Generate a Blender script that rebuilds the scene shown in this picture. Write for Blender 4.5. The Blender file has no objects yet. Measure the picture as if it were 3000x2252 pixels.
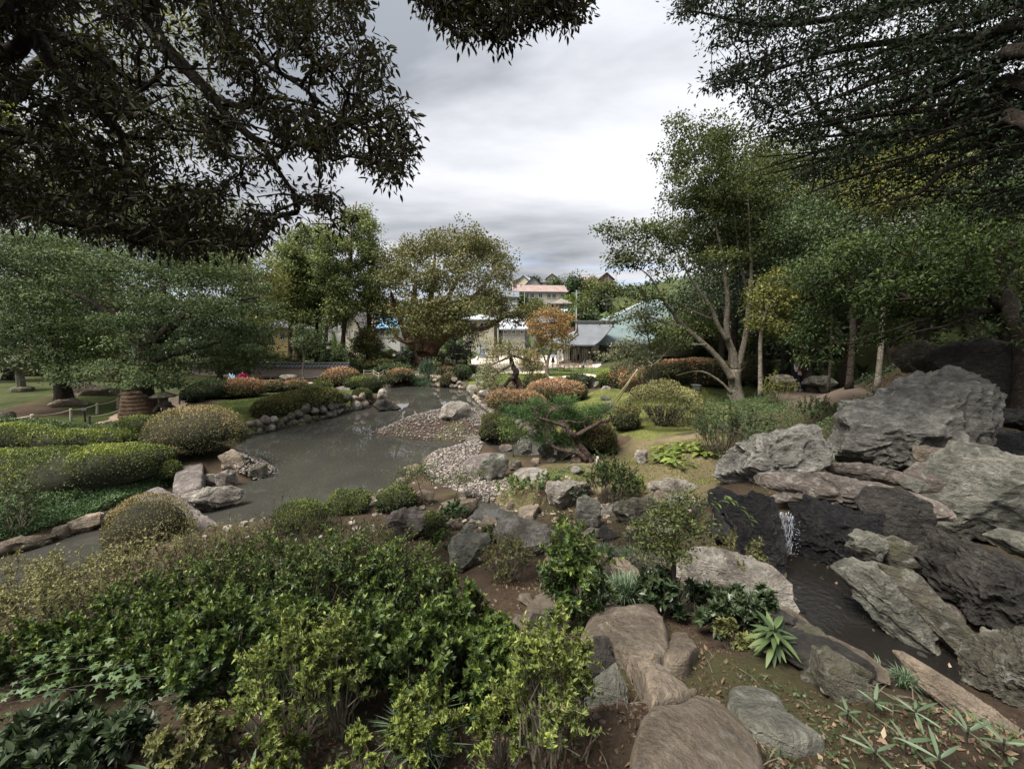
import bpy, math
import numpy as np
from math import radians, sin, cos, pi, sqrt
S = bpy.context.scene
COL = S.collection
RNG = np.random.default_rng(11)

# ------------------------------------------------------------------ camera, sky, sun, exposure
CAMZ = 4.6; FPX = 1250.0; PITCH = radians(6.9)
cam_d = bpy.data.cameras.new('camera'); cam = bpy.data.objects.new('camera', cam_d); COL.objects.link(cam)
cam.location = (0, 0, CAMZ); cam.rotation_euler = (pi/2 - PITCH, 0, 0)
cam_d.sensor_width = 36; cam_d.lens = 36*FPX/3000; cam_d.clip_start = 0.05; cam_d.clip_end = 3000
S.camera = cam
SUN_EL, SUN_AZ = radians(60), radians(-120)      # azimuth measured from +Y (view direction) towards +X
w = bpy.data.worlds.new('World'); S.world = w; w.use_nodes = True
nt = w.node_tree; N = nt.nodes; Lk = nt.links; N.clear()
def nn(t, **k):
    n = N.new(t)
    for a, b in k.items(): setattr(n, a, b)
    return n
def vm(op, a, b=None):
    n = N.new('ShaderNodeVectorMath'); n.operation = op
    for i, v in enumerate((a, b)):
        if v is None: continue
        if isinstance(v, tuple): n.inputs[i].default_value = v
        elif isinstance(v, (int, float)): n.inputs['Scale'].default_value = v
        else: Lk.new(v, n.inputs[i])
    return n
def mt(op, a, b=None, clamp=False):
    n = N.new('ShaderNodeMath'); n.operation = op; n.use_clamp = clamp
    for i, v in enumerate((a, b)):
        if v is None: continue
        if isinstance(v, (int, float)): n.inputs[i].default_value = v
        else: Lk.new(v, n.inputs[i])
    return n.outputs[0]
sky = nn('ShaderNodeTexSky', sky_type='NISHITA', sun_disc=False, sun_elevation=SUN_EL, sun_rotation=SUN_AZ)
sky.air_density = 1.2; sky.dust_density = 1.5
tc = nn('ShaderNodeTexCoord'); sp = nn('ShaderNodeSeparateXYZ'); Lk.new(tc.outputs['Generated'], sp.inputs[0])
zz = mt('ADD', mt('MAXIMUM', sp.outputs[2], 0.0), 0.13)
cb = nn('ShaderNodeCombineXYZ'); Lk.new(mt('DIVIDE', sp.outputs[0], zz), cb.inputs[0]); Lk.new(mt('DIVIDE', sp.outputs[1], zz), cb.inputs[1])
mp = nn('ShaderNodeMapping'); Lk.new(cb.outputs[0], mp.inputs[0]); mp.inputs['Rotation'].default_value = (0, 0, radians(24)); mp.inputs['Scale'].default_value = (0.5, 0.85, 1); mp.inputs['Location'].default_value = (2.1, 1.3, 0)
n1 = nn('ShaderNodeTexNoise'); Lk.new(mp.outputs[0], n1.inputs['Vector']); n1.inputs['Scale'].default_value = 0.75; n1.inputs['Detail'].default_value = 7; n1.inputs['Roughness'].default_value = 0.52; n1.inputs['Distortion'].default_value = 0.35
rp = nn('ShaderNodeValToRGB'); Lk.new(n1.outputs[0], rp.inputs[0])
e = rp.color_ramp.elements; e[0].position = 0.36; e[0].color = (0.26, 0.28, 0.315, 1); e[1].position = 0.56; e[1].color = (0.74, 0.75, 0.79, 1)
e = rp.color_ramp.elements.new(0.465); e.color = (0.52, 0.535, 0.575, 1)
zen = mt('ADD', mt('MULTIPLY', mt('MAXIMUM', sp.outputs[2], 0.0), 4.6), 3.5)   # overcast sky: brighter towards the zenith
cl = N.new('ShaderNodeVectorMath'); cl.operation = 'SCALE'; Lk.new(rp.outputs[0], cl.inputs[0]); Lk.new(zen, cl.inputs['Scale'])
# a few blue gaps low over the town
n2 = nn('ShaderNodeTexNoise'); Lk.new(mp.outputs[0], n2.inputs['Vector']); n2.inputs['Scale'].default_value = 2.2; n2.inputs['Detail'].default_value = 6
low = mt('SUBTRACT', 1.0, mt('MULTIPLY', mt('ABSOLUTE', mt('SUBTRACT', sp.outputs[2], 0.09)), 9.0), True)
gap = mt('MULTIPLY', mt('MULTIPLY', low, mt('MULTIPLY', mt('SUBTRACT', n2.outputs[0], 0.5), 7.0, True)), 0.55)
mx = nn('ShaderNodeMix', data_type='RGBA'); Lk.new(gap, mx.inputs[0]); Lk.new(cl.outputs[0], mx.inputs[6])
skyb = N.new('ShaderNodeVectorMath'); skyb.operation = 'MULTIPLY'; Lk.new(sky.outputs[0], skyb.inputs[0]); skyb.inputs[1].default_value = (0.8, 0.95, 1.25)
Lk.new(skyb.outputs[0], mx.inputs[7])
bg = nn('ShaderNodeBackground'); bg.inputs[1].default_value = 0.1; Lk.new(mx.outputs[2], bg.inputs[0])
wo = nn('ShaderNodeOutputWorld'); Lk.new(bg.outputs[0], wo.inputs[0])
sun_d = bpy.data.lights.new('sun', 'SUN'); sun_d.energy = 3.6; sun_d.angle = radians(28); sun_d.color = (1, 0.95, 0.87)
sun = bpy.data.objects.new('sun', sun_d); COL.objects.link(sun); sun.rotation_euler = (pi/2 - SUN_EL, 0, -SUN_AZ + pi); sun.location = (0, 0, 60)
S.view_settings.view_transform = 'Standard'; S.view_settings.look = 'None'; S.view_settings.gamma = 1
S.view_settings.exposure = 1.5
S.view_settings.use_curve_mapping = False
S.cycles.max_bounces = 6; S.cycles.diffuse_bounces = 3; S.cycles.glossy_bounces = 2; S.cycles.transmission_bounces = 3; S.cycles.transparent_max_bounces = 4
S.cycles.caustics_reflective = False; S.cycles.caustics_refractive = False

# ------------------------------------------------------------------ camera geometry helpers (photo pixels, 3000 x 2252)
def ray(px, py):
    a = (np.asarray(px, float) - 1500)/FPX; b = -(np.asarray(py, float) - 1126)/FPX
    return np.stack([a, cos(PITCH) + b*sin(PITCH), -sin(PITCH) + b*cos(PITCH)], -1)
def W0(px, py, z=0.0):
    r = ray(px, py); t = (z - CAMZ)/r[..., 2]
    return np.stack([r[..., 0]*t, r[..., 1]*t, np.full(np.shape(t), z)], -1)
def D(px, py, d):
    r = ray(px, py); t = d/r[..., 1]
    return np.stack([r[..., 0]*t, r[..., 1]*t, CAMZ + r[..., 2]*t], -1)
def mpx(d): return d/FPX        # metres per photo pixel at depth d (about)

# ------------------------------------------------------------------ noise
def _h(i, j, k, s):
    n = (i*374761393 + j*668265263 + k*2147483647 + s*1274126177) & 0xFFFFFFFF
    n = ((n ^ (n >> 13))*1274126177) & 0xFFFFFFFF
    return ((n ^ (n >> 16)) & 0xFFFF)/65535.0*2 - 1
def vnoise(P, s=0):
    P = np.asarray(P, float); I = np.floor(P).astype(np.int64); f = P - I; f = f*f*(3 - 2*f)
    r = 0
    for a in (0, 1):
        for b in (0, 1):
            for c in (0, 1):
                wgt = (f[:, 0] if a else 1-f[:, 0])*(f[:, 1] if b else 1-f[:, 1])*(f[:, 2] if c else 1-f[:, 2])
                r = r + wgt*_h(I[:, 0]+a, I[:, 1]+b, I[:, 2]+c, s)
    return r
def fbm(P, o=4, s=0, g=0.5):
    r = 0; A = 1
    for i in range(o): r = r + A*vnoise(P*(2.03**i) + 17.3*i, s+i); A *= g
    return r
def ridged(P, o=4, s=0):
    r = 0; A = 1
    for i in range(o): r = r + A*(1 - 2*np.abs(vnoise(P*(2.03**i) + 17.3*i, s+i))); A *= 0.5
    return r
def nrm(v): return v/np.maximum(np.linalg.norm(v, axis=-1, keepdims=True), 1e-9)

# ------------------------------------------------------------------ object helpers
ORG = {}
def setp(o, label=None, cat=None, group=None, kind=None):
    if label: o['label'] = label
    if cat: o['category'] = cat
    if group: o['group'] = group
    if kind: o['kind'] = kind
    return o
def empty(name, loc, label, cat, group=None):
    o = bpy.data.objects.new(name, None); COL.objects.link(o); o.location = tuple(map(float, loc)); o.empty_display_size = 0.2
    ORG[o.name] = np.array(loc, float)
    return setp(o, label, cat, group)
def mesh(name, V, F, mat, smooth=False, tint=None, mats=None, midx=None):
    V = np.ascontiguousarray(V, np.float32)
    if not isinstance(F, (list, tuple)): F = [F]
    F = [np.asarray(f, np.int32) for f in F if len(f)]
    me = bpy.data.meshes.new(name)
    me.vertices.add(len(V)); me.vertices.foreach_set('co', V.ravel())
    nl = sum(f.size for f in F); npol = sum(len(f) for f in F)
    me.loops.add(nl); me.loops.foreach_set('vertex_index', np.concatenate([f.ravel() for f in F]))
    tot = np.concatenate([np.full(len(f), f.shape[1], np.int32) for f in F])
    st = np.concatenate([[0], np.cumsum(tot)[:-1]]).astype(np.int32)
    me.polygons.add(npol); me.polygons.foreach_set('loop_start', st)
    me.polygons.foreach_set('use_smooth', np.full(npol, smooth, bool))
    for m in (mats or [mat]): me.materials.append(m)
    if midx is not None: me.polygons.foreach_set('material_index', np.asarray(midx, np.int32))
    if tint is not None:
        a = me.attributes.new('tint', 'FLOAT', 'FACE'); a.data.foreach_set('value', np.asarray(tint, np.float32))
    me.update(calc_edges=True)
    return me
def mk(name, V, F, mat, parent=None, org=None, smooth=False, tint=None, mats=None, midx=None):
    V = np.asarray(V, float)
    if parent is not None: o0 = ORG[parent.name]
    elif org is not None: o0 = np.array(org, float)
    else: o0 = np.zeros(3)
    me = mesh(name, V - o0, F, mat, smooth, tint, mats, midx)
    ob = bpy.data.objects.new(name, me); COL.objects.link(ob)
    if parent is not None: ob.parent = parent
    else: ob.location = tuple(o0)
    ORG[ob.name] = o0
    return ob
def dup(ob, loc, rot=(0, 0, 0), scale=(1, 1, 1), parent=None):
    c = ob.copy(); COL.objects.link(c); c.parent = parent
    l = np.array(loc, float)
    if parent is not None: l = l - ORG[parent.name]
    c.location = tuple(l); c.rotation_euler = rot; c.scale = scale
    ORG[c.name] = np.array(loc, float)
    return c

class MB:            # small mesh collector
    def __init__(s): s.V = []; s.Q = []; s.T = []; s.n = 0
    def add(s, V, F):
        V = np.asarray(V, float)
        fs = F if isinstance(F, list) and len(F) and isinstance(F[0], np.ndarray) and F[0].ndim == 2 else [np.asarray(F)]
        for f in fs:
            (s.Q if f.shape[1] == 4 else s.T).append(f + s.n)
        s.V.append(V); s.n += len(V); return s
    def box(s, c, size, rz=0, rx=0, ry=0):
        q = np.array([[-1,-1,-1],[1,-1,-1],[1,1,-1],[-1,1,-1],[-1,-1,1],[1,-1,1],[1,1,1],[-1,1,1]])*np.array(size)/2
        return s.add(rot(q, rx, ry, rz) + np.array(c), BOXF)
    def tube(s, path, rad, n=8, cap=True):
        V, F = sweep(path, rad, n, cap); return s.add(V, F)
    def faces(s):
        r = []
        if s.Q: r.append(np.concatenate(s.Q))
        if s.T: r.append(np.concatenate(s.T))
        return r
    def obj(s, name, mat, parent=None, org=None, smooth=False):
        return mk(name, np.concatenate(s.V), s.faces(), mat, parent, org, smooth)
BOXF = np.array([[0,3,2,1],[4,5,6,7],[0,1,5,4],[1,2,6,5],[2,3,7,6],[3,0,4,7]])
def rot(q, rx=0, ry=0, rz=0):
    if rx: c, s_ = cos(rx), sin(rx); q = q @ np.array([[1,0,0],[0,c,s_],[0,-s_,c]])
    if ry: c, s_ = cos(ry), sin(ry); q = q @ np.array([[c,0,-s_],[0,1,0],[s_,0,c]])
    if rz: c, s_ = cos(rz), sin(rz); q = q @ np.array([[c,s_,0],[-s_,c,0],[0,0,1]])
    return q
def catmull(P, k=5):
    P = np.asarray(P, float)
    if len(P) < 3: 
        t = np.linspace(0, 1, k+1)[:, None]; return P[0] + (P[1]-P[0])*t
    Q = np.vstack([2*P[0]-P[1], P, 2*P[-1]-P[-2]]); out = []
    for i in range(1, len(Q)-2):
        for t in np.linspace(0, 1, k, endpoint=False):
            a, b, c, d = Q[i-1], Q[i], Q[i+1], Q[i+2]
            out.append(0.5*((2*b) + (-a+c)*t + (2*a-5*b+4*c-d)*t*t + (-a+3*b-3*c+d)*t**3))
    out.append(P[-1]); return np.array(out)
def sweep(path, rad, n=8, cap=True):
    P = np.asarray(path, float); m = len(P); R = np.full(m, rad) if np.isscalar(rad) else np.asarray(rad, float)
    T = nrm(np.gradient(P, axis=0)); u = np.cross(T[0], [0.3, 0.2, 1.0] if abs(T[0][2]) < .8 else [1, 0.1, 0]); u = u/np.linalg.norm(u)
    U = []
    for t in T:
        u = u - t*np.dot(u, t); u = u/max(np.linalg.norm(u), 1e-9); U.append(u)
    U = np.array(U); W_ = np.cross(T, U); a = np.arange(n)*2*pi/n
    V = (P[:, None] + R[:, None, None]*(np.cos(a)[None, :, None]*U[:, None] + np.sin(a)[None, :, None]*W_[:, None])).reshape(-1, 3)
    i = np.arange(m-1)[:, None]*n; j = np.arange(n)[None]; j2 = (j+1) % n
    F = np.stack([i+j, i+j2, i+n+j2, i+n+j], -1).reshape(-1, 4)
    if cap:
        V = np.vstack([V, P[0], P[-1]]); k = m*n; jj = np.arange(n)
        T1 = np.stack([np.full(n, k), (jj+1) % n, jj], -1); T2 = np.stack([np.full(n, k+1), (m-1)*n+jj, (m-1)*n+(jj+1) % n], -1)
        return V, [F, np.vstack([T1, T2])]
    return V, [F]
def prisms(A, B, ra, rb, n=5):       # many straight tapered segments at once
    A = np.asarray(A, float); B = np.asarray(B, float); T = nrm(B-A)
    ref = np.where(np.abs(T[:, 2:3]) < .9, np.array([[0, 0, 1.]]), np.array([[1., 0, 0]])); U = nrm(np.cross(T, ref)); W_ = np.cross(T, U)
    a = np.arange(n)*2*pi/n; c = np.cos(a)[None, :, None]*U[:, None] + np.sin(a)[None, :, None]*W_[:, None]
    V = np.concatenate([A[:, None] + c*np.asarray(ra)[:, None, None], B[:, None] + c*np.asarray(rb)[:, None, None]], 1).reshape(-1, 3)
    i = np.arange(len(A))[:, None]*2*n; j = np.arange(n)[None]; j2 = (j+1) % n
    F = np.stack([i+j, i+j2, i+n+j2, i+n+j], -1).reshape(-1, 4)
    return V, F
def pip(poly, P):
    poly = np.asarray(poly, float)[:, :2]; x, y = P[:, 0], P[:, 1]; r = np.zeros(len(P), bool); j = len(poly)-1
    for i in range(len(poly)):
        xi, yi = poly[i]; xj, yj = poly[j]
        if yi != yj: r ^= ((yi > y) != (yj > y)) & (x < (xj-xi)*(y-yi)/(yj-yi) + xi)
        j = i
    return r
def sdist(poly, P):     # >0 outside
    poly = np.asarray(poly, float)[:, :2]; d = np.full(len(P), 1e9)
    for i in range(len(poly)):
        a, b = poly[i-1], poly[i]; ab = b-a; t = np.clip(((P[:, :2]-a)@ab)/max(ab@ab, 1e-9), 0, 1)
        d = np.minimum(d, np.linalg.norm(P[:, :2]-a-t[:, None]*ab, axis=1))
    return np.where(pip(poly, P), -d, d)
def inpoly(poly, n, rng):
    poly = np.asarray(poly, float)[:, :2]; lo, hi = poly.min(0), poly.max(0); out = []; k = 0
    while k < n:
        q = rng.uniform(lo, hi, (n*2+10, 2)); q = q[pip(poly, q)]; out.append(q); k += len(q)
    return np.concatenate(out)[:n]

# ------------------------------------------------------------------ materials
def newmat(name):
    m = bpy.data.materials.new(name); m.use_nodes = True; m.node_tree.nodes.clear(); return m, m.node_tree.nodes, m.node_tree.links
def mixc(Nn, L, fac, a, b, mode='MIX'):
    x = Nn.new('ShaderNodeMix'); x.data_type = 'RGBA'; x.blend_type = mode
    for s_, v in ((0, fac), (6, a), (7, b)):
        if isinstance(v, (int, float)): x.inputs[s_].default_value = v
        elif isinstance(v, tuple): x.inputs[s_].default_value = (*v, 1) if len(v) == 3 else v
        else: L.new(v, x.inputs[s_])
    return x.outputs[2]
def ramp(Nn, L, fac, stops):
    r = Nn.new('ShaderNodeValToRGB'); L.new(fac, r.inputs[0]); el = r.color_ramp.elements
    while len(el) < len(stops): el.new(0.5)
    for e_, (p, c) in zip(el, stops): e_.position = p; e_.color = (*c, 1) if isinstance(c, tuple) else (c, c, c, 1)
    return r.outputs[0]
def noise(Nn, L, vec, scale, detail=4, rough=0.5, dist=0.0):
    n = Nn.new('ShaderNodeTexNoise'); n.inputs['Scale'].default_value = scale; n.inputs['Detail'].default_value = detail; n.inputs['Roughness'].default_value = rough; n.inputs['Distortion'].default_value = dist
    if vec is not None: L.new(vec, n.inputs['Vector'])
    return n.outputs[0]
def coord(Nn, L, kind='Object', scale=None, rotv=None):
    t = Nn.new('ShaderNodeTexCoord'); o = t.outputs[kind]
    if scale or rotv:
        m = Nn.new('ShaderNodeMapping'); L.new(o, m.inputs[0])
        if scale: m.inputs['Scale'].default_value = scale
        if rotv: m.inputs['Rotation'].default_value = rotv
        o = m.outputs[0]
    return o
def bumpn(Nn, L, h, strength, dist=0.02):
    b = Nn.new('ShaderNodeBump'); b.inputs['Strength'].default_value = strength; b.inputs['Distance'].default_value = dist; L.new(h, b.inputs['Height']); return b.outputs[0]
def pbr(Nn, L, col, rough=0.8, bump=None, spec=0.3, metal=0.0, emis=None):
    p = Nn.new('ShaderNodeBsdfPrincipled')
    if isinstance(col, tuple): p.inputs['Base Color'].default_value = (*col, 1)
    else: L.new(col, p.inputs['Base Color'])
    if isinstance(rough, (int, float)): p.inputs['Roughness'].default_value = rough
    else: L.new(rough, p.inputs['Roughness'])
    p.inputs['Specular IOR Level'].default_value = spec; p.inputs['Metallic'].default_value = metal
    if bump is not None: L.new(bump, p.inputs['Normal'])
    o = Nn.new('ShaderNodeOutputMaterial'); L.new(p.outputs[0], o.inputs[0]); return p
def m_plain(name, col, rough=0.7, var=0.25, scale=6.0, bump=0.15, spec=0.3, metal=0.0):
    m, n, l = newmat(name); v = coord(n, l); f = noise(n, l, v, scale, 5, 0.6)
    a = tuple(c*(1-var) for c in col); b = tuple(min(1, c*(1+var)) for c in col)
    c = ramp(n, l, f, [(0.3, a), (0.7, b)])
    pbr(n, l, c, rough, bumpn(n, l, noise(n, l, v, scale*6, 3), bump), spec, metal); return m
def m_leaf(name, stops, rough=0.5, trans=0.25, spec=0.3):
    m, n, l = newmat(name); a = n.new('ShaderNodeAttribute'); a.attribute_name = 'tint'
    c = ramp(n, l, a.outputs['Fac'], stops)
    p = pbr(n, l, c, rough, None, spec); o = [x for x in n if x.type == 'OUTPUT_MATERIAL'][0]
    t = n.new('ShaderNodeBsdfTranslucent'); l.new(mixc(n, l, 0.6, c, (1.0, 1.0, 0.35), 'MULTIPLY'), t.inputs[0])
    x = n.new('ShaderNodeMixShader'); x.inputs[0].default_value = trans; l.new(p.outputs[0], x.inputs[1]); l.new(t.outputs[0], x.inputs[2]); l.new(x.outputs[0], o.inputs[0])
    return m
def m_rock(name, c1, c2, c3, scale=2.0, strat=0.0, rough=0.85, spec=0.25, bump=0.6, rotv=(0.5, 0.3, 0.2), moss=None, lichen=0.3, crack=0.25):
    m, n, l = newmat(name); v = coord(n, l)
    big = noise(n, l, v, scale, 6, 0.6, 0.4); fine = noise(n, l, v, scale*9, 6, 0.7)
    c = ramp(n, l, big, [(0.30, c1), (0.52, c2), (0.74, c3)])
    c = mixc(n, l, 0.55, c, ramp(n, l, fine, [(0.3, (0.35, 0.35, 0.34)), (0.62, (1.25, 1.22, 1.15))]), 'MULTIPLY')
    vs = coord(n, l, 'Object', (1.0, 1.0, 6.0), rotv)
    st = noise(n, l, vs, scale*2.2, 5, 0.65, 0.2)
    if strat: c = mixc(n, l, strat, c, ramp(n, l, st, [(0.36, (0.45, 0.43, 0.42)), (0.6, (1.3, 1.27, 1.22))]), 'MULTIPLY')
    sp_ = ramp(n, l, noise(n, l, v, scale*4.5, 3, 0.5, 1.0), [(0.56, 0.0), (0.66, 1.0)])
    c = mixc(n, l, mathn(n, l, 'MULTIPLY', sp_, lichen), c, (0.42, 0.42, 0.38))
    vo = n.new('ShaderNodeTexVoronoi'); vo.feature = 'DISTANCE_TO_EDGE'; vo.inputs['Scale'].default_value = scale*1.7
    dv = n.new('ShaderNodeVectorMath'); l.new(v, dv.inputs[0])
    nz = n.new('ShaderNodeTexNoise'); nz.inputs['Scale'].default_value = scale*2; nz.inputs['Detail'].default_value = 4; l.new(v, nz.inputs['Vector']); l.new(nz.outputs[1], dv.inputs[1]); l.new(dv.outputs[0], vo.inputs['Vector'])
    cr = ramp(n, l, vo.outputs[0], [(0.0, (0.42, 0.40, 0.38)), (0.035, (1.0, 1.0, 1.0))])
    c = mixc(n, l, crack, c, cr, 'MULTIPLY')
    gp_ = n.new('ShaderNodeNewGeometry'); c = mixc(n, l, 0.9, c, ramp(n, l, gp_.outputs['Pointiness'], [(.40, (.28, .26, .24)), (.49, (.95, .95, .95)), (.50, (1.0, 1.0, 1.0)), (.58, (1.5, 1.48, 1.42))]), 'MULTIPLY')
    if moss:
        g = n.new('ShaderNodeNewGeometry'); s_ = n.new('ShaderNodeSeparateXYZ'); l.new(g.outputs['Normal'], s_.inputs[0])
        f = mathn(n, l, 'MULTIPLY', ramp(n, l, s_.outputs[2], [(0.15, 0.0), (0.8, 1.0)]), ramp(n, l, noise(n, l, v, scale*1.6, 5, 0.65), [(0.48, 0.0), (0.6, 1.0)]))
        c = mixc(n, l, f, c, moss)
    h = mathn(n, l, 'ADD', mathn(n, l, 'MULTIPLY', fine, 0.6), mathn(n, l, 'MULTIPLY', st, 0.7 if strat else 0.25))
    h = mathn(n, l, 'ADD', h, mathn(n, l, 'MULTIPLY', cr, 0.6*crack)); h = mathn(n, l, 'ADD', h, mathn(n, l, 'MULTIPLY', noise(n, l, v, scale*3.2, 8, 0.72, 0.15), 2.2))
    rg = ramp(n, l, fine, [(0.2, max(0.0, rough-0.15)), (0.8, min(1.0, rough+0.1))])
    pbr(n, l, c, rg, bumpn(n, l, h, min(1.0, bump*1.2), 0.09), spec); return m
def mathn(n, l, op, a, b):
    x = n.new('ShaderNodeMath'); x.operation = op
    for i, v in enumerate((a, b)):
        if isinstance(v, (int, float)): x.inputs[i].default_value = v
        else: l.new(v, x.inputs[i])
    return x.outputs[0]

LF = {}
LF['dark'] = m_leaf('dark_evergreen_leaf', [(0, (.012, .018, .009)), (.5, (.028, .044, .018)), (1, (.060, .085, .036))], 0.42, 0.14, 0.4)
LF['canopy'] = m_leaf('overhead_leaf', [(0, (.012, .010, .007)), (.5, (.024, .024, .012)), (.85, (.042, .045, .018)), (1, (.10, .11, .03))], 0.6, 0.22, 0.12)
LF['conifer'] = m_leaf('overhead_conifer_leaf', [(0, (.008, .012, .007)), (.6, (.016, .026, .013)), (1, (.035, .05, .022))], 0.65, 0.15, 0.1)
LF['green'] = m_leaf('mid_green_leaf', [(0, (.024, .040, .016)), (.5, (.055, .085, .032)), (1, (.12, .16, .06))], 0.5, 0.25)
LF['blue'] = m_leaf('bluish_green_leaf', [(0, (.014, .024, .011)), (.45, (.062, .09, .040)), (1, (.17, .21, .095))], 0.7, 0.2, 0.12)
LF['cedar'] = m_leaf('cedar_leaf', [(0, (.035, .048, .016)), (.45, (.11, .14, .042)), (1, (.23, .26, .085))], 0.6, 0.2)
LF['zelkova'] = m_leaf('turning_zelkova_leaf', [(0, (.04, .048, .018)), (.4, (.105, .115, .04)), (.75, (.175, .15, .065)), (1, (.20, .225, .07))], 0.6, 0.25)
LF['orange'] = m_leaf('orange_maple_leaf', [(0, (.10, .09, .035)), (.4, (.19, .14, .055)), (.75, (.33, .19, .075)), (1, (.38, .15, .09))], 0.6, 0.3)
LF['maple'] = m_leaf('green_maple_leaf', [(0, (.022, .032, .012)), (.5, (.062, .08, .024)), (1, (.16, .175, .05))], 0.55, 0.35)
LF['yellow'] = m_leaf('yellow_green_leaf', [(0, (.05, .058, .016)), (.5, (.13, .14, .035)), (1, (.27, .26, .07))], 0.55, 0.3)
LF['bright'] = m_leaf('bright_green_leaf', [(0, (.03, .055, .012)), (.5, (.085, .14, .025)), (1, (.19, .26, .05))], 0.45, 0.3, 0.4)
LF['glossy'] = m_leaf('glossy_green_leaf', [(0, (.010, .020, .007)), (.45, (.034, .060, .016)), (.8, (.09, .13, .028)), (1, (.20, .24, .045))], 0.42, 0.25, 0.3)
LF['azalea_brown'] = m_leaf('brown_azalea_leaf', [(0, (.06, .06, .025)), (.3, (.13, .115, .048)), (.6, (.28, .165, .09)), (1, (.42, .25, .15))], 0.7, 0.15)
LF['azalea_tan'] = m_leaf('tan_azalea_leaf', [(0, (.06, .062, .025)), (.35, (.15, .135, .055)), (.7, (.27, .21, .10)), (1, (.36, .285, .15))], 0.7, 0.15)
LF['azalea_green'] = m_leaf('green_azalea_leaf', [(0, (.022, .034, .010)), (.4, (.066, .09, .022)), (.8, (.16, .195, .042)), (1, (.27, .30, .07))], 0.55, 0.2)
LF['azalea_olive'] = m_leaf('olive_azalea_leaf', [(0, (.03, .038, .015)), (.4, (.075, .08, .028)), (.8, (.14, .14, .045)), (1, (.20, .18, .06))], 0.6, 0.2)
LF['azalea_dull'] = m_leaf('dull_azalea_leaf', [(0, (.045, .047, .02)), (.4, (.13, .13, .05)), (.8, (.21, .195, .085)), (1, (.30, .31, .09))], 0.7, 0.15)
LF['woodgreen'] = m_leaf('dark_wood_leaf', [(0, (.012, .022, .008)), (.5, (.038, .062, .017)), (.85, (.085, .12, .028)), (1, (.16, .20, .05))], 0.5, 0.25, 0.2)  # darker green leaf for trees of the right slope
LF['hosta'] = m_leaf('hosta_leaf', [(0, (.06, .09, .02)), (.5, (.13, .175, .035)), (1, (.23, .27, .065))], 0.4, 0.3, 0.4)
LF['fern'] = m_leaf('fern_leaf', [(0, (.022, .05, .018)), (.5, (.055, .10, .035)), (1, (.12, .18, .07))], 0.55, 0.25)
LF['grass'] = m_leaf('grass_blade', [(0, (.04, .06, .018)), (.5, (.10, .14, .032)), (1, (.20, .25, .06))], 0.6, 0.3)
LF['tuft'] = m_leaf('dwarf_lily_grass_blade', [(0, (.03, .05, .025)), (.5, (.075, .11, .06)), (1, (.17, .22, .14))], 0.45, 0.2)
LF['pine'] = m_leaf('pine_needle', [(0, (.02, .045, .016)), (.5, (.05, .10, .03)), (1, (.11, .18, .055))], 0.5, 0.2)
LF['pinebl'] = m_leaf('blue_pine_needle', [(0, (.025, .05, .03)), (.5, (.06, .10, .06)), (1, (.12, .18, .10))], 0.5, 0.2)
LF['pale'] = m_leaf('pale_variegated_leaf', [(0, (.08, .09, .05)), (.5, (.17, .18, .10)), (1, (.38, .38, .25))], 0.6, 0.25)
LF['dead'] = m_leaf('dry_fallen_leaf', [(0, (.05, .032, .02)), (.5, (.13, .085, .05)), (.85, (.24, .175, .11)), (1, (.42, .37, .27))], 0.7, 0.1)
LF['litter'] = m_leaf('brown_leaf_litter', [(0, (.03, .018, .012)), (.5, (.075, .045, .028)), (.9, (.15, .10, .06)), (1, (.30, .23, .15))], 0.8, 0.05)
BARK = m_rock('dark_bark', (.018, .014, .012), (.035, .027, .022), (.06, .05, .04), 5, 0.5, 0.9, 0.15, 0.8, (0, 0, 0), None, 0.1)
BARK_R = m_rock('cedar_bark', (.05, .032, .022), (.11, .07, .05), (.17, .12, .09), 3, 0.6, 0.9, 0.15, 0.8, (pi/2, 0, 0), None, 0.1)
BARK_G = m_rock('grey_bark', (.07, .062, .05), (.13, .115, .095), (.20, .185, .155), 4, 0.4, 0.85, 0.2, 0.5, (0, 0, 0), (.08, .10, .05), 0.4)
BARK_P = m_rock('red_pine_bark', (.03, .02, .017), (.07, .045, .037), (.12, .085, .07), 6, 0.3, 0.85, 0.2, 0.9)
TWIG = m_plain('twig_bark', (.10, .085, .06), 0.8, 0.4, 8)
TWIG_D = m_plain('dark_twig_bark', (.035, .028, .022), 0.85, 0.4, 8)
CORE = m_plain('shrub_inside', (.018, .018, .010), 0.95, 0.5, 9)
# ------------------------------------------------------------------ terrain
def pw(L, z=0.0): return np.array([W0(a, b, z) for a, b in L])[:, :2]
POND = pw([(-260,1760),(-250,1690),(0,1622),(116,1602),(200,1572),(300,1532),(372,1500),(430,1470),(500,1440),(600,1422),(720,1412),(800,1385),(760,1350),(700,1322),(690,1300),(720,1284),(800,1262),(900,1240),(960,1226),(1010,1207),(1060,1197),(1150,1190),(1150,1170),(1110,1150),(1130,1138),(1200,1130),(1290,1132),(1370,1142),(1385,1158),(1400,1180),(1425,1205),(1500,1235),
           (1560,1275),(1620,1310),(1700,1345),(1650,1356),(1560,1352),(1500,1345),(1480,1330),(1400,1305),(1350,1318),(1240,1335),(1220,1370),(1180,1420),(1100,1470),(1000,1500),(880,1520),(760,1540),(640,1560),(560,1590),(440,1640),(300,1690),(150,1740),(0,1790)])
SPIT = pw([(1085,1262),(1150,1235),(1240,1213),(1300,1200),(1400,1190),(1440,1215),(1470,1260),(1470,1298),(1400,1292),(1300,1285),(1180,1280)], 0.1)
PUD = pw([(1365,1530),(1378,1478),(1420,1464),(1480,1480),(1530,1500),(1560,1530),(1500,1560),(1430,1556)], 0.12)
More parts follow.
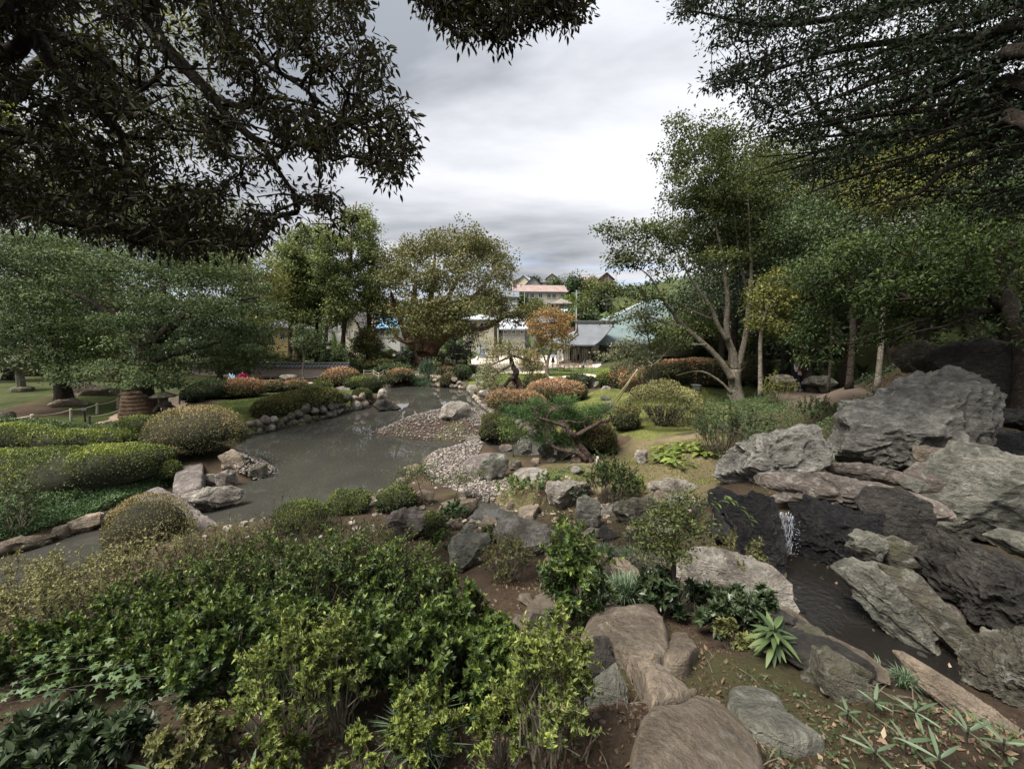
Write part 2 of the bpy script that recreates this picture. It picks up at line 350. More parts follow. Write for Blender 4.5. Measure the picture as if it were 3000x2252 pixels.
STREAM = pw([(2290,1640),(2440,1640),(2520,1690),(2560,1760),(2680,1850),(2760,1880),(2870,1950),(2860,2020),(2720,2020),(2560,1970),(2440,1880),(2350,1790),(2270,1700)], 1.72)
CP = []
def cpp(*L):
    for px, py, z in L: q = W0(px, py, z); CP.append((q[0], q[1], z))
def cpd(*L): CP.extend(L)
cpp((500,1230,.7),(300,1245,.75),(620,1152,.6),(400,1228,.7),(0,1250,.85),(100,1150,1.3),(250,1130,1.3),(100,1400,.5),(350,1350,.5),(0,1560,.35),(300,1495,.3),
    (600,1200,.75),(850,1165,.8),(1000,1165,.6),(1040,1190,.35),(800,1240,.35),(690,1150,.75),(850,1108,.4),(1250,1118,.45),(1150,1090,.5),(1450,1065,.55),(1650,1068,.55),(1700,1090,.58),(1550,1100,.6),(1400,1105,.5),
    (1510,1202,.45),(1630,1172,.7),(1720,1200,.8),(1850,1150,1.05),(2000,1180,1.2),(2159,1178,1.3),(1900,1138,1.15),(1950,1255,1.15),(2300,1150,1.8),(2340,1152,1.9),(2450,1130,2.0),(2250,1250,1.7),(2000,1380,1.2),(1728,1349,.55),
    (1800,1400,1.0),(1650,1420,.7),(1600,1500,.55),(1350,1400,.12),(1300,1420,.1),(1350,1500,.15),(1420,1440,.15),(1400,1600,.75),(1500,1700,1.4),(1480,1760,1.75),(1900,1700,1.6),(1850,1600,1.2),(1700,1620,1.0),
    (1900,1850,2.25),(2000,2000,2.65),(1500,2000,2.55),(1900,2200,3.0),(1000,2100,2.7),(500,2200,2.8),(300,2000,2.2),(700,1900,1.9),(300,1800,1.2),(900,1750,1.05),(300,1720,.55),(900,1600,.4),(1100,1500,.2),(1200,1700,1.1),(1250,1850,1.9),
    (2500,1850,1.72),(2700,1980,1.78),(2350,1680,1.68),(2600,2150,2.7),(2850,2200,2.9),(2980,2080,2.4),(2350,2000,2.55),(2250,1850,2.2),(2450,1410,2.15),(2350,1380,2.1),(2900,1300,2.7),(2950,1760,1.85),(2860,1650,1.75),(2600,1150,2.7),(2800,1180,2.9))
cpd((14,14,4),(20,22,7),(12,30,3),(25,40,9),(30,15,9),(9,22,2.0),(0,-3,3.4),(6,-2,3.6),(-6,-2,3.1),(-2,1,3.0),(3,1,3.1),(10,4,3.4),(-8,4,2),(-18,15,1.2),(-30,25,1.5),(-25,10,1.0),(-30,45,1.2),(-10,48,.5),(-15,9,.5),
    (0,60,.6),(12,62,.6),(-40,60,.8),(10,60,1.5),(0,80,2),(30,60,6),(45,50,12),(20,110,8),(5,110,6),(5,150,14),(25,150,17),(20,200,20),(0,200,20.5),(45,200,23),(-60,200,17),(80,200,28),(-20,150,10),(-40,90,3),(-100,100,5),(100,100,24),(60,300,20),(-100,300,18),(0,300,18),(60,20,16),(-60,20,2),(300,600,10),(-300,600,10),(0,900,5),(-500,100,3),(500,100,20))
CP = np.array(CP)
def _w(P): y = np.maximum(P[..., 1], -4) + 6.0; return np.stack([P[..., 0]/y*1.6, np.log(y)*1.9], -1)
def _raw(P):
    q = _w(P); c = _w(CP); out = np.empty(len(P))
    for i in range(0, len(P), 20000):
        d2 = ((q[i:i+20000, None] - c[None])**2).sum(-1) + 1e-4; wt = d2**-1.7; out[i:i+20000] = (wt*CP[:, 2]).sum(1)/wt.sum(1)
    return out
def _terr(P):
    z = _raw(P); P3 = np.column_stack([P, np.zeros(len(P))])
    z = z + 0.05*fbm(P3*0.8, 3, 5)*np.clip(P[:, 1]/10, 0.6, 1) + np.where(P[:, 1] > 60, 0.6, 0)*fbm(P3*0.05, 3, 8)
    near = (P[:, 1] < 60) & (np.abs(P[:, 0]) < 60)
    idx = np.where(near)[0]; Q = P[idx]; zz_ = z[idx]
    d = sdist(POND, Q); ds = sdist(SPIT, Q)
    d = np.where(ds < 0.0, np.maximum(d, -ds*0.5), d)
    bank = np.clip(d/0.9, 0, 1); bank = bank*bank*(3-2*bank)
    land = np.maximum(zz_, 0.10)
    out = np.where(d > 0, 0.04 + (land-0.04)*bank, -0.55*np.clip(-d/0.7, 0, 1)**0.8 + 0.03)
    out = np.where((ds < 0), np.maximum(out, 0.02 + 0.10*np.clip(-ds/0.8, 0, 1)), out)
    dp = sdist(PUD, Q); out = np.where(dp < 0.35, np.minimum(out, np.where(dp < 0, 0.06 - 0.1*np.clip(-dp/0.3, 0, 1), 0.06 + dp)), out)
    dst = sdist(STREAM, Q); out = np.where(dst < 0, 1.70 - 0.05*np.clip(-dst/0.5, 0, 1), np.where(dst < 0.4, np.minimum(out, 1.72 + dst*1.6) , out))
    z[idx] = out; return z
gx = np.concatenate([-np.geomspace(24, 1000, 34)[::-1], np.arange(-23.8, 23.81, 0.24), np.geomspace(24, 1000, 34)])
gy = np.concatenate([[-60, -30, -15, -9, -6, -4.5, -3.5], np.arange(-3, 44.01, 0.24), np.geomspace(44.6, 1400, 44)])
GX, GY = np.meshgrid(gx, gy, indexing='ij')
GZ = _terr(np.column_stack([GX.ravel(), GY.ravel()])).reshape(GX.shape)
def gz(x, y):
    x = np.atleast_1d(np.asarray(x, float)); y = np.atleast_1d(np.asarray(y, float))
    i = np.clip(np.searchsorted(gx, x)-1, 0, len(gx)-2); j = np.clip(np.searchsorted(gy, y)-1, 0, len(gy)-2)
    u = np.clip((x-gx[i])/(gx[i+1]-gx[i]), 0, 1); v = np.clip((y-gy[j])/(gy[j+1]-gy[j]), 0, 1)
    return GZ[i, j]*(1-u)*(1-v) + GZ[i+1, j]*u*(1-v) + GZ[i, j+1]*(1-u)*v + GZ[i+1, j+1]*u*v
_T = np.geomspace(0.6, 1200, 1500)
def G(px, py, dz=0.0):        # where the line of sight through a photo pixel meets the ground (+dz)
    r = ray(px, py); P = r[None]*_T[:, None]; h = P[:, 2] + CAMZ - gz(P[:, 0], P[:, 1]) - dz
    k = np.where(h < 0)[0]
    if not len(k): return np.array([*(P[-1][:2]), 0.0])
    k = k[0]; 
    if k == 0: t = _T[0]
    else: t = _T[k-1] + (_T[k]-_T[k-1])*h[k-1]/(h[k-1]-h[k])
    q = r*t; return np.array([q[0], q[1], q[2] + CAMZ])
def gp(L, dz=0.0): return np.array([G(a, b, dz) for a, b in L])

nx, ny = GX.shape; ii = np.arange(nx-1)[:, None]*ny + np.arange(ny-1)[None]
TF = np.stack([ii, ii+ny, ii+ny+1, ii+1], -1).reshape(-1, 4)
TV = np.column_stack([GX.ravel(), GY.ravel(), GZ.ravel()])
TC = TV[TF].mean(1)
# ---- ground materials
def m_soil():
    m, n, l = newmat('soil'); v = coord(n, l)
    a = ramp(n, l, noise(n, l, v, 0.9, 6, 0.65), [(0.3, (.034, .026, .019)), (0.55, (.062, .046, .033)), (0.75, (.095, .075, .052))])
    f = noise(n, l, v, 26, 8, 0.8); a = mixc(n, l, 0.85, a, ramp(n, l, f, [(0.3, (.45, .45, .45)), (0.65, (1.4, 1.3, 1.2))]), 'MULTIPLY')
    g = mathn(n, l, 'MULTIPLY', ramp(n, l, noise(n, l, v, 0.55, 5, 0.6), [(0.5, 0.0), (0.62, 1.0)]), 0.5)
    a = mixc(n, l, g, a, (.055, .065, .022))
    pbr(n, l, a, 0.95, bumpn(n, l, f, 0.9, 0.04), 0.1); return m
def m_grassbase(name, c1, c2, c3):
    m, n, l = newmat(name); v = coord(n, l)
    a = ramp(n, l, noise(n, l, v, 0.7, 6, 0.65), [(0.3, c1), (0.52, c2), (0.72, c3)])
    f = noise(n, l, v, 30, 5, 0.8); a = mixc(n, l, 0.6, a, ramp(n, l, f, [(0.3, (.5, .5, .45)), (0.65, (1.35, 1.35, 1.2))]), 'MULTIPLY')
    pbr(n, l, a, 0.95, bumpn(n, l, f, 1.0, 0.05), 0.1); return m
def m_sand(name, c, var=0.12):
    m, n, l = newmat(name); v = coord(n, l)
    a = ramp(n, l, noise(n, l, v, 0.5, 6, 0.6), [(0.3, tuple(k*(1-var) for k in c)), (0.7, tuple(k*(1+var) for k in c))])
    f = noise(n, l, v, 60, 4, 0.8); a = mixc(n, l, 0.5, a, ramp(n, l, f, [(0.3, (.7, .7, .7)), (0.7, (1.2, 1.2, 1.2))]), 'MULTIPLY')
    pbr(n, l, a, 0.95, bumpn(n, l, f, 0.4, 0.01), 0.1); return m
SOIL = m_soil()
GRSF = m_grassbase('forest_floor', (.030, .034, .016), (.055, .065, .026), (.085, .09, .04))
ground = setp(mk('ground', TV, TF, None, smooth=True, mats=[SOIL, GRSF], midx=((TC[:, 1] > 47) | ((TC[:, 0] > 6+.12*TC[:, 1]) & (TC[:, 1] > 15)) | (TC[:, 0] < -24)).astype(int)), kind='structure')
def sheet(name, poly, mat, dz, res=0.25, kind='structure'):
    lo, hi = poly.min(0)[:2], poly.max(0)[:2]; xs = np.arange(lo[0]-res, hi[0]+res*2, res); ys = np.arange(lo[1]-res, hi[1]+res*2, res)
    X, Y = np.meshgrid(xs, ys, indexing='ij'); P = np.column_stack([X.ravel(), Y.ravel()]); d = sdist(poly, P) + 0.12*vnoise(np.column_stack([P*1.7, np.zeros(len(P))]), 3)
    z = gz(P[:, 0], P[:, 1]) + dz - np.clip(d/res, 0, 1)*(dz+0.03)
    k = np.arange(len(xs)-1)[:, None]*len(ys) + np.arange(len(ys)-1)[None]
    F = np.stack([k, k+len(ys), k+len(ys)+1, k+1], -1).reshape(-1, 4); F = F[(d[F] < res*1.0).any(1)]
    used = np.unique(F); mp_ = np.zeros(len(P), int); mp_[used] = np.arange(len(used))
    return setp(mk(name, np.column_stack([P, z])[used], mp_[F], mat, smooth=True), kind=kind)
LAWN1 = gp([(520,1222),(640,1180),(760,1160),(900,1150),(985,1145),(1075,1150),(1050,1190),(1010,1205),(960,1222),(900,1235),(800,1255),(700,1275),(620,1235),(540,1235)])
LAWN2 = gp([(1600,1084),(1650,1077),(1780,1077),(1790,1092),(1740,1098),(1600,1099)])
LAWN3 = gp([(1640,1260),(1660,1200),(1710,1160),(1800,1130),(1900,1125),(2050,1132),(2110,1170),(2130,1230),(2050,1260),(1900,1290),(1760,1270)])
LAWN4 = gp([(1380,1118),(1420,1098),(1500,1094),(1560,1095),(1600,1110),(1530,1120),(1420,1125),(1380,1130)])
LAWN5 = gp([(-200,1330),(-100,1250),(100,1225),(260,1215),(345,1190),(420,1185),(520,1225),(430,1300),(200,1400),(-200,1500)])
LAWN6 = gp([(180,1190),(330,1130),(520,1120),(620,1118),(800,1115),(900,1112),(960,1120),(820,1150),(640,1150),(500,1155),(340,1200),(260,1212)])
GRS = m_grassbase('lawn_turf', (.040, .055, .018), (.085, .110, .030), (.15, .155, .045))
GRSY = m_grassbase('leafstrewn_lawn', (.065, .070, .025), (.13, .14, .045), (.26, .23, .10))
GRSD = m_grassbase('shaded_turf', (.025, .032, .013), (.05, .065, .022), (.085, .09, .032))  # lawn colours darkened: tree shade is put into this turf
lawn_a = sheet('lawn', LAWN1, GRS, 0.03); sheet('lawn', LAWN2, GRS, 0.05, 0.4); sheet('lawn', LAWN3, GRSY, 0.03); sheet('lawn', LAWN4, GRS, 0.03, 0.3)
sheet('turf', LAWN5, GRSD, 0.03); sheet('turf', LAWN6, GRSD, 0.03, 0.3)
SAND = m_sand('pale_court_sand', (.56, .48, .39)); PINK = m_sand('pinkish_path_sand', (.36, .27, .205))
COURT = gp([(1375,1100),(1385,1052),(1400,1044),(1700,1044),(1760,1060),(1745,1076),(1600,1078),(1590,1100),(1560,1094),(1480,1093),(1420,1097)])
sheet('court', COURT, SAND, 0.03, 0.5)
sheet('path', gp([(1590,1099),(1740,1099),(1800,1102),(1800,1108),(1700,1106),(1600,1108)]), SAND, 0.035, 0.3)
sheet('path', gp([(262,1250),(345,1212),(470,1180),(530,1160),(600,1143),(680,1136),(760,1126),(900,1118),(960,1116),(960,1122),(860,1128),(700,1146),(620,1156),(540,1186),(430,1228),(330,1246)]), PINK, 0.045, 0.2)
sheet('path', gp([(1180,1094),(1270,1098),(1380,1100),(1400,1094),(1380,1104),(1270,1104),(1180,1100)]), PINK, 0.045, 0.25)
sheet('leafy_ground', gp([(1470,1390),(1560,1372),(1700,1352),(1780,1330),(1860,1290),(1900,1262),(2060,1265),(2140,1290),(2120,1400),(2060,1460),(1900,1480),(1760,1440),(1600,1410),(1560,1500),(1480,1500),(1440,1450)]), m_grassbase('leafy_tan_ground', (.075, .062, .038), (.14, .115, .068), (.23, .19, .12)), .02, .2)
DIRT = m_sand('worn_dirt', (.072, .055, .043), 0.35)
sheet('path', gp([(2250,1140),(2420,1138),(2540,1150),(2560,1175),(2400,1185),(2320,1190),(2290,1170)]), DIRT, 0.04, 0.2)

# ---- water
def m_water(name, col, rough, bs, sc, ior=1.33):
    m, n, l = newmat(name); v = coord(n, l)
    c = ramp(n, l, noise(n, l, v, 0.35, 4, 0.5), [(0.3, tuple(k*0.8 for k in col)), (0.7, tuple(k*1.25 for k in col))])
    h = mathn(n, l, 'ADD', noise(n, l, v, sc, 3, 0.5), mathn(n, l, 'MULTIPLY', noise(n, l, v, sc*6, 2, 0.5), 0.15))
    p = pbr(n, l, c, rough, bumpn(n, l, h, bs, 0.02), 0.5); p.inputs['IOR'].default_value = ior; return m
WAT = m_water('murky_water', (.036, .035, .030), 0.010, 0.05, 1.4)
WATD = m_water('dark_stream_water', (.010, .009, .008), 0.12, 0.9, 14)
def flat(name, poly, z, mat, grow=0.7, **k):
    c = poly.mean(0); lo, hi = poly.min(0)-grow, poly.max(0)+grow
    V = np.array([[lo[0], lo[1], z], [hi[0], lo[1], z], [hi[0], hi[1], z], [lo[0], hi[1], z]]); return setp(mk(name, V, np.array([[0, 1, 2, 3]]), mat), kind='structure')
def water_sheet(name, poly, z, mat, res, grow):
    lo, hi = poly.min(0)-grow-res, poly.max(0)+grow+res; xs = np.arange(lo[0], hi[0], res); ys = np.arange(lo[1], hi[1], res)
    X, Y = np.meshgrid(xs, ys, indexing='ij'); P = np.column_stack([X.ravel(), Y.ravel()]); d = sdist(poly, P)
    k = np.arange(len(xs)-1)[:, None]*len(ys) + np.arange(len(ys)-1)[None]; F = np.stack([k, k+len(ys), k+len(ys)+1, k+1], -1).reshape(-1, 4); F = F[(d[F] < grow).any(1)]
    used = np.unique(F); mp_ = np.zeros(len(P), int); mp_[used] = np.arange(len(used))
    return setp(mk(name, np.column_stack([P, np.full(len(P), z)])[used], mp_[F], mat, smooth=True), kind='structure')
water_sheet('pond_water', POND, 0.0, WAT, 0.5, 0.3)
water_sheet('pool_water', PUD, 0.10, WAT, 0.2, 0.1)
water_sheet('stream_water', STREAM, 1.715, WATD, 0.2, 0.05)
# ------------------------------------------------------------------ plant generators
def rvec(n, rng): return nrm(rng.normal(size=(n, 3)))
def leafmesh(P, A, Nn, L, Wd, kind=0):
    """leaves at P, axis A, face normal Nn, length L, width Wd. kind 0 folded kite (1 quad), 1 pointed leaf folded on its midrib (2 quads)"""
    n = len(P); A = nrm(A); Sd = nrm(np.cross(A, Nn)); U = np.cross(Sd, A)
    L = np.broadcast_to(np.asarray(L, float), (n,))[:, None]; Wd = np.broadcast_to(np.asarray(Wd, float), (n,))[:, None]
    if kind == 0:
        V = np.stack([P, P + A*L*.42 + Sd*Wd*.5 + U*Wd*.12, P + A*L, P + A*L*.42 - Sd*Wd*.5 + U*Wd*.12], 1).reshape(-1, 3)
        F = (np.arange(n)[:, None]*4 + np.array([[0, 1, 2, 3]])); return V, F
    V = np.stack([P, P + A*L*.28 + Sd*Wd*.46 + U*Wd*.16, P + A*L*.66 + Sd*Wd*.36 + U*Wd*.12, P + A*L - U*L*.08, P + A*L*.66 - Sd*Wd*.36 + U*Wd*.12, P + A*L*.28 - Sd*Wd*.46 + U*Wd*.16], 1).reshape(-1, 3)
    F = np.concatenate([np.arange(n)[:, None]*6 + np.array([[0, 1, 2, 3]]), np.arange(n)[:, None]*6 + np.array([[0, 3, 4, 5]])]); return V, F
def tints(n, rng, clump=None, kind=0):
    t = rng.random(n)*0.5 + (clump if clump is not None else rng.random(n))*0.5
    return t if kind == 0 else np.concatenate([t, t])

def grow(trunk, clumps, rng, sag=0.0, wob=0.12, start=0.25, rtip=0.012, ex=0.42, rmax=None, kdist=1.0):
    """join every clump to the growing skeleton; returns segments with radii"""
    T = np.asarray(trunk, float); nodes = [tuple(p) for p in T]; par = [-1] + list(range(len(T)-1)); ok0 = int(len(T)*start)
    Nd = np.zeros((len(T) + len(clumps)*4 + 5, 3)); Nd[:len(T)] = T; m = len(T)
    pen = np.zeros(len(Nd)); pen[:ok0] = 1e6
    dt = np.array([np.min(np.linalg.norm(T[ok0:] - c, axis=1)) for c in clumps]); order = np.argsort(dt); leafnode = []
    for ci in order:
        c = clumps[ci]; v = c - Nd[:m]; d = np.linalg.norm(v, axis=1)
        cost = d + pen[:m] + np.where(v[:, 2] < 0, -v[:, 2]*0.8, 0) + 0.002*np.arange(m)*0
        k = int(np.argmin(cost)); a = Nd[k].copy(); dd = d[k]; p = k
        nseg = 1 if dd < 0.4 else (2 if dd < 1.5 else 4)
        nseg = min(nseg, 4)
        for s in range(1, nseg+1):
            t = s/nseg; q = a + (c-a)*t; 
            if s < nseg: q = q + rng.normal(size=3)*wob*dd*0.35 + np.array([0, 0, -sag*dd*sin(pi*t)])
            Nd[m] = q; par.append(p); p = m; m += 1
            if m >= len(Nd): Nd = np.vstack([Nd, np.zeros((500, 3))]); pen = np.concatenate([pen, np.zeros(500)])
        leafnode.append(p)
    par = np.array(par); cnt = np.zeros(m); cnt[leafnode] = 1
    for i in range(m-1, 0, -1):
        if par[i] >= 0: cnt[par[i]] += cnt[i]
    r = rtip*np.maximum(cnt, 1)**ex
    if rmax: r = np.minimum(r, rmax)
    i = np.arange(len(T), m); A = Nd[par[i]]; B = Nd[i]; rb = r[i]; ra = np.minimum(r[par[i]], rb*1.6)
    return A, B, ra, rb

def trunkmesh(T, radii, flare=1.5, n=10, seed=0, lump=0.12):
    T = catmull(T, 5); r = np.interp(np.linspace(0, 1, len(T)), np.linspace(0, 1, len(radii)), radii)
    s = np.linspace(0, 1, len(T)); r = r*(1 + (flare-1)*np.exp(-s*14))
    V, F = sweep(T, r, n); c = np.repeat(T, n, 0); d = V[:len(c)] - c
    V[:len(c)] = c + d*(1 + lump*fbm(V[:len(c)]*np.array([3, 3, 1.2])/max(r[0]*2, .2), 3, seed)[:, None])
    return V, F
def tree(name, label, cat, trunk, radii, clumps, leafmat, leaf, per, crad, seed, bark=None, group=None, sag=0.0, flat_=0.5, wob=0.14, start=0.3, flare=1.5,
         aspect=0.5, kind=0, droop=0.25, extra_trunks=(), rtip=None, ex=0.42, up=0.5, limbs=True, sides=5, clumptint=None, lump=0.12):
    """one tree: trunk + branches + crown. clumps (n,3) world points; leaf = leaf length in metres"""
    rng = np.random.default_rng(seed); bark = bark or BARK; T = catmull(trunk, 5)
    if clumps is not None and T[0][1] > 15 and name not in ('red_pine',): per = int(per*1.12); leaf *= 1.32; crad *= 1.15; rtip = (rtip or leaf*.12)*.45
    root = empty(name, T[0], label, cat, group)
    V, F = trunkmesh(trunk, radii, flare, 10, seed, lump); mk('trunk', V, F, bark, root, smooth=True)
    allT = [T]
    for (et, er) in extra_trunks:
        V, F = trunkmesh(et, er, 1.0, 8, seed+1, lump*.7); mk('limb', V, F, bark, root, smooth=True); allT.append(catmull(et, 5))
    clumps = np.asarray(clumps, float)
    if limbs:
        TT = np.vstack(allT); A, B, ra, rb = grow(TT, clumps, rng, sag, wob, 0 if len(allT) > 1 else start, rtip or leaf*0.12, ex, radii[-1]*1.1 if len(radii) > 1 else None)
        if len(allT) > 1:
            pass
        V, F = prisms(A, B, ra, rb, sides); setp(mk('branches', V, F, bark, root, smooth=True), kind='stuff')
    n = len(clumps)*per; ci = np.repeat(np.arange(len(clumps)), per); cr = (crad*rng.uniform(.65, 1.35, len(clumps)))[ci]
    off = rvec(n, rng)*(rng.random(n)**(0.45))[:, None]*cr[:, None]; off[:, 2] *= flat_
    P = clumps[ci] + off; o = nrm(off*np.array([1, 1, 1.0/max(flat_, .2)]))
    A_ = nrm(o*0.8 + rvec(n, rng)*0.7 + np.array([0, 0, -droop])); Nn = nrm(np.array([0, 0, up]) + o*0.5 + rvec(n, rng)*0.65)
    Lf = leaf*rng.uniform(.7, 1.3, n); V, F = leafmesh(P, A_, Nn, Lf, Lf*aspect, kind)
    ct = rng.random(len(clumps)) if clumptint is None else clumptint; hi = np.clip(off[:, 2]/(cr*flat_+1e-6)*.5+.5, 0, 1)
    t = np.clip(0.46*ct[ci] + 0.20*rng.random(n) + 0.46*hi - .08, 0, 1); t = t if kind == 0 else np.concatenate([t, t])  # upper leaves of each clump lighter: light from above put into the tint
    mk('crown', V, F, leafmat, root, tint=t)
    return root
def ell(cs, n, rng, shell=0.5, gap=0.0):
    """points in a union of ellipsoids [(center, (rx,ry,rz), weight)]"""
    wt = np.array([c[2] if len(c) > 2 else c[1][0]*c[1][1]**.5*c[1][2] for c in cs], float); wt /= wt.sum(); out = []
    for c, w_ in zip(cs, wt):
        k = max(1, int(round(n*w_))); u = rvec(k, rng); r = (shell + (1-shell)*rng.random(k)**.7)*(1 + .42*vnoise(u*2.4 + np.array(c[0])[None], 7)); out.append(np.array(c[0]) + u*np.array(c[1])*r[:, None])
    return np.vstack(out)
def E(px, py, d, rx, rz, ry=None, wt=None):      # ellipsoid centred on a pixel at depth d; radii in photo pixels (rx, rz), ry in metres
    k = mpx(d); rx *= k; rz *= k; ry = rx if ry is None else ry
    return (D(px, py, d), (rx, ry, rz), wt if wt else rx*rz)
def inshape(poly_px, d0, d1, n, rng, gaps=None):      # points in a pixel-outlined crown, spread over depths d0..d1
    q = inpoly(poly_px, n, rng)
    d = rng.uniform(d0, d1, n); P = D(q[:, 0], q[:, 1], 1.0); r = ray(q[:, 0], q[:, 1]); t = d/r[:, 1]
    return r*t[:, None] + np.array([0, 0, CAMZ]), q

def bush(box, mat, label, seed, cat='clipped bush', name='clipped_bush', n=None, leaf=None, group=None, ry=None, d=None, flatb=0.35, pw_=2.3, under=0.55, gp_=None, tb=0.0, lobes=None, stems=8, lump=0.06, core=True, topk=0.42, openb=0.0):
    """clipped mound seen in the photo at box=(x0,x1,ytop,ybottom)"""
    x0, x1, yt, yb = box; rng = np.random.default_rng(seed); cx = (x0+x1)/2
    g = G(cx, yb); d0 = g[1] if d is None else d; hw = (x1-x0)/2*mpx(d0); ry = hw*0.85 if ry is None else ry
    cy = d0 + ry*under*0.9; k = cy/d0; hw *= k**0.6
    zt = D(cx, yt, cy)[2]; c = D(cx, yb, cy); c[2] = gz(c[0], cy)[0]; h = max(zt - c[2], 0.12)
    root = empty(name, c, label, cat, group)
    lf = leaf or max(0.026, 5.0*mpx(d0)); area = 2*pi*hw*max(ry, .1)*0.6 + pi*(hw+ry)*h; n = int(n*.8) if n else int(np.clip(area/(lf*lf*0.5)*1.8, 600, 12000))
    u = rvec(int(n*1.3), rng); u = u[u[:, 2] > -0.55][:n]; n = len(u)
    def surf(u):
        a = np.abs(u)**1.0; r = 1/((a[:, 0]**pw_ + a[:, 1]**pw_ + np.where(u[:, 2] > 0, a[:, 2], a[:, 2]*1.0)**pw_)**(1/pw_))
        p = u*r[:, None]; zc = topk*1.0
        q = np.column_stack([p[:, 0]*hw, p[:, 1]*ry, np.where(p[:, 2] > 0, h*zc + p[:, 2]*h*(1-zc), h*zc + p[:, 2]*h*zc*0.95)])
        f = 1 + lump*fbm(q*np.array([1, 1, 1.3])/max(hw, .3)*2.2 + seed, 3, seed); return q*np.array([1, 1, 1]) * f[:, None]
    q = surf(u); nm = nrm(u/np.array([hw, ry, h*.6])*min(hw, h))
    dep = rng.random(n)**2.2*0.16*min(hw, h) - 0.02*h; P = c + q - nm*dep[:, None] + rng.normal(size=(n, 3))*lf*0.3
    A_ = nrm(nm*0.75 + rvec(n, rng)*0.8 + np.array([0, 0, .25])); Nn = nrm(nm*0.6 + rvec(n, rng)*0.75 + np.array([0, 0, .4]))
    V, F = leafmesh(P, A_, Nn, lf*rng.uniform(.7, 1.35, n), lf*.55, 0)
    pn = fbm(q*1.6/max(lf*14, .1)*.5, 3, seed+9)
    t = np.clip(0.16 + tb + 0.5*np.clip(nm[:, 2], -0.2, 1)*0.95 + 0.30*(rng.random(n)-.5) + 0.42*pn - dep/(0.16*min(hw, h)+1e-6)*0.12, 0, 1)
    keep = np.ones(n, bool)
    if openb: keep = (q[:, 2] > h*0.45) | (rng.random(n) > openb)
    t = t[keep]; V = V.reshape(n, 4, 3)[keep].reshape(-1, 3); F = F[:keep.sum()]
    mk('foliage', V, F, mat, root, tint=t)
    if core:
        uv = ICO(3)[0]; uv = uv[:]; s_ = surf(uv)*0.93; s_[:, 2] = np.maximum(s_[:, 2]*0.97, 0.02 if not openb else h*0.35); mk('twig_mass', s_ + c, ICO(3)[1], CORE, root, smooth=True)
    if stems:
        an = rng.uniform(0, 2*pi, stems); rr = rng.uniform(.05, .3, stems); B0 = c + np.column_stack([np.cos(an)*hw*rr*.6, np.sin(an)*ry*rr*.6, np.full(stems, -.03)])
        T1 = c + np.column_stack([np.cos(an)*hw*rr*2.2, np.sin(an)*ry*rr*2.2, np.full(stems, h*.45)]); r0 = np.full(stems, max(0.012, hw*.02)); V, F = prisms(B0, T1, r0, r0*.6, 5); mk('stems', V, F, TWIG_D, root)
    return root
_ico = {}
def ICO(s):
    if s in _ico: return _ico[s]
    import bmesh
    bm = bmesh.new(); bmesh.ops.create_icosphere(bm, subdivisions=s, radius=1.0); V = np.array([v.co[:] for v in bm.verts]); F = np.array([[v.index for v in f.verts] for f in bm.faces]); bm.free()
    _ico[s] = (V, F); return _ico[s]

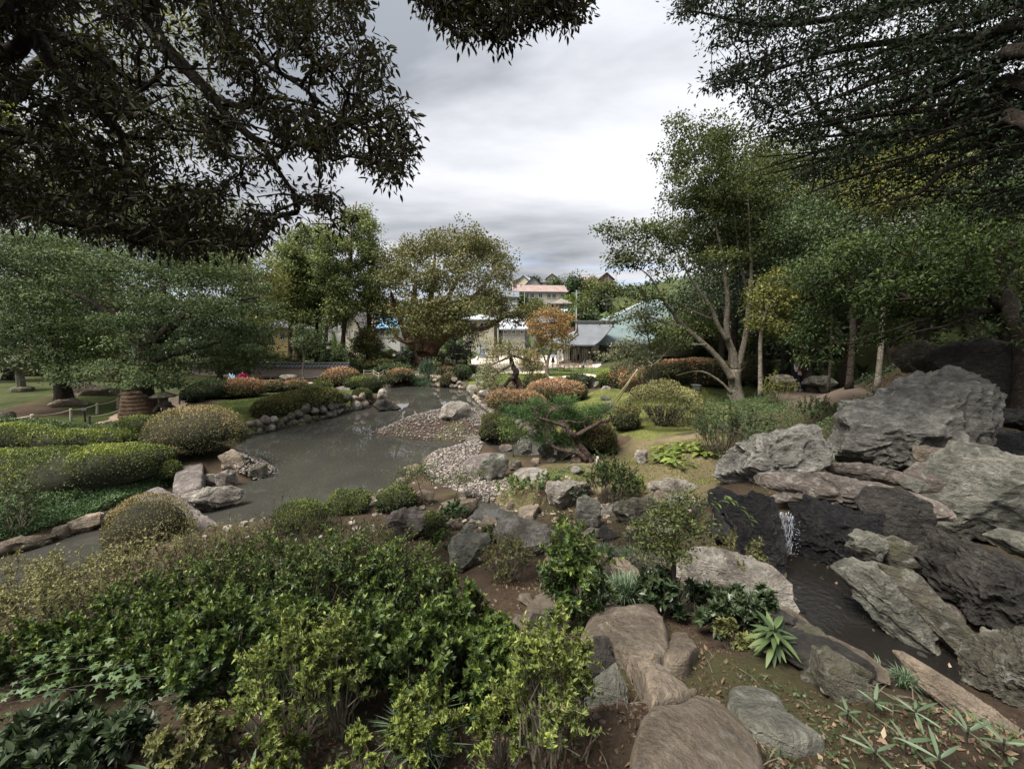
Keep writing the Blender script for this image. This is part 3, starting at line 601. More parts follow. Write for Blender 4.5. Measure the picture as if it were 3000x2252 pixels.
def shrub(name, label, cat, base, H, Wd, mat, leaf, nst, per, seed, group=None, kind=1, aspect=0.5, twig=None, lean=(0, 0), openness=0.5, leafup=0.3, clus=1, top=0.35, root=None, tipbright=0.3, depth=None, r0=None):
    """open leafy shrub: many thin stems that fork, leaves in sprays along the upper stems"""
    rng = np.random.default_rng(seed); base = np.asarray(base, float); own = root is None; kind = 0 if base[1] > 4.6 else kind
    if own: root = empty(name, base, label, cat, group)
    depth = depth or Wd
    st = []; A = []; B = []; RA = []; RB = []; LP = []; LD = []; HT = []
    for i in range(nst):
        an = rng.uniform(0, 2*pi); rr = sqrt(rng.random())*0.5; b = base + np.array([cos(an)*Wd*rr*.35, sin(an)*depth*rr*.35, 0]); b[2] = base[2]-.02
        tip = base + np.array([cos(an)*Wd*rr + lean[0], sin(an)*depth*rr + lean[1], H*(1 - 0.45*(2*rr)**2)*rng.uniform(.75, 1.08)])
        p = b; k = 5; q = [b + (tip-b)*t + rng.normal(size=3)*H*.025*(t > 0) + np.array([cos(an), sin(an), 0])*Wd*.06*sin(pi*t) for t in np.linspace(0, 1, k+1)]
        r_ = r0 or max(0.004, H*0.009)
        for s in range(k):
            A.append(q[s]); B.append(q[s+1]); RA.append(r_*(1-s/k*.75)); RB.append(r_*(1-(s+1)/k*.75))
            if s/k >= 1-openness-.25:
                for b_ in range(2):
                    d = nrm(rvec(1, rng)[0] + np.array([cos(an)*.5, sin(an)*.5, .7])); l = H*rng.uniform(.08, .2); e_ = q[s+1] + d*l
                    A.append(q[s+1]); B.append(e_); RA.append(r_*.4); RB.append(r_*.2)
                    m_ = per; tt = rng.uniform(.15, 1.05, m_); LP.append(q[s+1] + d*l*tt[:, None]); LD.append(np.repeat(d[None], m_, 0)); HT.append(np.full(m_, s/k))
        m_ = int(per*1.6); d = nrm(q[-1]-q[-2]); tt = rng.uniform(-.15*H, .03*H, m_); LP.append(q[-1] + d*tt[:, None]); LD.append(np.repeat(d[None], m_, 0)); HT.append(np.full(m_, 1.0))
    V, F = prisms(A, B, RA, RB, 3); mk('stems', V, F, twig or TWIG, root)
    LP = np.vstack(LP); LD = np.vstack(LD); HT = np.concatenate(HT); n = len(LP)
    side = rvec(n, rng); side = nrm(side - LD*(side*LD).sum(1)[:, None]); Ax = nrm(side*1.0 + LD*rng.uniform(.2, .9, (n, 1)) + np.array([0, 0, leafup])); Nn = nrm(LD + np.array([0, 0, .8]) + rvec(n, rng)*.35)
    Lf = leaf*rng.uniform(.65, 1.25, n); V, F = leafmesh(LP, Ax, Nn, Lf, Lf*aspect, kind)
    t = np.clip(rng.random(n)*.5 + HT*.28 + tipbright*(HT > .75)*rng.random(n), 0, 1); t = t if kind == 0 else np.concatenate([t, t])
    mk('leaves', V, F, mat, root, tint=t); return root

def blades(P, n, L, Wd, rng, spread=0.5, arch=0.5):
    """arching blades: P base points (k,3), n blades each"""
    k = len(P); ci = np.repeat(np.arange(k), n); m = k*n; an = rng.uniform(0, 2*pi, m); sp_ = rng.uniform(.1, 1, m)*spread; d = np.column_stack([np.cos(an), np.sin(an), np.zeros(m)])
    l = L*rng.uniform(.6, 1.2, m); b = P[ci] + d*(l*.06)[:, None]; s = np.column_stack([-np.sin(an), np.cos(an), np.zeros(m)])*Wd/2
    z = np.array([0, 0, 1.]); mid = b + d*(l*sp_*.45)[:, None] + z*(l*.62*(1-.3*sp_))[:, None]; tip = b + d*(l*sp_*1.0)[:, None] + z*(l*(.85-arch*sp_))[:, None]
    V = np.stack([b-s*.7, b+s*.7, mid+s, mid-s, tip], 1).reshape(-1, 3); i = np.arange(m)[:, None]*5
    return V, [i + np.array([[0, 1, 2, 3]]), i + np.array([[3, 2, 4]])], m

# ------------------------------------------------------------------ rocks
RK = {}
RK['grey'] = m_rock('grey_boulder', (.10, .098, .09), (.20, .195, .18), (.34, .335, .31), 1.6, 0.25, 0.85, 0.25, 0.9, (0.9, 0.5, 0.2), None, 0.45)
RK['pale'] = m_rock('pale_crusted_rock', (.12, .10, .088), (.30, .275, .245), (.52, .49, .45), 3.2, 0.35, 0.85, 0.2, 0.9, (.3, .2, 0), None, 0.5)
RK['purple'] = m_rock('purplish_grey_rock', (.07, .060, .055), (.135, .115, .105), (.215, .19, .175), 2.2, 0.5, 0.85, 0.25, 0.7, (.2, .4, 0), None, 0.3)
RK['green'] = m_rock('greenish_grey_rock', (.06, .062, .053), (.14, .14, .12), (.27, .265, .235), 1.8, 0.45, 0.8, 0.3, 0.8, (1.2, .3, .2), None, 0.25)
RK['brown'] = m_rock('brown_sandstone', (.10, .082, .062), (.185, .152, .118), (.27, .225, .18), 3.2, 0.0, 0.9, 0.2, 0.8, (.3, 0, 0), None, 0.15, 0.0)
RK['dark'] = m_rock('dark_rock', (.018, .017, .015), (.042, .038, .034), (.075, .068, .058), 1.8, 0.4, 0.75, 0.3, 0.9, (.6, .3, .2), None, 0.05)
RK['wet'] = m_rock('wet_and_shade_black_rock', (.005, .005, .006), (.011, .010, .011), (.024, .023, .023), 2.4, 0.3, 0.42, 0.5, 1.0, (.1, .2, 0), None, 0.03)
RK['mossy'] = m_rock('mossy_rock', (.05, .047, .038), (.105, .098, .078), (.19, .175, .14), 2.0, 0.4, 0.9, 0.2, 0.8, (.3, .2, 0), (.065, .075, .025), 0.3)
RK['tan'] = m_rock('tan_rock', (.13, .105, .08), (.26, .215, .17), (.42, .36, .30), 1.5, 0.4, 0.9, 0.2, 0.8, (.2, .3, 0), None, 0.2)
RK['slab'] = m_rock('purple_slab', (.06, .051, .05), (.11, .094, .09), (.17, .15, .14), 1.8, 0.25, 0.85, 0.25, 0.5, (.2, 0, 0), None, 0.35)
def shape_rock(V, seed, facets=10, amp=0.10, fr=1.6, lam=0.0):
    rng = np.random.default_rng(seed); P = V.copy(); facets = int(facets*1.7)
    for nvec, t in zip(rvec(facets, rng), rng.uniform(.50, .84, facets)):
        s = P @ nvec; o = s > t; P[o] -= (s[o]-t)[:, None]*nvec*0.97
    P = P*(1 + amp*ridged(P*fr + seed, 5, seed)[:, None]*0.7 + amp*.55*fbm(P*fr*3 + seed, 3, seed+3)[:, None] + (amp*.5*(np.abs(vnoise(P*fr*4.5 + seed, seed+5))[:, None]-.3) + amp*.3*ridged(P*fr*8 + seed, 3, seed+6)[:, None] if len(P) > 700 else 0))
    if lam:
        ax = nrm(rng.normal(size=3)*np.array([.5, .5, 0]) + np.array([0, 0, 1])); s = P @ ax; st = fbm(np.column_stack([s*9, s*0, s*0+seed]), 3, seed); P = P*(1 + lam*st[:, None])
    return P
def rock(pts, mat, label, seed, d=None, depth=0.75, lvl=5, amp=0.08, facets=9, lam=0.03, name='rock', cat='rock', group=None, sink=0.12, parent=None, fr=1.6, back=0.35):
    """boulder whose outline, seen from the photo's side, is pts (pixels)"""
    pts = np.array(pts, float); lo = pts[np.argmax(pts[:, 1])]; 
    dg = min(G(lo[0], lo[1]-2)[1], float(W0(lo[0], lo[1]-2, .02)[1]) if lo[1] > 1000 else 1e9); d = dg if d is None else min(d, dg+.05)
    a2 = pts - pts.mean(0); size = np.sqrt(np.abs(np.cross(pts, np.roll(pts, -1, 0)).sum())/2)*mpx(d); spx = size/mpx(d); lvl = lvl if lvl > 5 else (3 if spx < 38 else 4 if spx < 95 else 5)
    x, y = pts[:, 0], pts[:, 1]; cr = x*np.roll(y, -1) - np.roll(x, -1)*y; A6 = 3*cr.sum(); cx = ((x+np.roll(x, -1))*cr).sum()/A6; cy = ((y+np.roll(y, -1))*cr).sum()/A6
    dc = d + size*back*depth; r = ray(cx, cy); C = r*(dc/r[1]) + np.array([0, 0, CAMZ]); v = nrm(r); R_ = nrm(np.cross(v, [0, 0, 1.])); U_ = np.cross(R_, v)
    k = mpx(dc/r[1]*1.0)*np.linalg.norm(r)          # metres per pixel at that distance
    k = (dc/r[1])/FPX
    th = np.arctan2(-(y-cy), x-cx); rr = np.hypot(x-cx, y-cy); o = np.argsort(th); th, rr = th[o], rr[o]
    xs = (x-cx)[o]; ys = -(y-cy)[o]
    def rad(a):
        c_, s_ = np.cos(a), np.sin(a); best = np.zeros(len(a))
        for i in range(len(xs)):
            x1, y1 = xs[i-1], ys[i-1]; x2, y2 = xs[i], ys[i]; ex_, ey = x2-x1, y2-y1; den = c_*ey - s_*ex_
            with np.errstate(all='ignore'):
                t = (x1*ey - y1*ex_)/den; u_ = (x1*s_ - y1*c_)/den
            hit = (np.abs(den) > 1e-9) & (t > 0) & (u_ >= -.001) & (u_ <= 1.001); best = np.where(hit, np.maximum(best, t), best)
        return np.where(best <= 0, rr.mean(), best)
    Vs, F = ICO(lvl); Pr = shape_rock(Vs, seed, facets, amp, fr, lam)
    a = np.arctan2(Pr[:, 1], Pr[:, 0]); rho = np.hypot(Pr[:, 0], Pr[:, 1]); rk = rad(a)
    # make the chopped unit rock fill the outline at its rim
    nb = 20; bi = ((a+pi)/(2*pi)*nb).astype(int) % nb; mxr = np.array([rho[bi == i].max() if (bi == i).any() else 1 for i in range(nb)]); mc = np.interp(a, (np.arange(-1, nb+1)+.5)/nb*2*pi-pi, np.concatenate([mxr[-1:], mxr, mxr[:1]]))
    z = Pr[:, 2]; f_ = 1/(mc*.75 + .25*mxr.mean()); X = rho*np.cos(a)*rk*k*f_; Y = rho*np.sin(a)*rk*k*f_; Z = z*size*0.5*depth
    V = C + X[:, None]*R_ + Y[:, None]*U_ - Z[:, None]*v*1.0
    if parent is not None: return mk(name, V, F, mat, parent, smooth=True)
    base = C.copy(); base[2] = V[:, 2].min(); base = np.array([C[0], C[1], max(base[2], gz(C[0], C[1])[0]-.3)])
    ob = mk(name, V, F, mat, None, org=base, smooth=True); shade_auto(ob)
    return setp(ob, label, cat, group)
def shade_auto(ob, ang=27):
    me = ob.data; 
    try: me.set_sharp_from_angle(angle=radians(ang))
    except Exception: pass
def flatrock(pts, h, mat, label, seed, name='flat_stone', cat='stone', res=26, amp=0.02, group=None, dome=0.25, sink=0.1, parent=None, z=None, tilt=0.0):
    """low stone lying on the ground: outline pts (pixels) is its top face"""
    P = np.array([W0(a, b, z) for a, b in pts]) if z is not None else gp(pts, h*0.9); poly = P[:, :2]; c = P.mean(0); rng = np.random.default_rng(seed)
    R1 = ring(poly, 56); n = len(R1); lv = [(0, 1), (.12, 1), (.25, 1), (.38, .99), (.5, .99), (.62, .98), (.72, .97), (.8, .95), (.88, .91), (.94, .78), (.985, .42), (1.0, .0), (1.03, -.6)]
    gzc = gz(c[0], c[1])[0] if z is None else z-h; V = []; zt = P[:, 2]
    # least-squares plane through the top outline
    Am = np.column_stack([P[:, :2]-c[:2], np.ones(len(P))]); co = np.linalg.lstsq(Am, P[:, 2], rcond=None)[0]
    for s, f in lv[1:]:
        q = c[:2] + (R1-c[:2])*s; zz_ = (q-c[:2])@co[:2]*(1 if f > 0 else .9) + co[2] + dome*h*(1-s*s) - (1-f)*h; V.append(np.column_stack([q, zz_]))
    V = np.vstack([np.array([[c[0], c[1], co[2]+dome*h]])] + V); m = len(lv)-1; F = []; j = np.arange(n); j2 = (j+1) % n
    T = np.stack([np.zeros(n, int), 1+j, 1+j2], -1)
    for i in range(m-1): F.append(np.stack([1+i*n+j, 1+(i+1)*n+j, 1+(i+1)*n+j2, 1+i*n+j2], -1))
    V = V + (rvec(len(V), rng)*0.12*amp) + (amp*(fbm(V*4+seed, 4, seed)+.6*ridged(V*2.2+seed, 4, seed)))[:, None]*np.array([.7, .7, 1.0])
    if parent is not None: return mk(name, V, [T, np.concatenate(F)], mat, parent, smooth=True)
    ob = mk(name, V, [T, np.concatenate(F)], mat, None, org=(c[0], c[1], gzc), smooth=True); shade_auto(ob, 50); return setp(ob, label, cat, group)
def ring(poly, n, sm=0.14):
    P = np.vstack([poly, poly[:1]]); L = np.concatenate([[0], np.cumsum(np.linalg.norm(np.diff(P, axis=0), axis=1))]); s = np.linspace(0, L[-1], n, endpoint=False)
    R_ = np.column_stack([np.interp(s, L, P[:, 0]), np.interp(s, L, P[:, 1])])
    for _ in range(2): R_ = (1-sm)*R_ + sm*.5*(np.roll(R_, 1, 0) + np.roll(R_, -1, 0))
    if np.sum(np.cross(R_, np.roll(R_, -1, 0))) < 0: R_ = R_[::-1]
    return R_
def box_pts(x0, x1, y0, y1, seed=0, n=9, skew=0.0):
    rng = np.random.default_rng(seed+77); a = np.linspace(0, 2*pi, n, endpoint=False) + rng.uniform(-.2, .2, n)
    c, s = np.cos(a), np.sin(a); p = 3.2; r = 1/((np.abs(c)**p + np.abs(s)**p)**(1/p))*rng.uniform(.88, 1.06, n)
    X = (x0+x1)/2 + c*r*(x1-x0)/2 ; Y = (y0+y1)/2 - s*r*(y1-y0)/2; return list(zip(X, Y))
_stones = {}
def stonemesh(i, mat, lvl=3):
    k = (i, mat.name, lvl)
    if k not in _stones:
        V, F = ICO(lvl); _stones[k] = mesh('stone', shape_rock(V, 500+i, 8, .09, 1.5, 0.02)*0.72, F, mat, True)
    return _stones[k]
def put_stone(parent, i, mat, loc, size, rng, name='stone', lvl=2):
    ob = bpy.data.objects.new(name, stonemesh(i % 8, mat, lvl)); COL.objects.link(ob); ob.parent = parent
    ob.location = tuple(np.asarray(loc) - ORG[parent.name]); ob.scale = tuple(size); ob.rotation_euler = tuple(rng.uniform(-.35, .35, 2)) + (rng.uniform(0, 6.28),); ORG[ob.name] = np.array(loc); return ob
def stone_edge(name, label, pathpx, size_px, mats, seed, rows=1, z=None, gap=0.86, cat='stone edging', hf=1.0):
    rng = np.random.default_rng(seed); P = np.array([W0(a, b, 0.0 if z is None else z) for a, b in pathpx]); L = np.concatenate([[0], np.cumsum(np.linalg.norm(np.diff(P, axis=0), axis=1))])
    root = empty(name, [*P[len(P)//2][:2], (z or 0)], label, cat)
    for r in range(rows):
        s = rng.uniform(0, .3)*r
        while s < L[-1]:
            q = np.array([np.interp(s, L, P[:, k]) for k in range(3)]); m = size_px*mpx(q[1])*rng.uniform(.7, 1.3); h = m*rng.uniform(.75, 1.05)*hf
            off = np.array([0, r*m*.35 + rng.uniform(-.1, .1)*m, 0]); q = q + off
            put_stone(root, int(rng.integers(8)), mats[int(rng.integers(len(mats)))], q + np.array([0, 0, h*(.32 + r*.72)]), (m*.72, m*.62, h*.72), rng, lvl=3 if m/mpx(q[1]) > 45 else 2)
            s += m*gap
    return root
def pebbles(name, label, poly, n, size, mat, seed, zoff=0.0, shp=(1, .8, .45)):
    rng = np.random.default_rng(seed); q = inpoly(poly, n, rng); V0, F0 = ICO(1); V0 = V0*np.array(shp)
    sz = size*rng.uniform(.55, 1.4, n)*0.5; a = rng.uniform(0, 2*pi, n); c, s = np.cos(a), np.sin(a); z = gz(q[:, 0], q[:, 1])
    X = V0[None, :, 0]*c[:, None] - V0[None, :, 1]*s[:, None]; Y = V0[None, :, 0]*s[:, None] + V0[None, :, 1]*c[:, None]; Z = np.broadcast_to(V0[None, :, 2], X.shape) + X*rng.uniform(-.3, .3, (n, 1))
    V = np.stack([X*sz[:, None] + q[:, 0, None], Y*sz[:, None] + q[:, 1, None], Z*sz[:, None] + z[:, None] + (sz*.25 + zoff)[:, None] + rng.random((n, 1))*size*.25], -1).reshape(-1, 3)
    F = (np.arange(n)[:, None, None]*len(V0) + F0[None]).reshape(-1, 3); t = np.repeat(rng.random(n), len(F0))
    ob = mk(name, V, F, mat, None, smooth=True, tint=t); return setp(ob, label, 'gravel', kind='stuff')
# ------------------------------------------------------------------ buildings of the town and the garden house
W_CREAM = m_plain('cream_render', (.42, .38, .30), 0.85, .1, 1.5); W_WHITE = m_plain('white_plaster', (.46, .45, .42), 0.85, .08, 1.2); W_GREY = m_plain('grey_siding', (.27, .265, .25), 0.8, .12, 2)
W_BEIGE = m_plain('beige_wall', (.42, .35, .26), 0.85, .1, 1.5); W_BRN = m_plain('brown_siding', (.16, .12, .09), .8, .15, 2)
DKWOOD = m_plain('dark_stained_wood', (.022, .015, .012), 0.6, .35, 5); WOOD = m_plain('weathered_wood', (.20, .155, .11), 0.8, .3, 6); BAMB = m_plain('old_bamboo', (.30, .26, .17), 0.7, .25, 7)
GLASS = m_plain('window_glass', (.035, .045, .05), 0.12, .3, 1, .02, .6); SHOJI = m_plain('paper_screen', (.50, .49, .45), 0.8, .06, 2); FRAMEW = m_plain('pale_window_frame', (.5, .5, .48), .5, .05)
METAL = m_plain('grey_metal', (.30, .31, .32), .45, .1, 3, .05, .5, .4); BLACK = m_plain('black_paint', (.012, .012, .014), .5, .2); CONC = m_plain('concrete', (.36, .35, .33), .85, .12, 3)
def m_roof(name, c, sx=1.0, dep=.5, vert=True):
    m, n, l = newmat(name); v = coord(n, l)
    a = ramp(n, l, noise(n, l, v, .8, 5, .6), [(.3, tuple(k*.8 for k in c)), (.7, tuple(k*1.2 for k in c))])
    wv = n.new('ShaderNodeTexWave'); wv.bands_direction = 'X' if vert else 'Z'; wv.inputs['Scale'].default_value = sx; wv.inputs['Distortion'].default_value = .1; l.new(v, wv.inputs['Vector'])
    a = mixc(n, l, dep, a, ramp(n, l, wv.outputs[0], [(.1, .55), (.5, 1.15)]), 'MULTIPLY'); pbr(n, l, a, .6, bumpn(n, l, wv.outputs[0], .4, .03), .35); return m
R_GREEN = m_roof('patinated_copper_roof', (.105, .145, .145), 3.0, .3); R_GREY = m_roof('grey_tile_roof', (.12, .13, .145), 3.0, .3); R_DARK = m_roof('dark_tile_roof', (.07, .062, .06), 1.0, .3); R_PINK = m_roof('faded_pink_roof', (.22, .16, .145), .8, .25)
R_BROWN = m_roof('brown_slate_roof', (.17, .145, .125), 1.2, .3); R_BLUE = m_roof('blue_metal_roof', (.18, .35, .52), 1.0, .2); R_WHT = m_roof('pale_metal_roof', (.34, .36, .39), 1.2, .2); R_TILE = m_roof('black_wall_tile', (.045, .048, .05), 5, .4)
def gable(x, y, z, w_, d_, h, over=.4, along='x'):
    """gable roof: ridge along x or y; returns V, F (with thickness)"""
    a, b = w_/2+over, d_/2+over
    if along == 'x': R_ = [(-a, 0, h), (a, 0, h)]; Q = [(-a, -b, 0), (a, -b, 0), (a, b, 0), (-a, b, 0)]; f = [(0, 1, 5, 4), (2, 3, 4, 5)]
    else: R_ = [(0, -b, h), (0, b, h)]; Q = [(-a, -b, 0), (a, -b, 0), (a, b, 0), (-a, b, 0)]; f = [(3, 0, 4, 5), (1, 2, 5, 4)]
    V = np.array(Q + R_, float); V2 = V + [0, 0, -.16]; V = np.vstack([V, V2]); F = [list(q) for q in f] + [[k+6 for k in q[::-1]] for q in f]
    for i in range(4): F.append([i+6, (i+1) % 4+6, (i+1) % 4, i]) if (along == 'x' and i in (0, 2)) or (along == 'y' and i in (1, 3)) else None
    T = ([(1, 2, 5), (3, 0, 4)] if along == 'x' else [(0, 1, 4), (2, 3, 5)])
    return V + [x, y, z], [np.array(F), np.array(T)]
def hip(x, y, z, w_, d_, h, over=.4, rl=None):
    a, b = w_/2+over, d_/2+over; rl = max(a-b, 0.01) if rl is None else rl
    V = np.array([(-a, -b, 0), (a, -b, 0), (a, b, 0), (-a, b, 0), (-rl, 0, h), (rl, 0, h)], float); V = np.vstack([V, V[:4]-[0, 0, .18]])
    return V + [x, y, z], [np.array([(0, 1, 5, 4), (2, 3, 4, 5), (6, 7, 1, 0), (7, 8, 2, 1), (8, 9, 3, 2), (9, 6, 0, 3), (9, 8, 7, 6)]), np.array([(1, 2, 5), (3, 0, 4)])]
def window(root, c, w_, h, rz=0, frame=None, mull=1, pane=None, dep=.1):
    b = MB(); n_ = np.array([sin(rz), -cos(rz), 0]); t = np.array([cos(rz), sin(rz), 0]); c = np.array(c, float)
    for s in (-1, 1): b.box(c + t*s*w_/2 + n_*dep*.5, (.09, dep, h+.09), rz); b.box(c + np.array([0, 0, s*h/2]) + n_*dep*.5, (w_-.09, dep*.96, .09), rz)
    for i in range(mull): b.box(c + t*(-w_/2 + w_*(i+1)/(mull+1)) + n_*dep*.4, (.06, dep*.8, h-.09), rz)
    f = b.obj('window', frame or FRAMEW, root); p = MB().box(c + n_*.02, (w_-.1, .03, h-.1), rz).obj('pane', pane or GLASS, f) ; return f
def house(px, py, d, wpx, hpx, label, wall, roofm, seed, style='gable', along='x', roofh=None, dep=None, rows=1, wins=3, turn=0.0, group=None, cat='house', ztop=None):
    c = D(px, py, d); w_ = wpx*mpx(d); h = hpx*mpx(d); dep = dep or w_*.7; z0 = c[2]; g = min(gz(c[0], d)[0], gz(c[0]-w_/2, d)[0], gz(c[0]+w_/2, d)[0]) - .5; zb = min(g, z0)
    root = empty('house', (c[0], d, zb), label, cat, group); yc = d + dep/2
    MB().box((c[0], yc, (zb+z0+h)/2), (w_, dep, z0+h-zb)).obj('walls', wall, root)
    rh = roofh or dep*.3
    V, F = (hip(c[0], yc, z0+h, w_, dep, rh, .5) if style == 'hip' else gable(c[0], yc, z0+h, w_, dep, rh, .5, along)); V[:, 2] += .003
    if style == 'gable':
        F = F[:1]; a_, b_ = w_/2, dep/2; f = rh*.93; g0_ = z0+h; Q = [(c[0]-a_, yc-b_, g0_), (c[0]+a_, yc-b_, g0_), (c[0], yc-b_, g0_+f), (c[0]-a_, yc+b_, g0_), (c[0]+a_, yc+b_, g0_), (c[0], yc+b_, g0_+f)] if along == 'y' else [(c[0]-a_, yc-b_, g0_), (c[0]-a_, yc+b_, g0_), (c[0]-a_, yc, g0_+f), (c[0]+a_, yc-b_, g0_), (c[0]+a_, yc+b_, g0_), (c[0]+a_, yc, g0_+f)]
        mk('gable', np.array(Q)[:3], np.array([[0, 1, 2]]), wall, root); mk('gable', np.array(Q)[3:], np.array([[0, 2, 1]]), wall, root)
    mk('roof', V, F, roofm, root)
    for r in range(rows):
        for i in range(wins):
            ww = w_/(wins+1)*.62; x = c[0] - w_/2 + w_*(i+.5+.15*((i*7+seed) % 3-1))/wins; zc = z0 + h*(r+.55)/rows
            window(root, (x, d-.01, zc), ww, min(1.3, h/rows*.5), mull=1)
    root.rotation_euler[2] = turn
    return root
# hillside town, far behind the garden
house(1583, 908, 118, 150, 52, 'long cream two-storey apartment block with pink roof below the hilltop', W_CREAM, R_PINK, 1, 'gable', 'x', 2.2, 9, 2, 7, 0.10, None, 'apartment building')
house(1534, 862, 150, 44, 32, 'cream hillside house with pale green-edged roof above the apartment block', W_CREAM, R_WHT, 2, 'gable', 'y', 2.6, 8, 2, 2, -.3)
house(1563, 860, 140, 42, 26, 'grey hillside house with brown gable right above the pink apartment roof', W_GREY, R_BROWN, 3, 'gable', 'y', 2.6, 8, 1, 2, .1)
house(1590, 848, 172, 34, 20, 'cream hilltop house with long dark flat roof behind grey gabled house', W_CREAM, R_DARK, 4, 'hip', 'x', .9, 8, 1, 2)
house(1617, 842, 175, 28, 26, 'beige hilltop house with low brown gable left of the utility pole', W_BEIGE, R_BROWN, 5, 'gable', 'y', 1.8, 8, 2, 2)
house(1718, 842, 168, 40, 22, 'cream hilltop house with reddish upper roof behind the pointed cypress', W_CREAM, R_PINK, 6, 'hip', 'x', 2.2, 9, 1, 2)
house(1776, 846, 150, 40, 26, 'brown hilltop house with dark gable near the radio mast', W_BRN, R_DARK, 7, 'gable', 'y', 2.4, 9, 1, 2)
house(1522, 845, 185, 34, 18, 'pale hilltop house with brown roof partly behind the big broad tree', W_BEIGE, R_BROWN, 8, 'gable', 'y', 1.6, 8, 1, 2)
house(1648, 905, 95, 48, 16, 'low house with dark brown tiled roof below the apartment block', W_BRN, R_BROWN, 9, 'hip', 'x', 1.3, 6, 1, 2)
house(1668, 925, 88, 30, 12, 'small red brick outbuilding with white lean-to roof on the slope', m_plain('red_brick', (.25, .11, .08), .9, .25, 20), R_WHT, 10, 'gable', 'x', .6, 4, 1, 1)
house(1485, 905, 100, 60, 34, 'white town house glimpsed through branches of the broad tree', W_WHITE, R_GREY, 11, 'gable', 'x', 1.8, 7, 2, 3)
house(1452, 935, 88, 46, 30, 'white two-storey house with grey roof behind lower branches of broad tree', W_WHITE, R_GREY, 12, 'hip', 'x', 1.5, 6, 2, 2)
house(1470, 990, 70, 90, 40, 'pale cream building with long wall behind the vending machine', W_CREAM, R_GREY, 13, 'gable', 'x', 1.2, 7, 1, 1, cat='building')
house(1402, 985, 68, 90, 50, 'plain cream building with dark window left of the slatted fence', W_CREAM, R_WHT, 14, 'hip', 'x', .8, 6, 1, 2, cat='building')
house(1505, 985, 66, 64, 22, 'house with pale metal roof behind the contorted pine', W_GREY, R_WHT, 15, 'gable', 'x', 1.6, 6, 1, 3)
house(1545, 975, 72, 52, 34, 'grey two-storey house with dark windows left of the orange maple', W_GREY, R_DARK, 16, 'hip', 'x', 1.4, 6, 2, 3)
house(1600, 985, 74, 70, 40, 'cream house behind the orange maple', W_CREAM, R_GREY, 17, 'hip', 'x', 1.6, 7, 1, 2)
house(1032, 1000, 62, 38, 40, 'cream house with steep white-edged gable behind the cedar trunks', W_CREAM, R_BROWN, 18, 'gable', 'y', 2.4, 9, 1, 2)
house(1060, 1002, 64, 46, 22, 'low wing with brown slate roof beside the steep cream gable', W_BEIGE, R_BROWN, 19, 'gable', 'x', 2.2, 6, 1, 2)
house(1140, 1000, 66, 62, 40, 'white house with blue patched roof left of the broad tree trunk', W_WHITE, R_BLUE, 20, 'gable', 'x', 1.5, 6, 1, 3)
house(1110, 965, 84, 50, 36, 'white house with columns of windows behind the blue roof', W_WHITE, R_GREY, 21, 'hip', 'x', 1.4, 6, 2, 4)
house(985, 975, 80, 60, 40, 'white house with grey roof glimpsed between cedar trunks', W_WHITE, R_GREY, 22, 'hip', 'x', 1.8, 7, 2, 3)
house(800, 1010, 60, 90, 50, 'yellowish building behind the garden wall at the left of the cedars', m_plain('ochre_wall', (.5, .38, .17), .85, .1), R_GREY, 23, 'hip', 'x', 1.2, 7, 1, 3, cat='building')
house(600, 1005, 66, 90, 50, 'pale building seen through gaps in the spreading tree', W_WHITE, R_GREY, 24, 'hip', 'x', 1.6, 7, 1, 3, cat='building')
house(330, 1020, 62, 110, 50, 'white building seen through leaves beyond the far left path', W_WHITE, R_GREY, 25, 'hip', 'x', 1.6, 7, 1, 3, cat='building')
house(140, 985, 64, 120, 60, 'white building behind dark trees at the far left', W_WHITE, R_GREY, 26, 'hip', 'x', 1.6, 7, 1, 3, cat='building')
# utility poles and wires
def pole(px, pyt, pyb, d, label, bars=2, mat=None, name='utility_pole', cat='utility pole', r=.14):
    a = D(px, pyb, d); b = D(px, pyt, d); a[2] = min(a[2], gz(a[0], d)[0]); root = empty(name, a, label, cat)
    MB().tube([a, b], [r, r*.7], 7).obj('post', mat or CONC, root)
    for i in range(bars): MB().box((b[0], d, b[2]-.5-i*1.0), (1.8-.3*i, .12, .12)).obj('crossarm', METAL, root)
    return b
t1 = pole(1653, 800, 850, 150, 'tall utility pole on the hilltop between two round trees', 3)
t2 = pole(1567, 812, 870, 145, 'utility pole in front of grey gabled hillside house', 1)
t3 = pole(1783, 783, 850, 150, 'slender radio mast beside the brown hilltop house', 1, METAL, 'radio_mast', 'mast', .1)
t4 = pole(1805, 792, 855, 140, 'utility pole at right end of the hilltop wires', 2)
pole(1689, 850, 960, 80, 'grey concrete pole rising behind the green roof of the garden house', 1)
pole(1537, 855, 905, 112, 'thin pale pole in front of the apartment block', 0, None, 'utility_pole', 'utility pole', .1)
pole(1459, 960, 1000, 60, 'short white pole behind the contorted pine', 0, FRAMEW, 'white_pole', 'pole', .08)
def wire(a, b, sag, label):
    t = np.linspace(0, 1, 14)[:, None]; P = a*(1-t) + b*t; P[:, 2] -= sag*4*(t*(1-t))[:, 0]; setp(MB().tube(P, .035, 4).obj('power_line', BLACK, None, a), label, 'power line')
wire(t1, t2, 1.5, 'sagging power line from tall hilltop pole to pole on its left'); wire(t1, t4, 1.0, 'power line crossing the sky right of the tall hilltop pole'); wire(t1-[0, 0, 1], t3-[0, 0, 4], 1.5, 'lower power line from tall pole towards the radio mast')

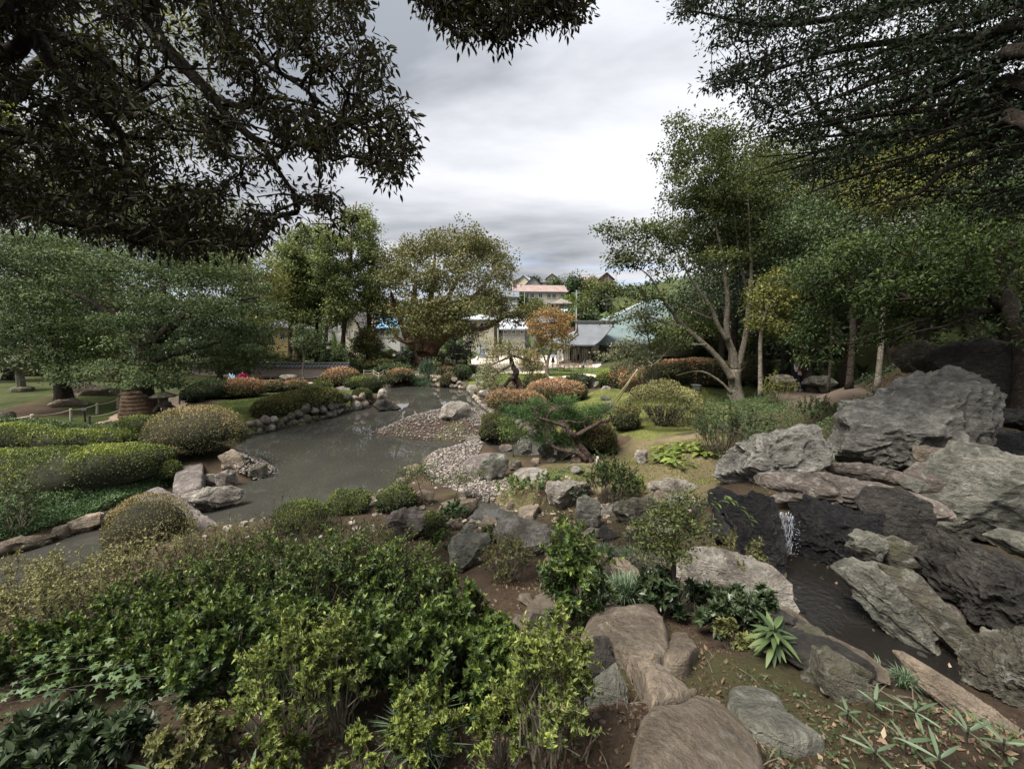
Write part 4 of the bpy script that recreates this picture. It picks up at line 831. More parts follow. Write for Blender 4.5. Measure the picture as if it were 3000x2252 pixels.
# ---- garden house with the green roofs
dh = 52.0; gh = gz(D(1720, 1070, dh)[0], dh)[0]
P_ = lambda px, py, d=dh: D(px, py, d)
GHO = P_(1760, 1070); GHO[2] = gh
root = empty('garden_house', GHO, 'low Japanese garden house with patinated green and grey hipped roofs', 'building')
xL, xR = P_(1655, 1000)[0], P_(2010, 1000)[0]; ze = P_(1760, 1008)[2]; yb = dh+3.2
pk = P_(1909, 880, yb+5); xL2 = P_(1668, 1000, yb)[0]; xR = 2*pk[0]-xL2
MB().box((pk[0], yb+5, (gh+ze)/2), (xR-xL2-.4, 10, ze-gh)).obj('walls', W_WHITE, root)
MB().box((pk[0], yb-.03, gh+.55), (xR-xL2-.3, .12, 1.15)).obj('wainscot', DKWOOD, root)
V, F = hip(pk[0], yb+5, ze+.02, xR-xL2, 10, P_(1909, 880, yb+5)[2]-ze, 1.0, .5); mk('main_roof', V, F, R_GREEN, root)
# hip ribs
for s, q in enumerate([V[0], V[1], V[2], V[3]]): MB().tube([q+[0, 0, .05], (V[4] if s in (0, 3) else V[5])+[0, 0, .06]], .10, 6).obj('hip_rib', R_WHT, root)
# porch wing: irimoya roof with ridge across, curved eaves
px0, px1 = 1652, 1742; xl, xr = P_(1654, 1000)[0], P_(1744, 1000)[0]; zr = P_(1695, 946, dh+1.6)[2]; xg = P_(1694, 946, dh+1.6)[0]; xr2 = P_(1803, 946, dh+1.6)[0]; xre = P_(1742, 1004, dh-.6)[0]
ybk = dh+6.5; yf = dh-.6; ym = dh+2.0
def curve_roof(xa, xb, ya, yb_, ztop, zbot, n=6, inset=1.0):
    ts = np.linspace(0, 1, n); V = []
    for t in ts:
        z = zbot + (ztop-zbot)*(t**1.35); y = ya + (yb_-ya)*t; xo = inset*min(t*1.6, 1)
        V += [(xa+xo, y, z), (xre+(xb-xre)*t, y, z)]
    F = [[2*i, 2*i+1, 2*i+3, 2*i+2] for i in range(n-1)]; return np.array(V, float), np.array(F)
V, F = curve_roof(xl, xr2, yf, ym, zr, ze-.05, 8, xg-xl); V2 = V.copy(); V2[:, 2] -= .14
mk('porch_roof', np.vstack([V, V2]), [F, F[:, ::-1]+len(V), np.array([[len(V), len(V)+1, 1, 0]])], R_GREY, root)
V, F = curve_roof(xl, xr2, ybk, ym, zr, ze-.05, 8, xg-xl); mk('porch_roof_back', V, F[:, ::-1], R_GREEN, root)
V = np.array([(xl, yf, ze-.05), (xl, ybk, ze-.05), (xg-.1, ym+1.7, ze+(zr-ze)*.5), (xg-.1, ym-1.2, ze+(zr-ze)*.5)]); mk('side_eave', V, np.array([[0, 3, 2, 1]]), R_GREEN, root)
mk('gable_end', np.array([(xg-.05, ym-1.3, ze+(zr-ze)*.42), (xg-.05, ym+1.5, ze+(zr-ze)*.42), (xg-.05, ym, zr-.1)]), np.array([[0, 2, 1]]), DKWOOD, root)
MB().box(((xg+xr2)/2, ym, zr+.05), (xr2-xg+.5, .3, .32)).obj('ridge', R_DARK, root)
MB().box(((xg+xr2)/2, ym, zr+.27), (xr2-xg+.6, .22, .1)).obj('ridge_cap', R_GREEN, root)
for px in (1676, 1689, 1700, 1728): q = P_(px, 1070, yf+.5); MB().box((q[0], yf+.5, (gh+ze)/2), (.22 if px != 1689 else .12, .22, ze-gh)).obj('porch_post', DKWOOD, root)
MB().box(((xl+xr)/2+.4, yf+.5, ze-.22), (xr-xl-1.2, .2, .25)).obj('porch_beam', DKWOOD, root)
for px in (1690, 1699): q = P_(px, 1008, yf+.4); MB().tube([q+[-.35, 0, 0], q+[0, -.05, -.16], q+[.35, 0, 0]], .07, 5).obj('carved_bracket', DKWOOD, root)
yw = yb-.09
for px, w_, m_ in ((1664, 24, 3), (1680, 20, 2), (1712, 26, 4)): q = P_(px, 1035, yw); window(root, (q[0], yw, gh+1.15), w_*mpx(yw), 1.5, 0, DKWOOD, m_, SHOJI)
for px in (1728, 1758, 1790): q = P_(px, 1035, yw); MB().box((q[0], yw-.02, (gh+ze)/2), (.2, .2, ze-gh-.02)).obj('wall_post', DKWOOD, root)
for i, px in enumerate((1786, 1800, 1814, 1828)): q = P_(px, 1035, yw); window(root, (q[0], yw, gh+1.75), .55, .42, 0, DKWOOD, 0, SHOJI); window(root, (q[0], yw, gh+1.0), .55, .8, 0, DKWOOD, 1, GLASS)
q = P_(1764, 1035, yw); MB().box((q[0], yw-.25, gh+1.2), (.9, .5, 1.9)).obj('lattice_bay', DKWOOD, root)
q = P_(1672, 1052, yf+2); MB().box((q[0], yf+2, gh+.42), (3.2, .4, .08)).box((q[0], yf+2, gh+.2), (3.0, .1, .4)).obj('veranda_bench', WOOD, root)
# white banner sign with brush writing beside the porch
q = P_(1640, 1040, dh+1); rt = empty('banner', (q[0], dh+1, gh), 'white upright banner with dark brush marks left of the porch', 'banner'); MB().box((q[0], dh+1, gh+1.15), (.62, .05, 1.6)).obj('cloth', W_WHITE, rt)
b = MB(); [b.box((q[0]+dx, dh+.96, gh+zz2), (sx, .02, .06), 0, 0, a) for dx, zz2, sx, a in ((0, 1.7, .3, .1), (.02, 1.5, .34, -.1), (0, 1.35, .06, .5), (-.08, 1.2, .25, .8), (.08, 1.0, .25, -.7), (0, .8, .3, .05), (0, .65, .06, 1.2))]; b.obj('brush_writing', BLACK, rt)
MB().box((q[0]-.34, dh+1, gh+1), (.05, .05, 2)).obj('pole', WOOD, rt)

# vending machine
q = D(1414, 1046, 62.0); g_ = gz(q[0], 62)[0]; z1 = D(1414, 1017, 62)[2]; rt = empty('vending_machine', (q[0], 62, g_), 'pale blue and white vending machine beside the slatted fence', 'vending machine'); hh = z1-g_
MB().box((q[0], 62.4, g_+hh/2), (1.15, .75, hh)).obj('cabinet', m_plain('pale_blue_panel', (.30, .42, .58), .4, .05, 2), rt)
for i in range(3): MB().box((q[0]-.02, 62.0, g_+hh*(.42+.2*i)), (.9, .06, hh*.14)).obj('display_window', FRAMEW, rt); b = MB(); [b.box((q[0]-.4+.14*k, 61.95, g_+hh*(.42+.2*i)), (.08, .05, hh*.1)) for k in range(6)]; b.obj('drink_bottles', m_plain('drink_colours', (.12, .22, .42), .4, .6, 9), rt)
MB().box((q[0], 62.0, g_+hh*.18), (.8, .06, hh*.13)).obj('dispensing_flap', METAL, rt)
# slatted fence behind the court
a = D(1428, 1050, 63); c = D(1565, 1050, 63); rt = empty('slatted_fence', (a[0], 63, gz(a[0], 63)[0]), 'tall grey vertical slat fence at the back of the court', 'fence')
zt = D(1500, 1020, 63)[2]; x = a[0]
while x < c[0]:
    g_ = gz(x, 63)[0]; MB().box((x, 63, (g_+zt)/2), (.10, .04, zt-g_)).obj('slat', WOOD, rt); x += .24
for zz2 in (.25, .8): g_ = gz(a[0], 63)[0]; MB().box(((a[0]+c[0])/2, 63.05, g_+(zt-g_)*zz2), (c[0]-a[0], .05, .08)).obj('rail', METAL, rt)
# garden wall with tiled coping
yw = 38.5; a = D(560, 1100, yw); c = D(1020, 1100, yw); zt = D(850, 1076, yw)[2]; g0 = .3; WALLM = m_plain('pinkish_plaster', (.44, .35, .30), .9, .08, 1.5)
rt = empty('garden_wall', ((a[0]+c[0])/2, yw, g0), 'low pinkish plaster wall with black tiled coping behind the bench', 'wall'); xm, xw = (a[0]+c[0])/2, c[0]-a[0]
MB().box((xm, yw, (g0+.35+zt)/2), (xw, .3, zt-g0-.35)).obj('plaster', WALLM, rt); MB().box((xm, yw, g0+.1), (xw, .36, .5)).obj('stone_base', DIRT, rt)
V = [(a[0]-.2, yw-.42, zt+.0), (c[0]+.2, yw-.42, zt), (c[0]+.2, yw, zt+.3), (a[0]-.2, yw, zt+.3), (a[0]-.2, yw+.42, zt), (c[0]+.2, yw+.42, zt)]
mk('coping', np.array(V), [np.array([[0, 1, 2, 3], [3, 2, 5, 4], [0, 4, 5, 1]]), np.array([[1, 5, 2], [0, 3, 4]])], R_TILE, rt)
tl = None; x = a[0]-.1
while x < c[0]+.1:
    if tl is None: tl = MB().tube([(x, yw-.44, zt+.02), (x, yw, zt+.33)], .065, 6).obj('tile', R_TILE, rt)
    else: o = tl.copy(); COL.objects.link(o); o.location = tuple(np.array(tl.location)+[x-a[0]+.1, 0, 0])
    x += .32
MB().tube([(a[0]-.2, yw, zt+.36), (c[0]+.2, yw, zt+.36)], .1, 8).obj('ridge_tiles', R_TILE, rt)
# bench by the wall
def bench(px, py, d, w_, label, mat, h=.42):
    q = D(px, py, d); q[2] = gz(q[0], d)[0]; rt = empty('bench', q, label, 'bench'); MB().box((q[0], d, q[2]+h), (w_, .4, .07)).obj('seat', mat, rt)
    for s in (-1, 1):
        for t in (-.14, .14): MB().box((q[0]+s*(w_/2-.15), d+t, q[2]+h/2-.02), (.09, .08, h-.03)).obj('leg', mat, rt)
REDWOOD = m_plain('reddish_brown_wood', (.12, .055, .04), .6, .2, 5)
bench(765, 1118, 31.0, 2.0, 'long reddish brown bench in front of the plaster wall', REDWOOD)
# lamp posts
def lamp(px, yt, yb_, d, label, lantern=True):
    a = D(px, yb_, d); b = D(px, yt, d); a[2] = min(a[2], gz(a[0], d)[0]); rt = empty('lamp_post', a, label, 'lamp post'); k = b[2]
    MB().tube([a, [a[0], d, k-.55]], .055, 8).obj('pole', BLACK, rt); MB().box((a[0], d, k-.32), (.26, .26, .5)).obj('glass_lantern', m_plain('frosted_glass', (.5, .47, .36), .4, .05), rt)
    V, F = hip(a[0], d, k-.07, .3, .3, .12, .05, .01); mk('cap', V, F, BLACK, rt)
lamp(965, 1003, 1072, 40.5, 'black lamp post with frosted lantern among the cedar trunks'); lamp(1157, 1026, 1090, 44, 'black lamp post left of the broad tree trunk'); lamp(1380, 998, 1090, 45, 'black lamp post right of the broad tree trunk')
# picket fence round the broad tree
rt = empty('bamboo_fence', D(1230, 1086, 46), 'low dark bamboo picket fence before the broad tree trunk', 'fence')
for px in np.arange(1176, 1352, 3.4): q = D(px, 1086, 46); g_ = gz(q[0], 46)[0]; MB().tube([(q[0], 46, g_), (q[0], 46, g_+.62+.04*sin(px))], .028, 5, False).obj('picket', BAMB, rt)
for zz2 in (.2, .45): a = D(1174, 1080, 46); c = D(1353, 1080, 46); MB().tube([(a[0], 45.95, gz(a[0], 46)[0]+zz2), (c[0], 45.95, gz(c[0], 46)[0]+zz2)], .03, 5).obj('rail', DKWOOD, rt)
# bust on pedestal, small gate, stone lanterns
def revolve(prof, n=12): 
    a = np.arange(n)*2*pi/n; V = np.array([[r*cos(t), r*sin(t), z] for r, z in prof for t in a]); m = len(prof); i = np.arange(m-1)[:, None]*n; j = np.arange(n)[None]; j2 = (j+1) % n
    return V, np.stack([i+j, i+j2, i+n+j2, i+n+j], -1).reshape(-1, 4)
q = D(1328, 1066, 48); g_ = gz(q[0], 48)[0]; rt = empty('bust_statue', (q[0], 48, g_), 'dark bust on a pale stone pedestal right of the broad tree', 'statue'); MB().box((q[0], 48, g_+.55), (.42, .42, 1.1)).box((q[0], 48, g_+.08), (.7, .7, .16)).obj('pedestal', CONC, rt)
V, F = revolve([(0, 1.1), (.24, 1.12), (.3, 1.3), (.24, 1.42), (.09, 1.48), (.08, 1.54), (.13, 1.62), (.14, 1.73), (.09, 1.82), (0, 1.85)]); mk('bust', V+[q[0], 48, g_], F, BLACK, rt, smooth=True)
q = D(1350, 1068, 52); g_ = gz(q[0], 52)[0]; rt = empty('roofed_gate', (q[0], 52, g_), 'small roofed wooden gate behind the bust', 'gate'); [MB().box((q[0]+s*.75, 52, g_+.85), (.13, .13, 1.7)).obj('post', DKWOOD, rt) for s in (-1, 1)]; MB().box((q[0], 52.1, g_+.8), (1.35, .06, 1.3)).obj('door_panel', WOOD, rt); V, F = gable(q[0], 52, g_+1.7, 2.0, .8, .35, .2); mk('roof', V, F, R_TILE, rt)
STONE_L = RK['mossy']
def lantern(px, pyb, d, s, label, yukimi=False):
    q = D(px, pyb, d); q[2] = gz(q[0], d)[0] if d > 0 else q[2]; rt = empty('stone_lantern', q, label, 'stone lantern')
    if yukimi:
        for a in (0.7, 2.3, 3.9, 5.5): v = np.array([cos(a), sin(a), 0]); MB().tube([q+v*.50*s, q+v*.42*s+[0, 0, .3*s], q+v*.16*s+[0, 0, .55*s]], [.13*s, .11*s, .12*s], 8).obj('leg', STONE_L, rt, smooth=True)
        prof = [[(0, .5), (.3, .5), (.34, .6), (.3, .68), (0, .68)], [(0, .68), (.2, .68), (.2, .98), (0, .98)], [(0, .95), (.62, .97), (.64, 1.03), (.35, 1.17), (.12, 1.27), (0, 1.27)], [(0, 1.25), (.08, 1.27), (.1, 1.36), (0, 1.45)]]; nm_ = ['platform', 'fire_box', 'roof', 'finial']
    else:
        prof = [[(0, 0), (.45, 0), (.45, .15), (.25, .22), (0, .22)], [(0, .22), (.17, .22), (.15, 1.0), (0, 1.0)], [(0, 1.0), (.2, 1.0), (.38, 1.12), (.38, 1.2), (0, 1.2)], [(0, 1.2), (.22, 1.2), (.22, 1.5), (0, 1.5)], [(0, 1.46), (.52, 1.5), (.5, 1.58), (.22, 1.75), (0, 1.76)], [(0, 1.74), (.12, 1.8), (.1, 1.92), (0, 2.02)]]; nm_ = ['base', 'shaft', 'platform', 'fire_box', 'roof', 'finial']
    for p, nme in zip(prof, nm_): V, F = revolve([(r*s, z*s) for r, z in p], 8); mk(nme, V+q, F, STONE_L, rt)
lantern(484, 1214, G(484, 1214)[1], .86, 'squat snow-viewing stone lantern with curved legs beside the wrapped trunk', True)
lantern(62, 1130, 24.0, 1.15, 'tall mossy stone lantern under dark trees at the far left')
lantern(1352, 1078, 42, .8, 'small stone lantern right of the lamp by the court')
# rope fences
ROPE = m_plain('pale_rope', (.42, .38, .29), .85, .15, 20); POSTP = m_plain('pale_fence_post', (.40, .36, .30), .8, .2, 5); POSTD = m_plain('dark_fence_post', (.06, .06, .06), .7, .2, 5)
def ropefence(L, label, mat, r=.05, ropes=1, sag=.06, hscale=None):
    q0 = None; rt = None; prev = None
    for px, yt, yb_ in L:
        q = G(px, yb_); t = D(px, yt, q[1])
        if rt is None: rt = empty('rope_fence', q, label, 'rope fence')
        MB().tube([q-[0, 0, .05], t], r, 7).obj('post', mat, rt)
        if prev is not None:
            for k in range(ropes):
                f = 1-.1-.42*k; A = prev[0]*(1-f)+prev[1]*f; B = q*(1-f)+t*f; s = np.linspace(0, 1, 8)[:, None]; Pp = A*(1-s)+B*s; Pp[:, 2] -= sag*4*(s*(1-s))[:, 0]; MB().tube(Pp, .018, 5).obj('rope', ROPE, rt, smooth=True)
        prev = (q, t)
ropefence([(-60, 1228, 1260), (93, 1214, 1250), (207, 1197, 1236), (284, 1181, 1214), (345, 1166, 1199), (430, 1148, 1176), (510, 1136, 1160), (562, 1122, 1142), (640, 1108, 1128)], 'rope fence with pale wooden posts on far side of the left path', POSTP)
ropefence([(262, 1217, 1244), (357, 1196, 1228), (452, 1176, 1206), (526, 1157, 1186)], 'short dark posts with rope between the left path and the lawn', POSTD, .045)
ropefence([(730, 1096, 1113), (793, 1096, 1112), (855, 1095, 1113), (907, 1091, 1112), (948, 1092, 1109), (985, 1094, 1110)], 'pale rope fence in front of bench and plaster wall', POSTP, .045, 2)
ropefence([(790, 1112, 1120), (837, 1105, 1120), (888, 1104, 1119), (940, 1100, 1117)], 'low pale rope rail nearer the brown bushes', POSTP, .035)
ropefence([(1066, 1083, 1098), (1094, 1083, 1098), (1110, 1091, 1112), (1125, 1082, 1096), (1160, 1086, 1100), (1226, 1086, 1100)], 'pale rope fence beside the path left of broad tree', POSTP, .045, 2)
# small sign on a stake
q = G(250, 1238); rt = empty('plant_sign', q, 'small dark sign board on a stake beside the rope fence', 'sign'); t = D(247, 1200, q[1]); MB().tube([q, t], .03, 6).obj('stake', DKWOOD, rt); MB().box(t+[0, 0, .02], (.24, .04, .13), 0, -.5).obj('board', BLACK, rt)
# white notice boards
for px, py, w_, lb in ((1506, 1094, 24, 'white notice board on the court behind the contorted pine'), (1537, 1090, 20, 'second white notice board on the court right of the contorted pine trunk')):
    q = D(px, py+6, 41); g_ = gz(q[0], 41)[0]; rt = empty('notice_board', (q[0], 41, g_), lb, 'notice board'); MB().box((q[0], 41, g_+.5), (w_*mpx(41), .05, .42)).obj('panel', W_WHITE, rt); [MB().box((q[0]+s*.25, 41.04, g_+.25), (.05, .04, .5)).obj('leg', METAL, rt) for s in (-1, 1)]
# chairs and tables on the far lawn
def chair(px, py, rz, first=[None]):
    q = G(px, py)
    if first[0] is None:
        rt = empty('garden_chair', q, '', 'chair'); b = MB()
        [MB().box(q+[x, -.22+y*.1, .44], (.5-.0, .075, .03)).obj('slat', WOOD, rt) for x in (0,) for y in range(5)]
        [MB().box(q+[-.22+.11*i, .26, .70], (.07, .03, .46), 0, -.12).obj('back_slat', WOOD, rt) for i in range(5)]
        for sx in (-1, 1): MB().box(q+[sx*.24, .0, .64], (.05, .52, .04)).obj('armrest', WOOD, rt); MB().tube([q+[sx*.25, -.24, 0], q+[sx*.25, -.22, .62]], .02, 5).obj('leg', METAL, rt); MB().tube([q+[sx*.25, .26, 0], q+[sx*.25, .24, .9]], .02, 5).obj('leg', METAL, rt)
        first[0] = rt; rt['group'] = 'wooden chairs on the far lawn'
    else:
        s = first[0]; rt = s.copy(); COL.objects.link(rt); rt.location = tuple(q)
        for c_ in s.children: o = c_.copy(); COL.objects.link(o); o.parent = rt
    rt.rotation_euler[2] = rz; return rt
for (px, py, rz, lb) in ((1729, 1090, .2, 'slatted wooden chair at right end of the row on far lawn'), (1712, 1087, 2.4, 'slatted wooden chair second from right on far lawn'), (1690, 1090, .1, 'slatted wooden chair in the middle of the far lawn, turned to the pond'), (1672, 1089, -.4, 'slatted wooden chair left of the middle table on far lawn'), (1661, 1086, 2.9, 'slatted wooden chair facing away behind the left table'), (1640, 1088, .3, 'slatted wooden chair near the left table on far lawn'), (1625, 1086, 1.4, 'leftmost slatted wooden chair beside the orange maple trunk')):
    chair(px, py, rz)['label'] = lb
for px, py, lb in ((1652, 1089, 'small round table with dark legs between left chairs on far lawn'), (1702, 1089, 'small round table with folded blue parasol between right chairs')):
    q = G(px, py); rt = empty('garden_table', q, lb, 'table'); V, F = revolve([(0, .70), (.45, .70), (.45, .74), (0, .74)], 16); mk('tabletop', V+q, F, WOOD, rt); MB().tube([q, q+[0, 0, .7]], .03, 6).obj('leg', BLACK, rt); V, F = revolve([(0, 0), (.25, 0), (.22, .04), (0, .04)], 12); mk('foot', V+q, F, BLACK, rt)
q = G(1705, 1089); rt = empty('folded_parasol', q+[.1, .3, 0], 'folded blue-grey parasol leaning by a chair on the far lawn', 'parasol'); MB().tube([q+[.1, .3, 0], q+[.25, .3, 1.25]], [.02, .02], 5).obj('pole', METAL, rt); MB().tube([q+[.14, .3, .35], q+[.25, .3, 1.2]], [.09, .03], 7).obj('canopy', m_plain('blue_grey_cloth', (.10, .16, .22), .8, .1), rt)
# ------------------------------------------------------------------ trees
def PL(L, d, s=1.0, ox=0, oy=0):
    """pixel polyline -> world points; each entry (u,v) or (u,v,depth)"""
    return [D(ox+p[0]*s, oy+p[1]*s, (p[2] if len(p) > 2 else d)) for p in L]
def gbase(px, py, d): q = D(px, py, d); q[2] = gz(q[0], d)[0] - .05; return q
rg = np.random.default_rng

# -- overhanging evergreen at upper left (near the camera)
r_ = rg(1)
OUT = [(-150,-60),(700,-60),(1095,-60),(1080,30),(1040,60),(1130,150),(1150,230),(1175,320),(1200,370),(1215,440),(1205,495),(1165,535),(1110,545),(1040,500),(985,470),(905,490),(880,520),(960,560),(1035,590),(1015,660),(950,690),(880,640),(820,640),(790,690),(720,735),(640,750),(540,745),(430,725),(350,700),(270,690),(180,650),(90,640),(-150,690)]
cl1, q1 = inshape(OUT, 3.9, 6.6, 4300, r_)
# holes where the sky shows through
HOL = [(560,170,70,95),(660,260,50,60),(480,40,60,45),(230,60,70,50),(60,130,60,70),(890,500,60,40),(730,400,55,70),(640,500,45,40),(700,590,50,28),(300,475,30,28),(290,380,30,24),(480,300,50,24),(830,230,60,80),(150,160,45,40),(830,600,40,25),(420,620,35,25),(170,560,45,25),(970,120,55,40),(390,430,30,25),(40,300,40,60),(560,420,40,30),(760,120,45,70)]
keep = np.ones(len(q1), bool)
for a, b, c, d in HOL: keep &= ~((((q1[:, 0]-a)/c)**2 + ((q1[:, 1]-b)/d)**2 < 1) & (r_.random(len(q1)) < .9))
keep &= (fbm(np.column_stack([q1/95, q1[:, :1]*0]), 3, 4) > -0.16) | (r_.random(len(q1)) < .2)
cl1 = cl1[keep]
TOPB = [(1215,-90),(1222,10),(1260,38),(1300,48),(1330,92),(1400,108),(1440,122),(1490,132),(1508,95),(1550,62),(1600,56),(1650,76),(1690,52),(1715,20),(1722,-90)]
cl2, _ = inshape(TOPB, 4.2, 5.2, 420, r_)
up_, _ = inshape([(-600,-60),(2000,-60),(1800,-420),(1300,-900),(-600,-900)], 2.8, 5.5, 260, r_)
TK = [(-5.2, 3.4, gz(-5.2, 3.4)[0]-.1), (-5.1, 3.5, 4.5), (-4.9, 3.7, 6.5), (-4.5, 4.0, 8.3), (-4.2, 4.2, 9.6)]
K1 = lambda L, d: [tuple(p) for p in PL(L, d, .452)]
ex1 = [([(-4.9, 3.7, 7.2), (-3.2, 4.2, 8.2)] + K1([(960,-40,4.9),(980,150),(1040,270),(1130,370),(1260,500),(1380,630),(1500,780),(1700,950),(1800,1100),(1920,1270)], 5.0), [.13,.10,.085,.07,.06,.045,.03,.015]),
       ([(-5.0, 3.6, 6.3)] + K1([(0,20,4.4),(60,60,4.5),(220,240),(330,390),(440,530),(560,680),(720,790),(800,920),(830,1060),(800,1300),(700,1480)], 4.8), [.13,.11,.09,.07,.06,.045,.03,.02,.01]),
       (K1([(-300,480),(0,370),(130,310),(190,180)], 4.5), [.09,.08,.07,.05]),
       (K1([(1380,630),(1480,670),(1600,690),(1750,630),(2000,680),(2200,760)], 5.0), [.045,.04,.03,.025,.015,.01]),
       (K1([(300,150),(400,230),(600,330),(740,450),(900,530),(1150,560)], 4.6), [.05,.045,.035,.03,.02,.01]),
       (K1([(1280,-60),(1330,100),(1420,250),(1600,300),(1750,430),(1950,560),(2250,800)], 5.2), [.06,.05,.04,.035,.03,.02,.01]),
       ([(-3.2, 4.2, 8.2)] + PL([(900,-260),(1200,-160),(1400,-60),(1560,-20),(1680,10)], 4.8), [.07,.05,.035,.025,.012])]
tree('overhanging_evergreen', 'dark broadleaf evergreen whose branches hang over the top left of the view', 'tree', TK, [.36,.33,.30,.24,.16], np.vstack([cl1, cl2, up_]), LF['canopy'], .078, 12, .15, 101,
     BARK, None, .05, .8, .10, .4, 1.2, .36, 1, .45, ex1, .004, .42, .35, True, 4)

# -- long-armed conifer at upper right
r_ = rg(2)
OUT = [(1960,40),(2010,-60),(3150,-60),(3150,640),(2900,640),(2700,610),(2560,600),(2440,570),(2330,520),(2300,470),(2360,430),(2250,400),(2190,330),(2160,300),(2230,280),(2130,272),(2050,250),(2075,215),(2150,170),(2060,120),(2130,95)]
cl1, q1 = inshape(OUT, 5.2, 8.2, 4300, r_)
st = np.sin((q1[:, 1] + q1[:, 0]*.42)*0.052 + 1.6*fbm(np.column_stack([q1/260, q1[:, :1]*0]), 2, 6)); dens = np.clip((q1[:, 0]-1950)/900, .0, 1)
cl1 = cl1[(st > -0.35 + (.35-dens*.5)) | (r_.random(len(q1)) < .22 + .25*dens)]
up_, _ = inshape([(1900,-60),(3600,-60),(3600,-700),(2500,-800),(2000,-500)], 4.5, 7, 130, r_)
K3 = lambda L, d: PL(L, d, .452, 2000, 0)
TR = [6.9, 4.4]
TK = [(7.0, 4.6, gz(7.0, 4.6)[0]-.1), (7.0, 4.6, 5.5), (7.05, 4.6, 8), (7.1, 4.7, 11), (7.1, 4.7, 14)]
R0 = lambda z: [(7.0, 4.6, z)]
ex2 = [(R0(8.4)+K3([(2300,-120,5.2),(1700,-20),(1350,30),(1100,100),(850,140),(650,160),(420,155),(200,100),(40,70)], 6.2), [.09,.07,.06,.05,.04,.03,.02,.01]),
       (R0(7.8)+K3([(2212,160,5.4),(1950,230),(1650,262),(1300,280),(900,350),(700,420),(450,500),(230,550)], 6.4), [.10,.08,.06,.05,.035,.025,.015,.008]),
       (R0(7.0)+K3([(2212,330,5.2),(2000,480),(1800,600),(1640,740),(1480,840),(1250,880),(1060,840),(900,740),(800,600),(740,520)], 6.0), [.10,.085,.07,.055,.045,.04,.03,.02,.012]),
       (R0(6.3)+K3([(2212,550,5.3),(2000,600),(1850,740),(1600,850),(1300,870),(1000,880),(600,920)], 6.1), [.08,.07,.055,.045,.03,.02,.008]),
       (R0(5.6)+K3([(2212,770,5.2),(2000,830),(1750,900),(1550,1000),(1250,1110),(1000,1180),(800,1260)], 5.9), [.08,.06,.045,.035,.025,.015,.008]),
       (R0(5.3)+K3([(2212,800,5.1),(2000,960),(1900,1030),(1700,1100),(1550,1240),(1350,1300),(1100,1340)], 5.7), [.08,.06,.05,.04,.03,.015,.008]),
       (K3([(1640,720),(1300,745),(1050,790),(800,800),(600,870),(400,925)], 6.3), [.03,.025,.02,.015,.01,.006]),
       (K3([(1800,600),(1500,640),(1200,700),(900,720),(640,760)], 6.5), [.03,.025,.02,.015,.006]),
       (K3([(1650,262),(1400,420),(1150,560),(900,660),(700,720)], 6.6), [.035,.03,.02,.012,.006]),
       (K3([(1350,30),(1200,160),(1000,260),(700,420),(430,440)], 6.7), [.03,.025,.02,.01,.005])]
rb_ = rg(22)
for k in range(26):
    y0 = rb_.uniform(60, 1050); dd = rb_.uniform(5.4, 7.4); x1 = rb_.uniform(350, 1500); n_ = 7; drop = rb_.uniform(150, 420) + (2250-x1)*.12; pts = []
    for j in range(n_): t = j/(n_-1); pts.append((2350 + (x1-2350)*t, y0 - 260 + drop*(t**.75)*1.25 + 90*sin(t*2.6+k), dd))
    r0 = rb_.uniform(.022, .05); ex2.append((K3(pts, dd), [r0*(1-.85*j/(n_-1)) for j in range(n_)]))
cl1 = cl1[(cl1[:, 2] > CAMZ + cl1[:, 1]*.40) | (r_.random(len(cl1)) < .62)]
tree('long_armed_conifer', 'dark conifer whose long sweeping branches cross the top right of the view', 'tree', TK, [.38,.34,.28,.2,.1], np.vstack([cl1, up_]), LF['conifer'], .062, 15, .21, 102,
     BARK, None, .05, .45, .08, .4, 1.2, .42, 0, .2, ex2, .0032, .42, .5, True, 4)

# -- big tree with straw-wrapped trunk, spreading layered crown
r_ = rg(3); d = G(412, 1226)[1] + .5
cs = [E(180,880,d+.5,110,60,2.2), E(330,800,d+1,160,70,3), E(520,790,d+2,170,60,3), E(640,830,d+2,140,70,3), E(700,900,d+1,100,60,2.5), E(520,900,d-1,170,60,2.4), E(400,960,d-1.5,130,45,2), E(650,970,d,120,55,2.2), E(740,1000,d+1,70,50,1.8),
      E(560,1030,d-.5,120,40,2), E(420,1075,d-1.5,120,38,1.6), E(480,1115,d-1.6,100,22,1.3), E(300,1090,d-1,80,28,1.4), E(380,1120,d-1.5,60,16,1.2), E(620,1060,d+.5,90,40,1.6), E(690,1060,d+1,60,40,1.4), E(250,960,d+1,90,50,2), E(560,720,d+3,140,50,3)]
cl = ell(cs, 400, r_, .45); gg = gz(cl[:, 0], cl[:, 1]); cl = cl[cl[:, 2] > gg + .75]
b = gbase(412, 1222, d)
TK = [b, D(414, 1180, d), D(420, 1130, d), D(438, 1060, d), D(452, 980, d), D(470, 900, d+.3), D(480, 840, d+.5)]
ex = [(PL([(438,1070),(400,1000),(330,930),(260,880),(180,850)], d-.3), [.28,.2,.15,.1,.05]), (PL([(448,1010),(520,940),(600,900),(690,880),(760,870)], d), [.25,.2,.14,.09,.04]), (PL([(440,1060),(500,1040),(570,1020),(650,1000)], d-1), [.18,.14,.1,.04])]
wt = tree('wrapped_trunk_tree', 'broad dark evergreen with thick straw-wrapped trunk beside the left path', 'tree', TK, [.60,.50,.40,.30,.24,.18,.10], cl, LF['blue'], .098, 104, .74, 103, BARK, None, 0, .24, .14, .45, 1.15, .5, 0, .15, ex, .012, .40, .75)
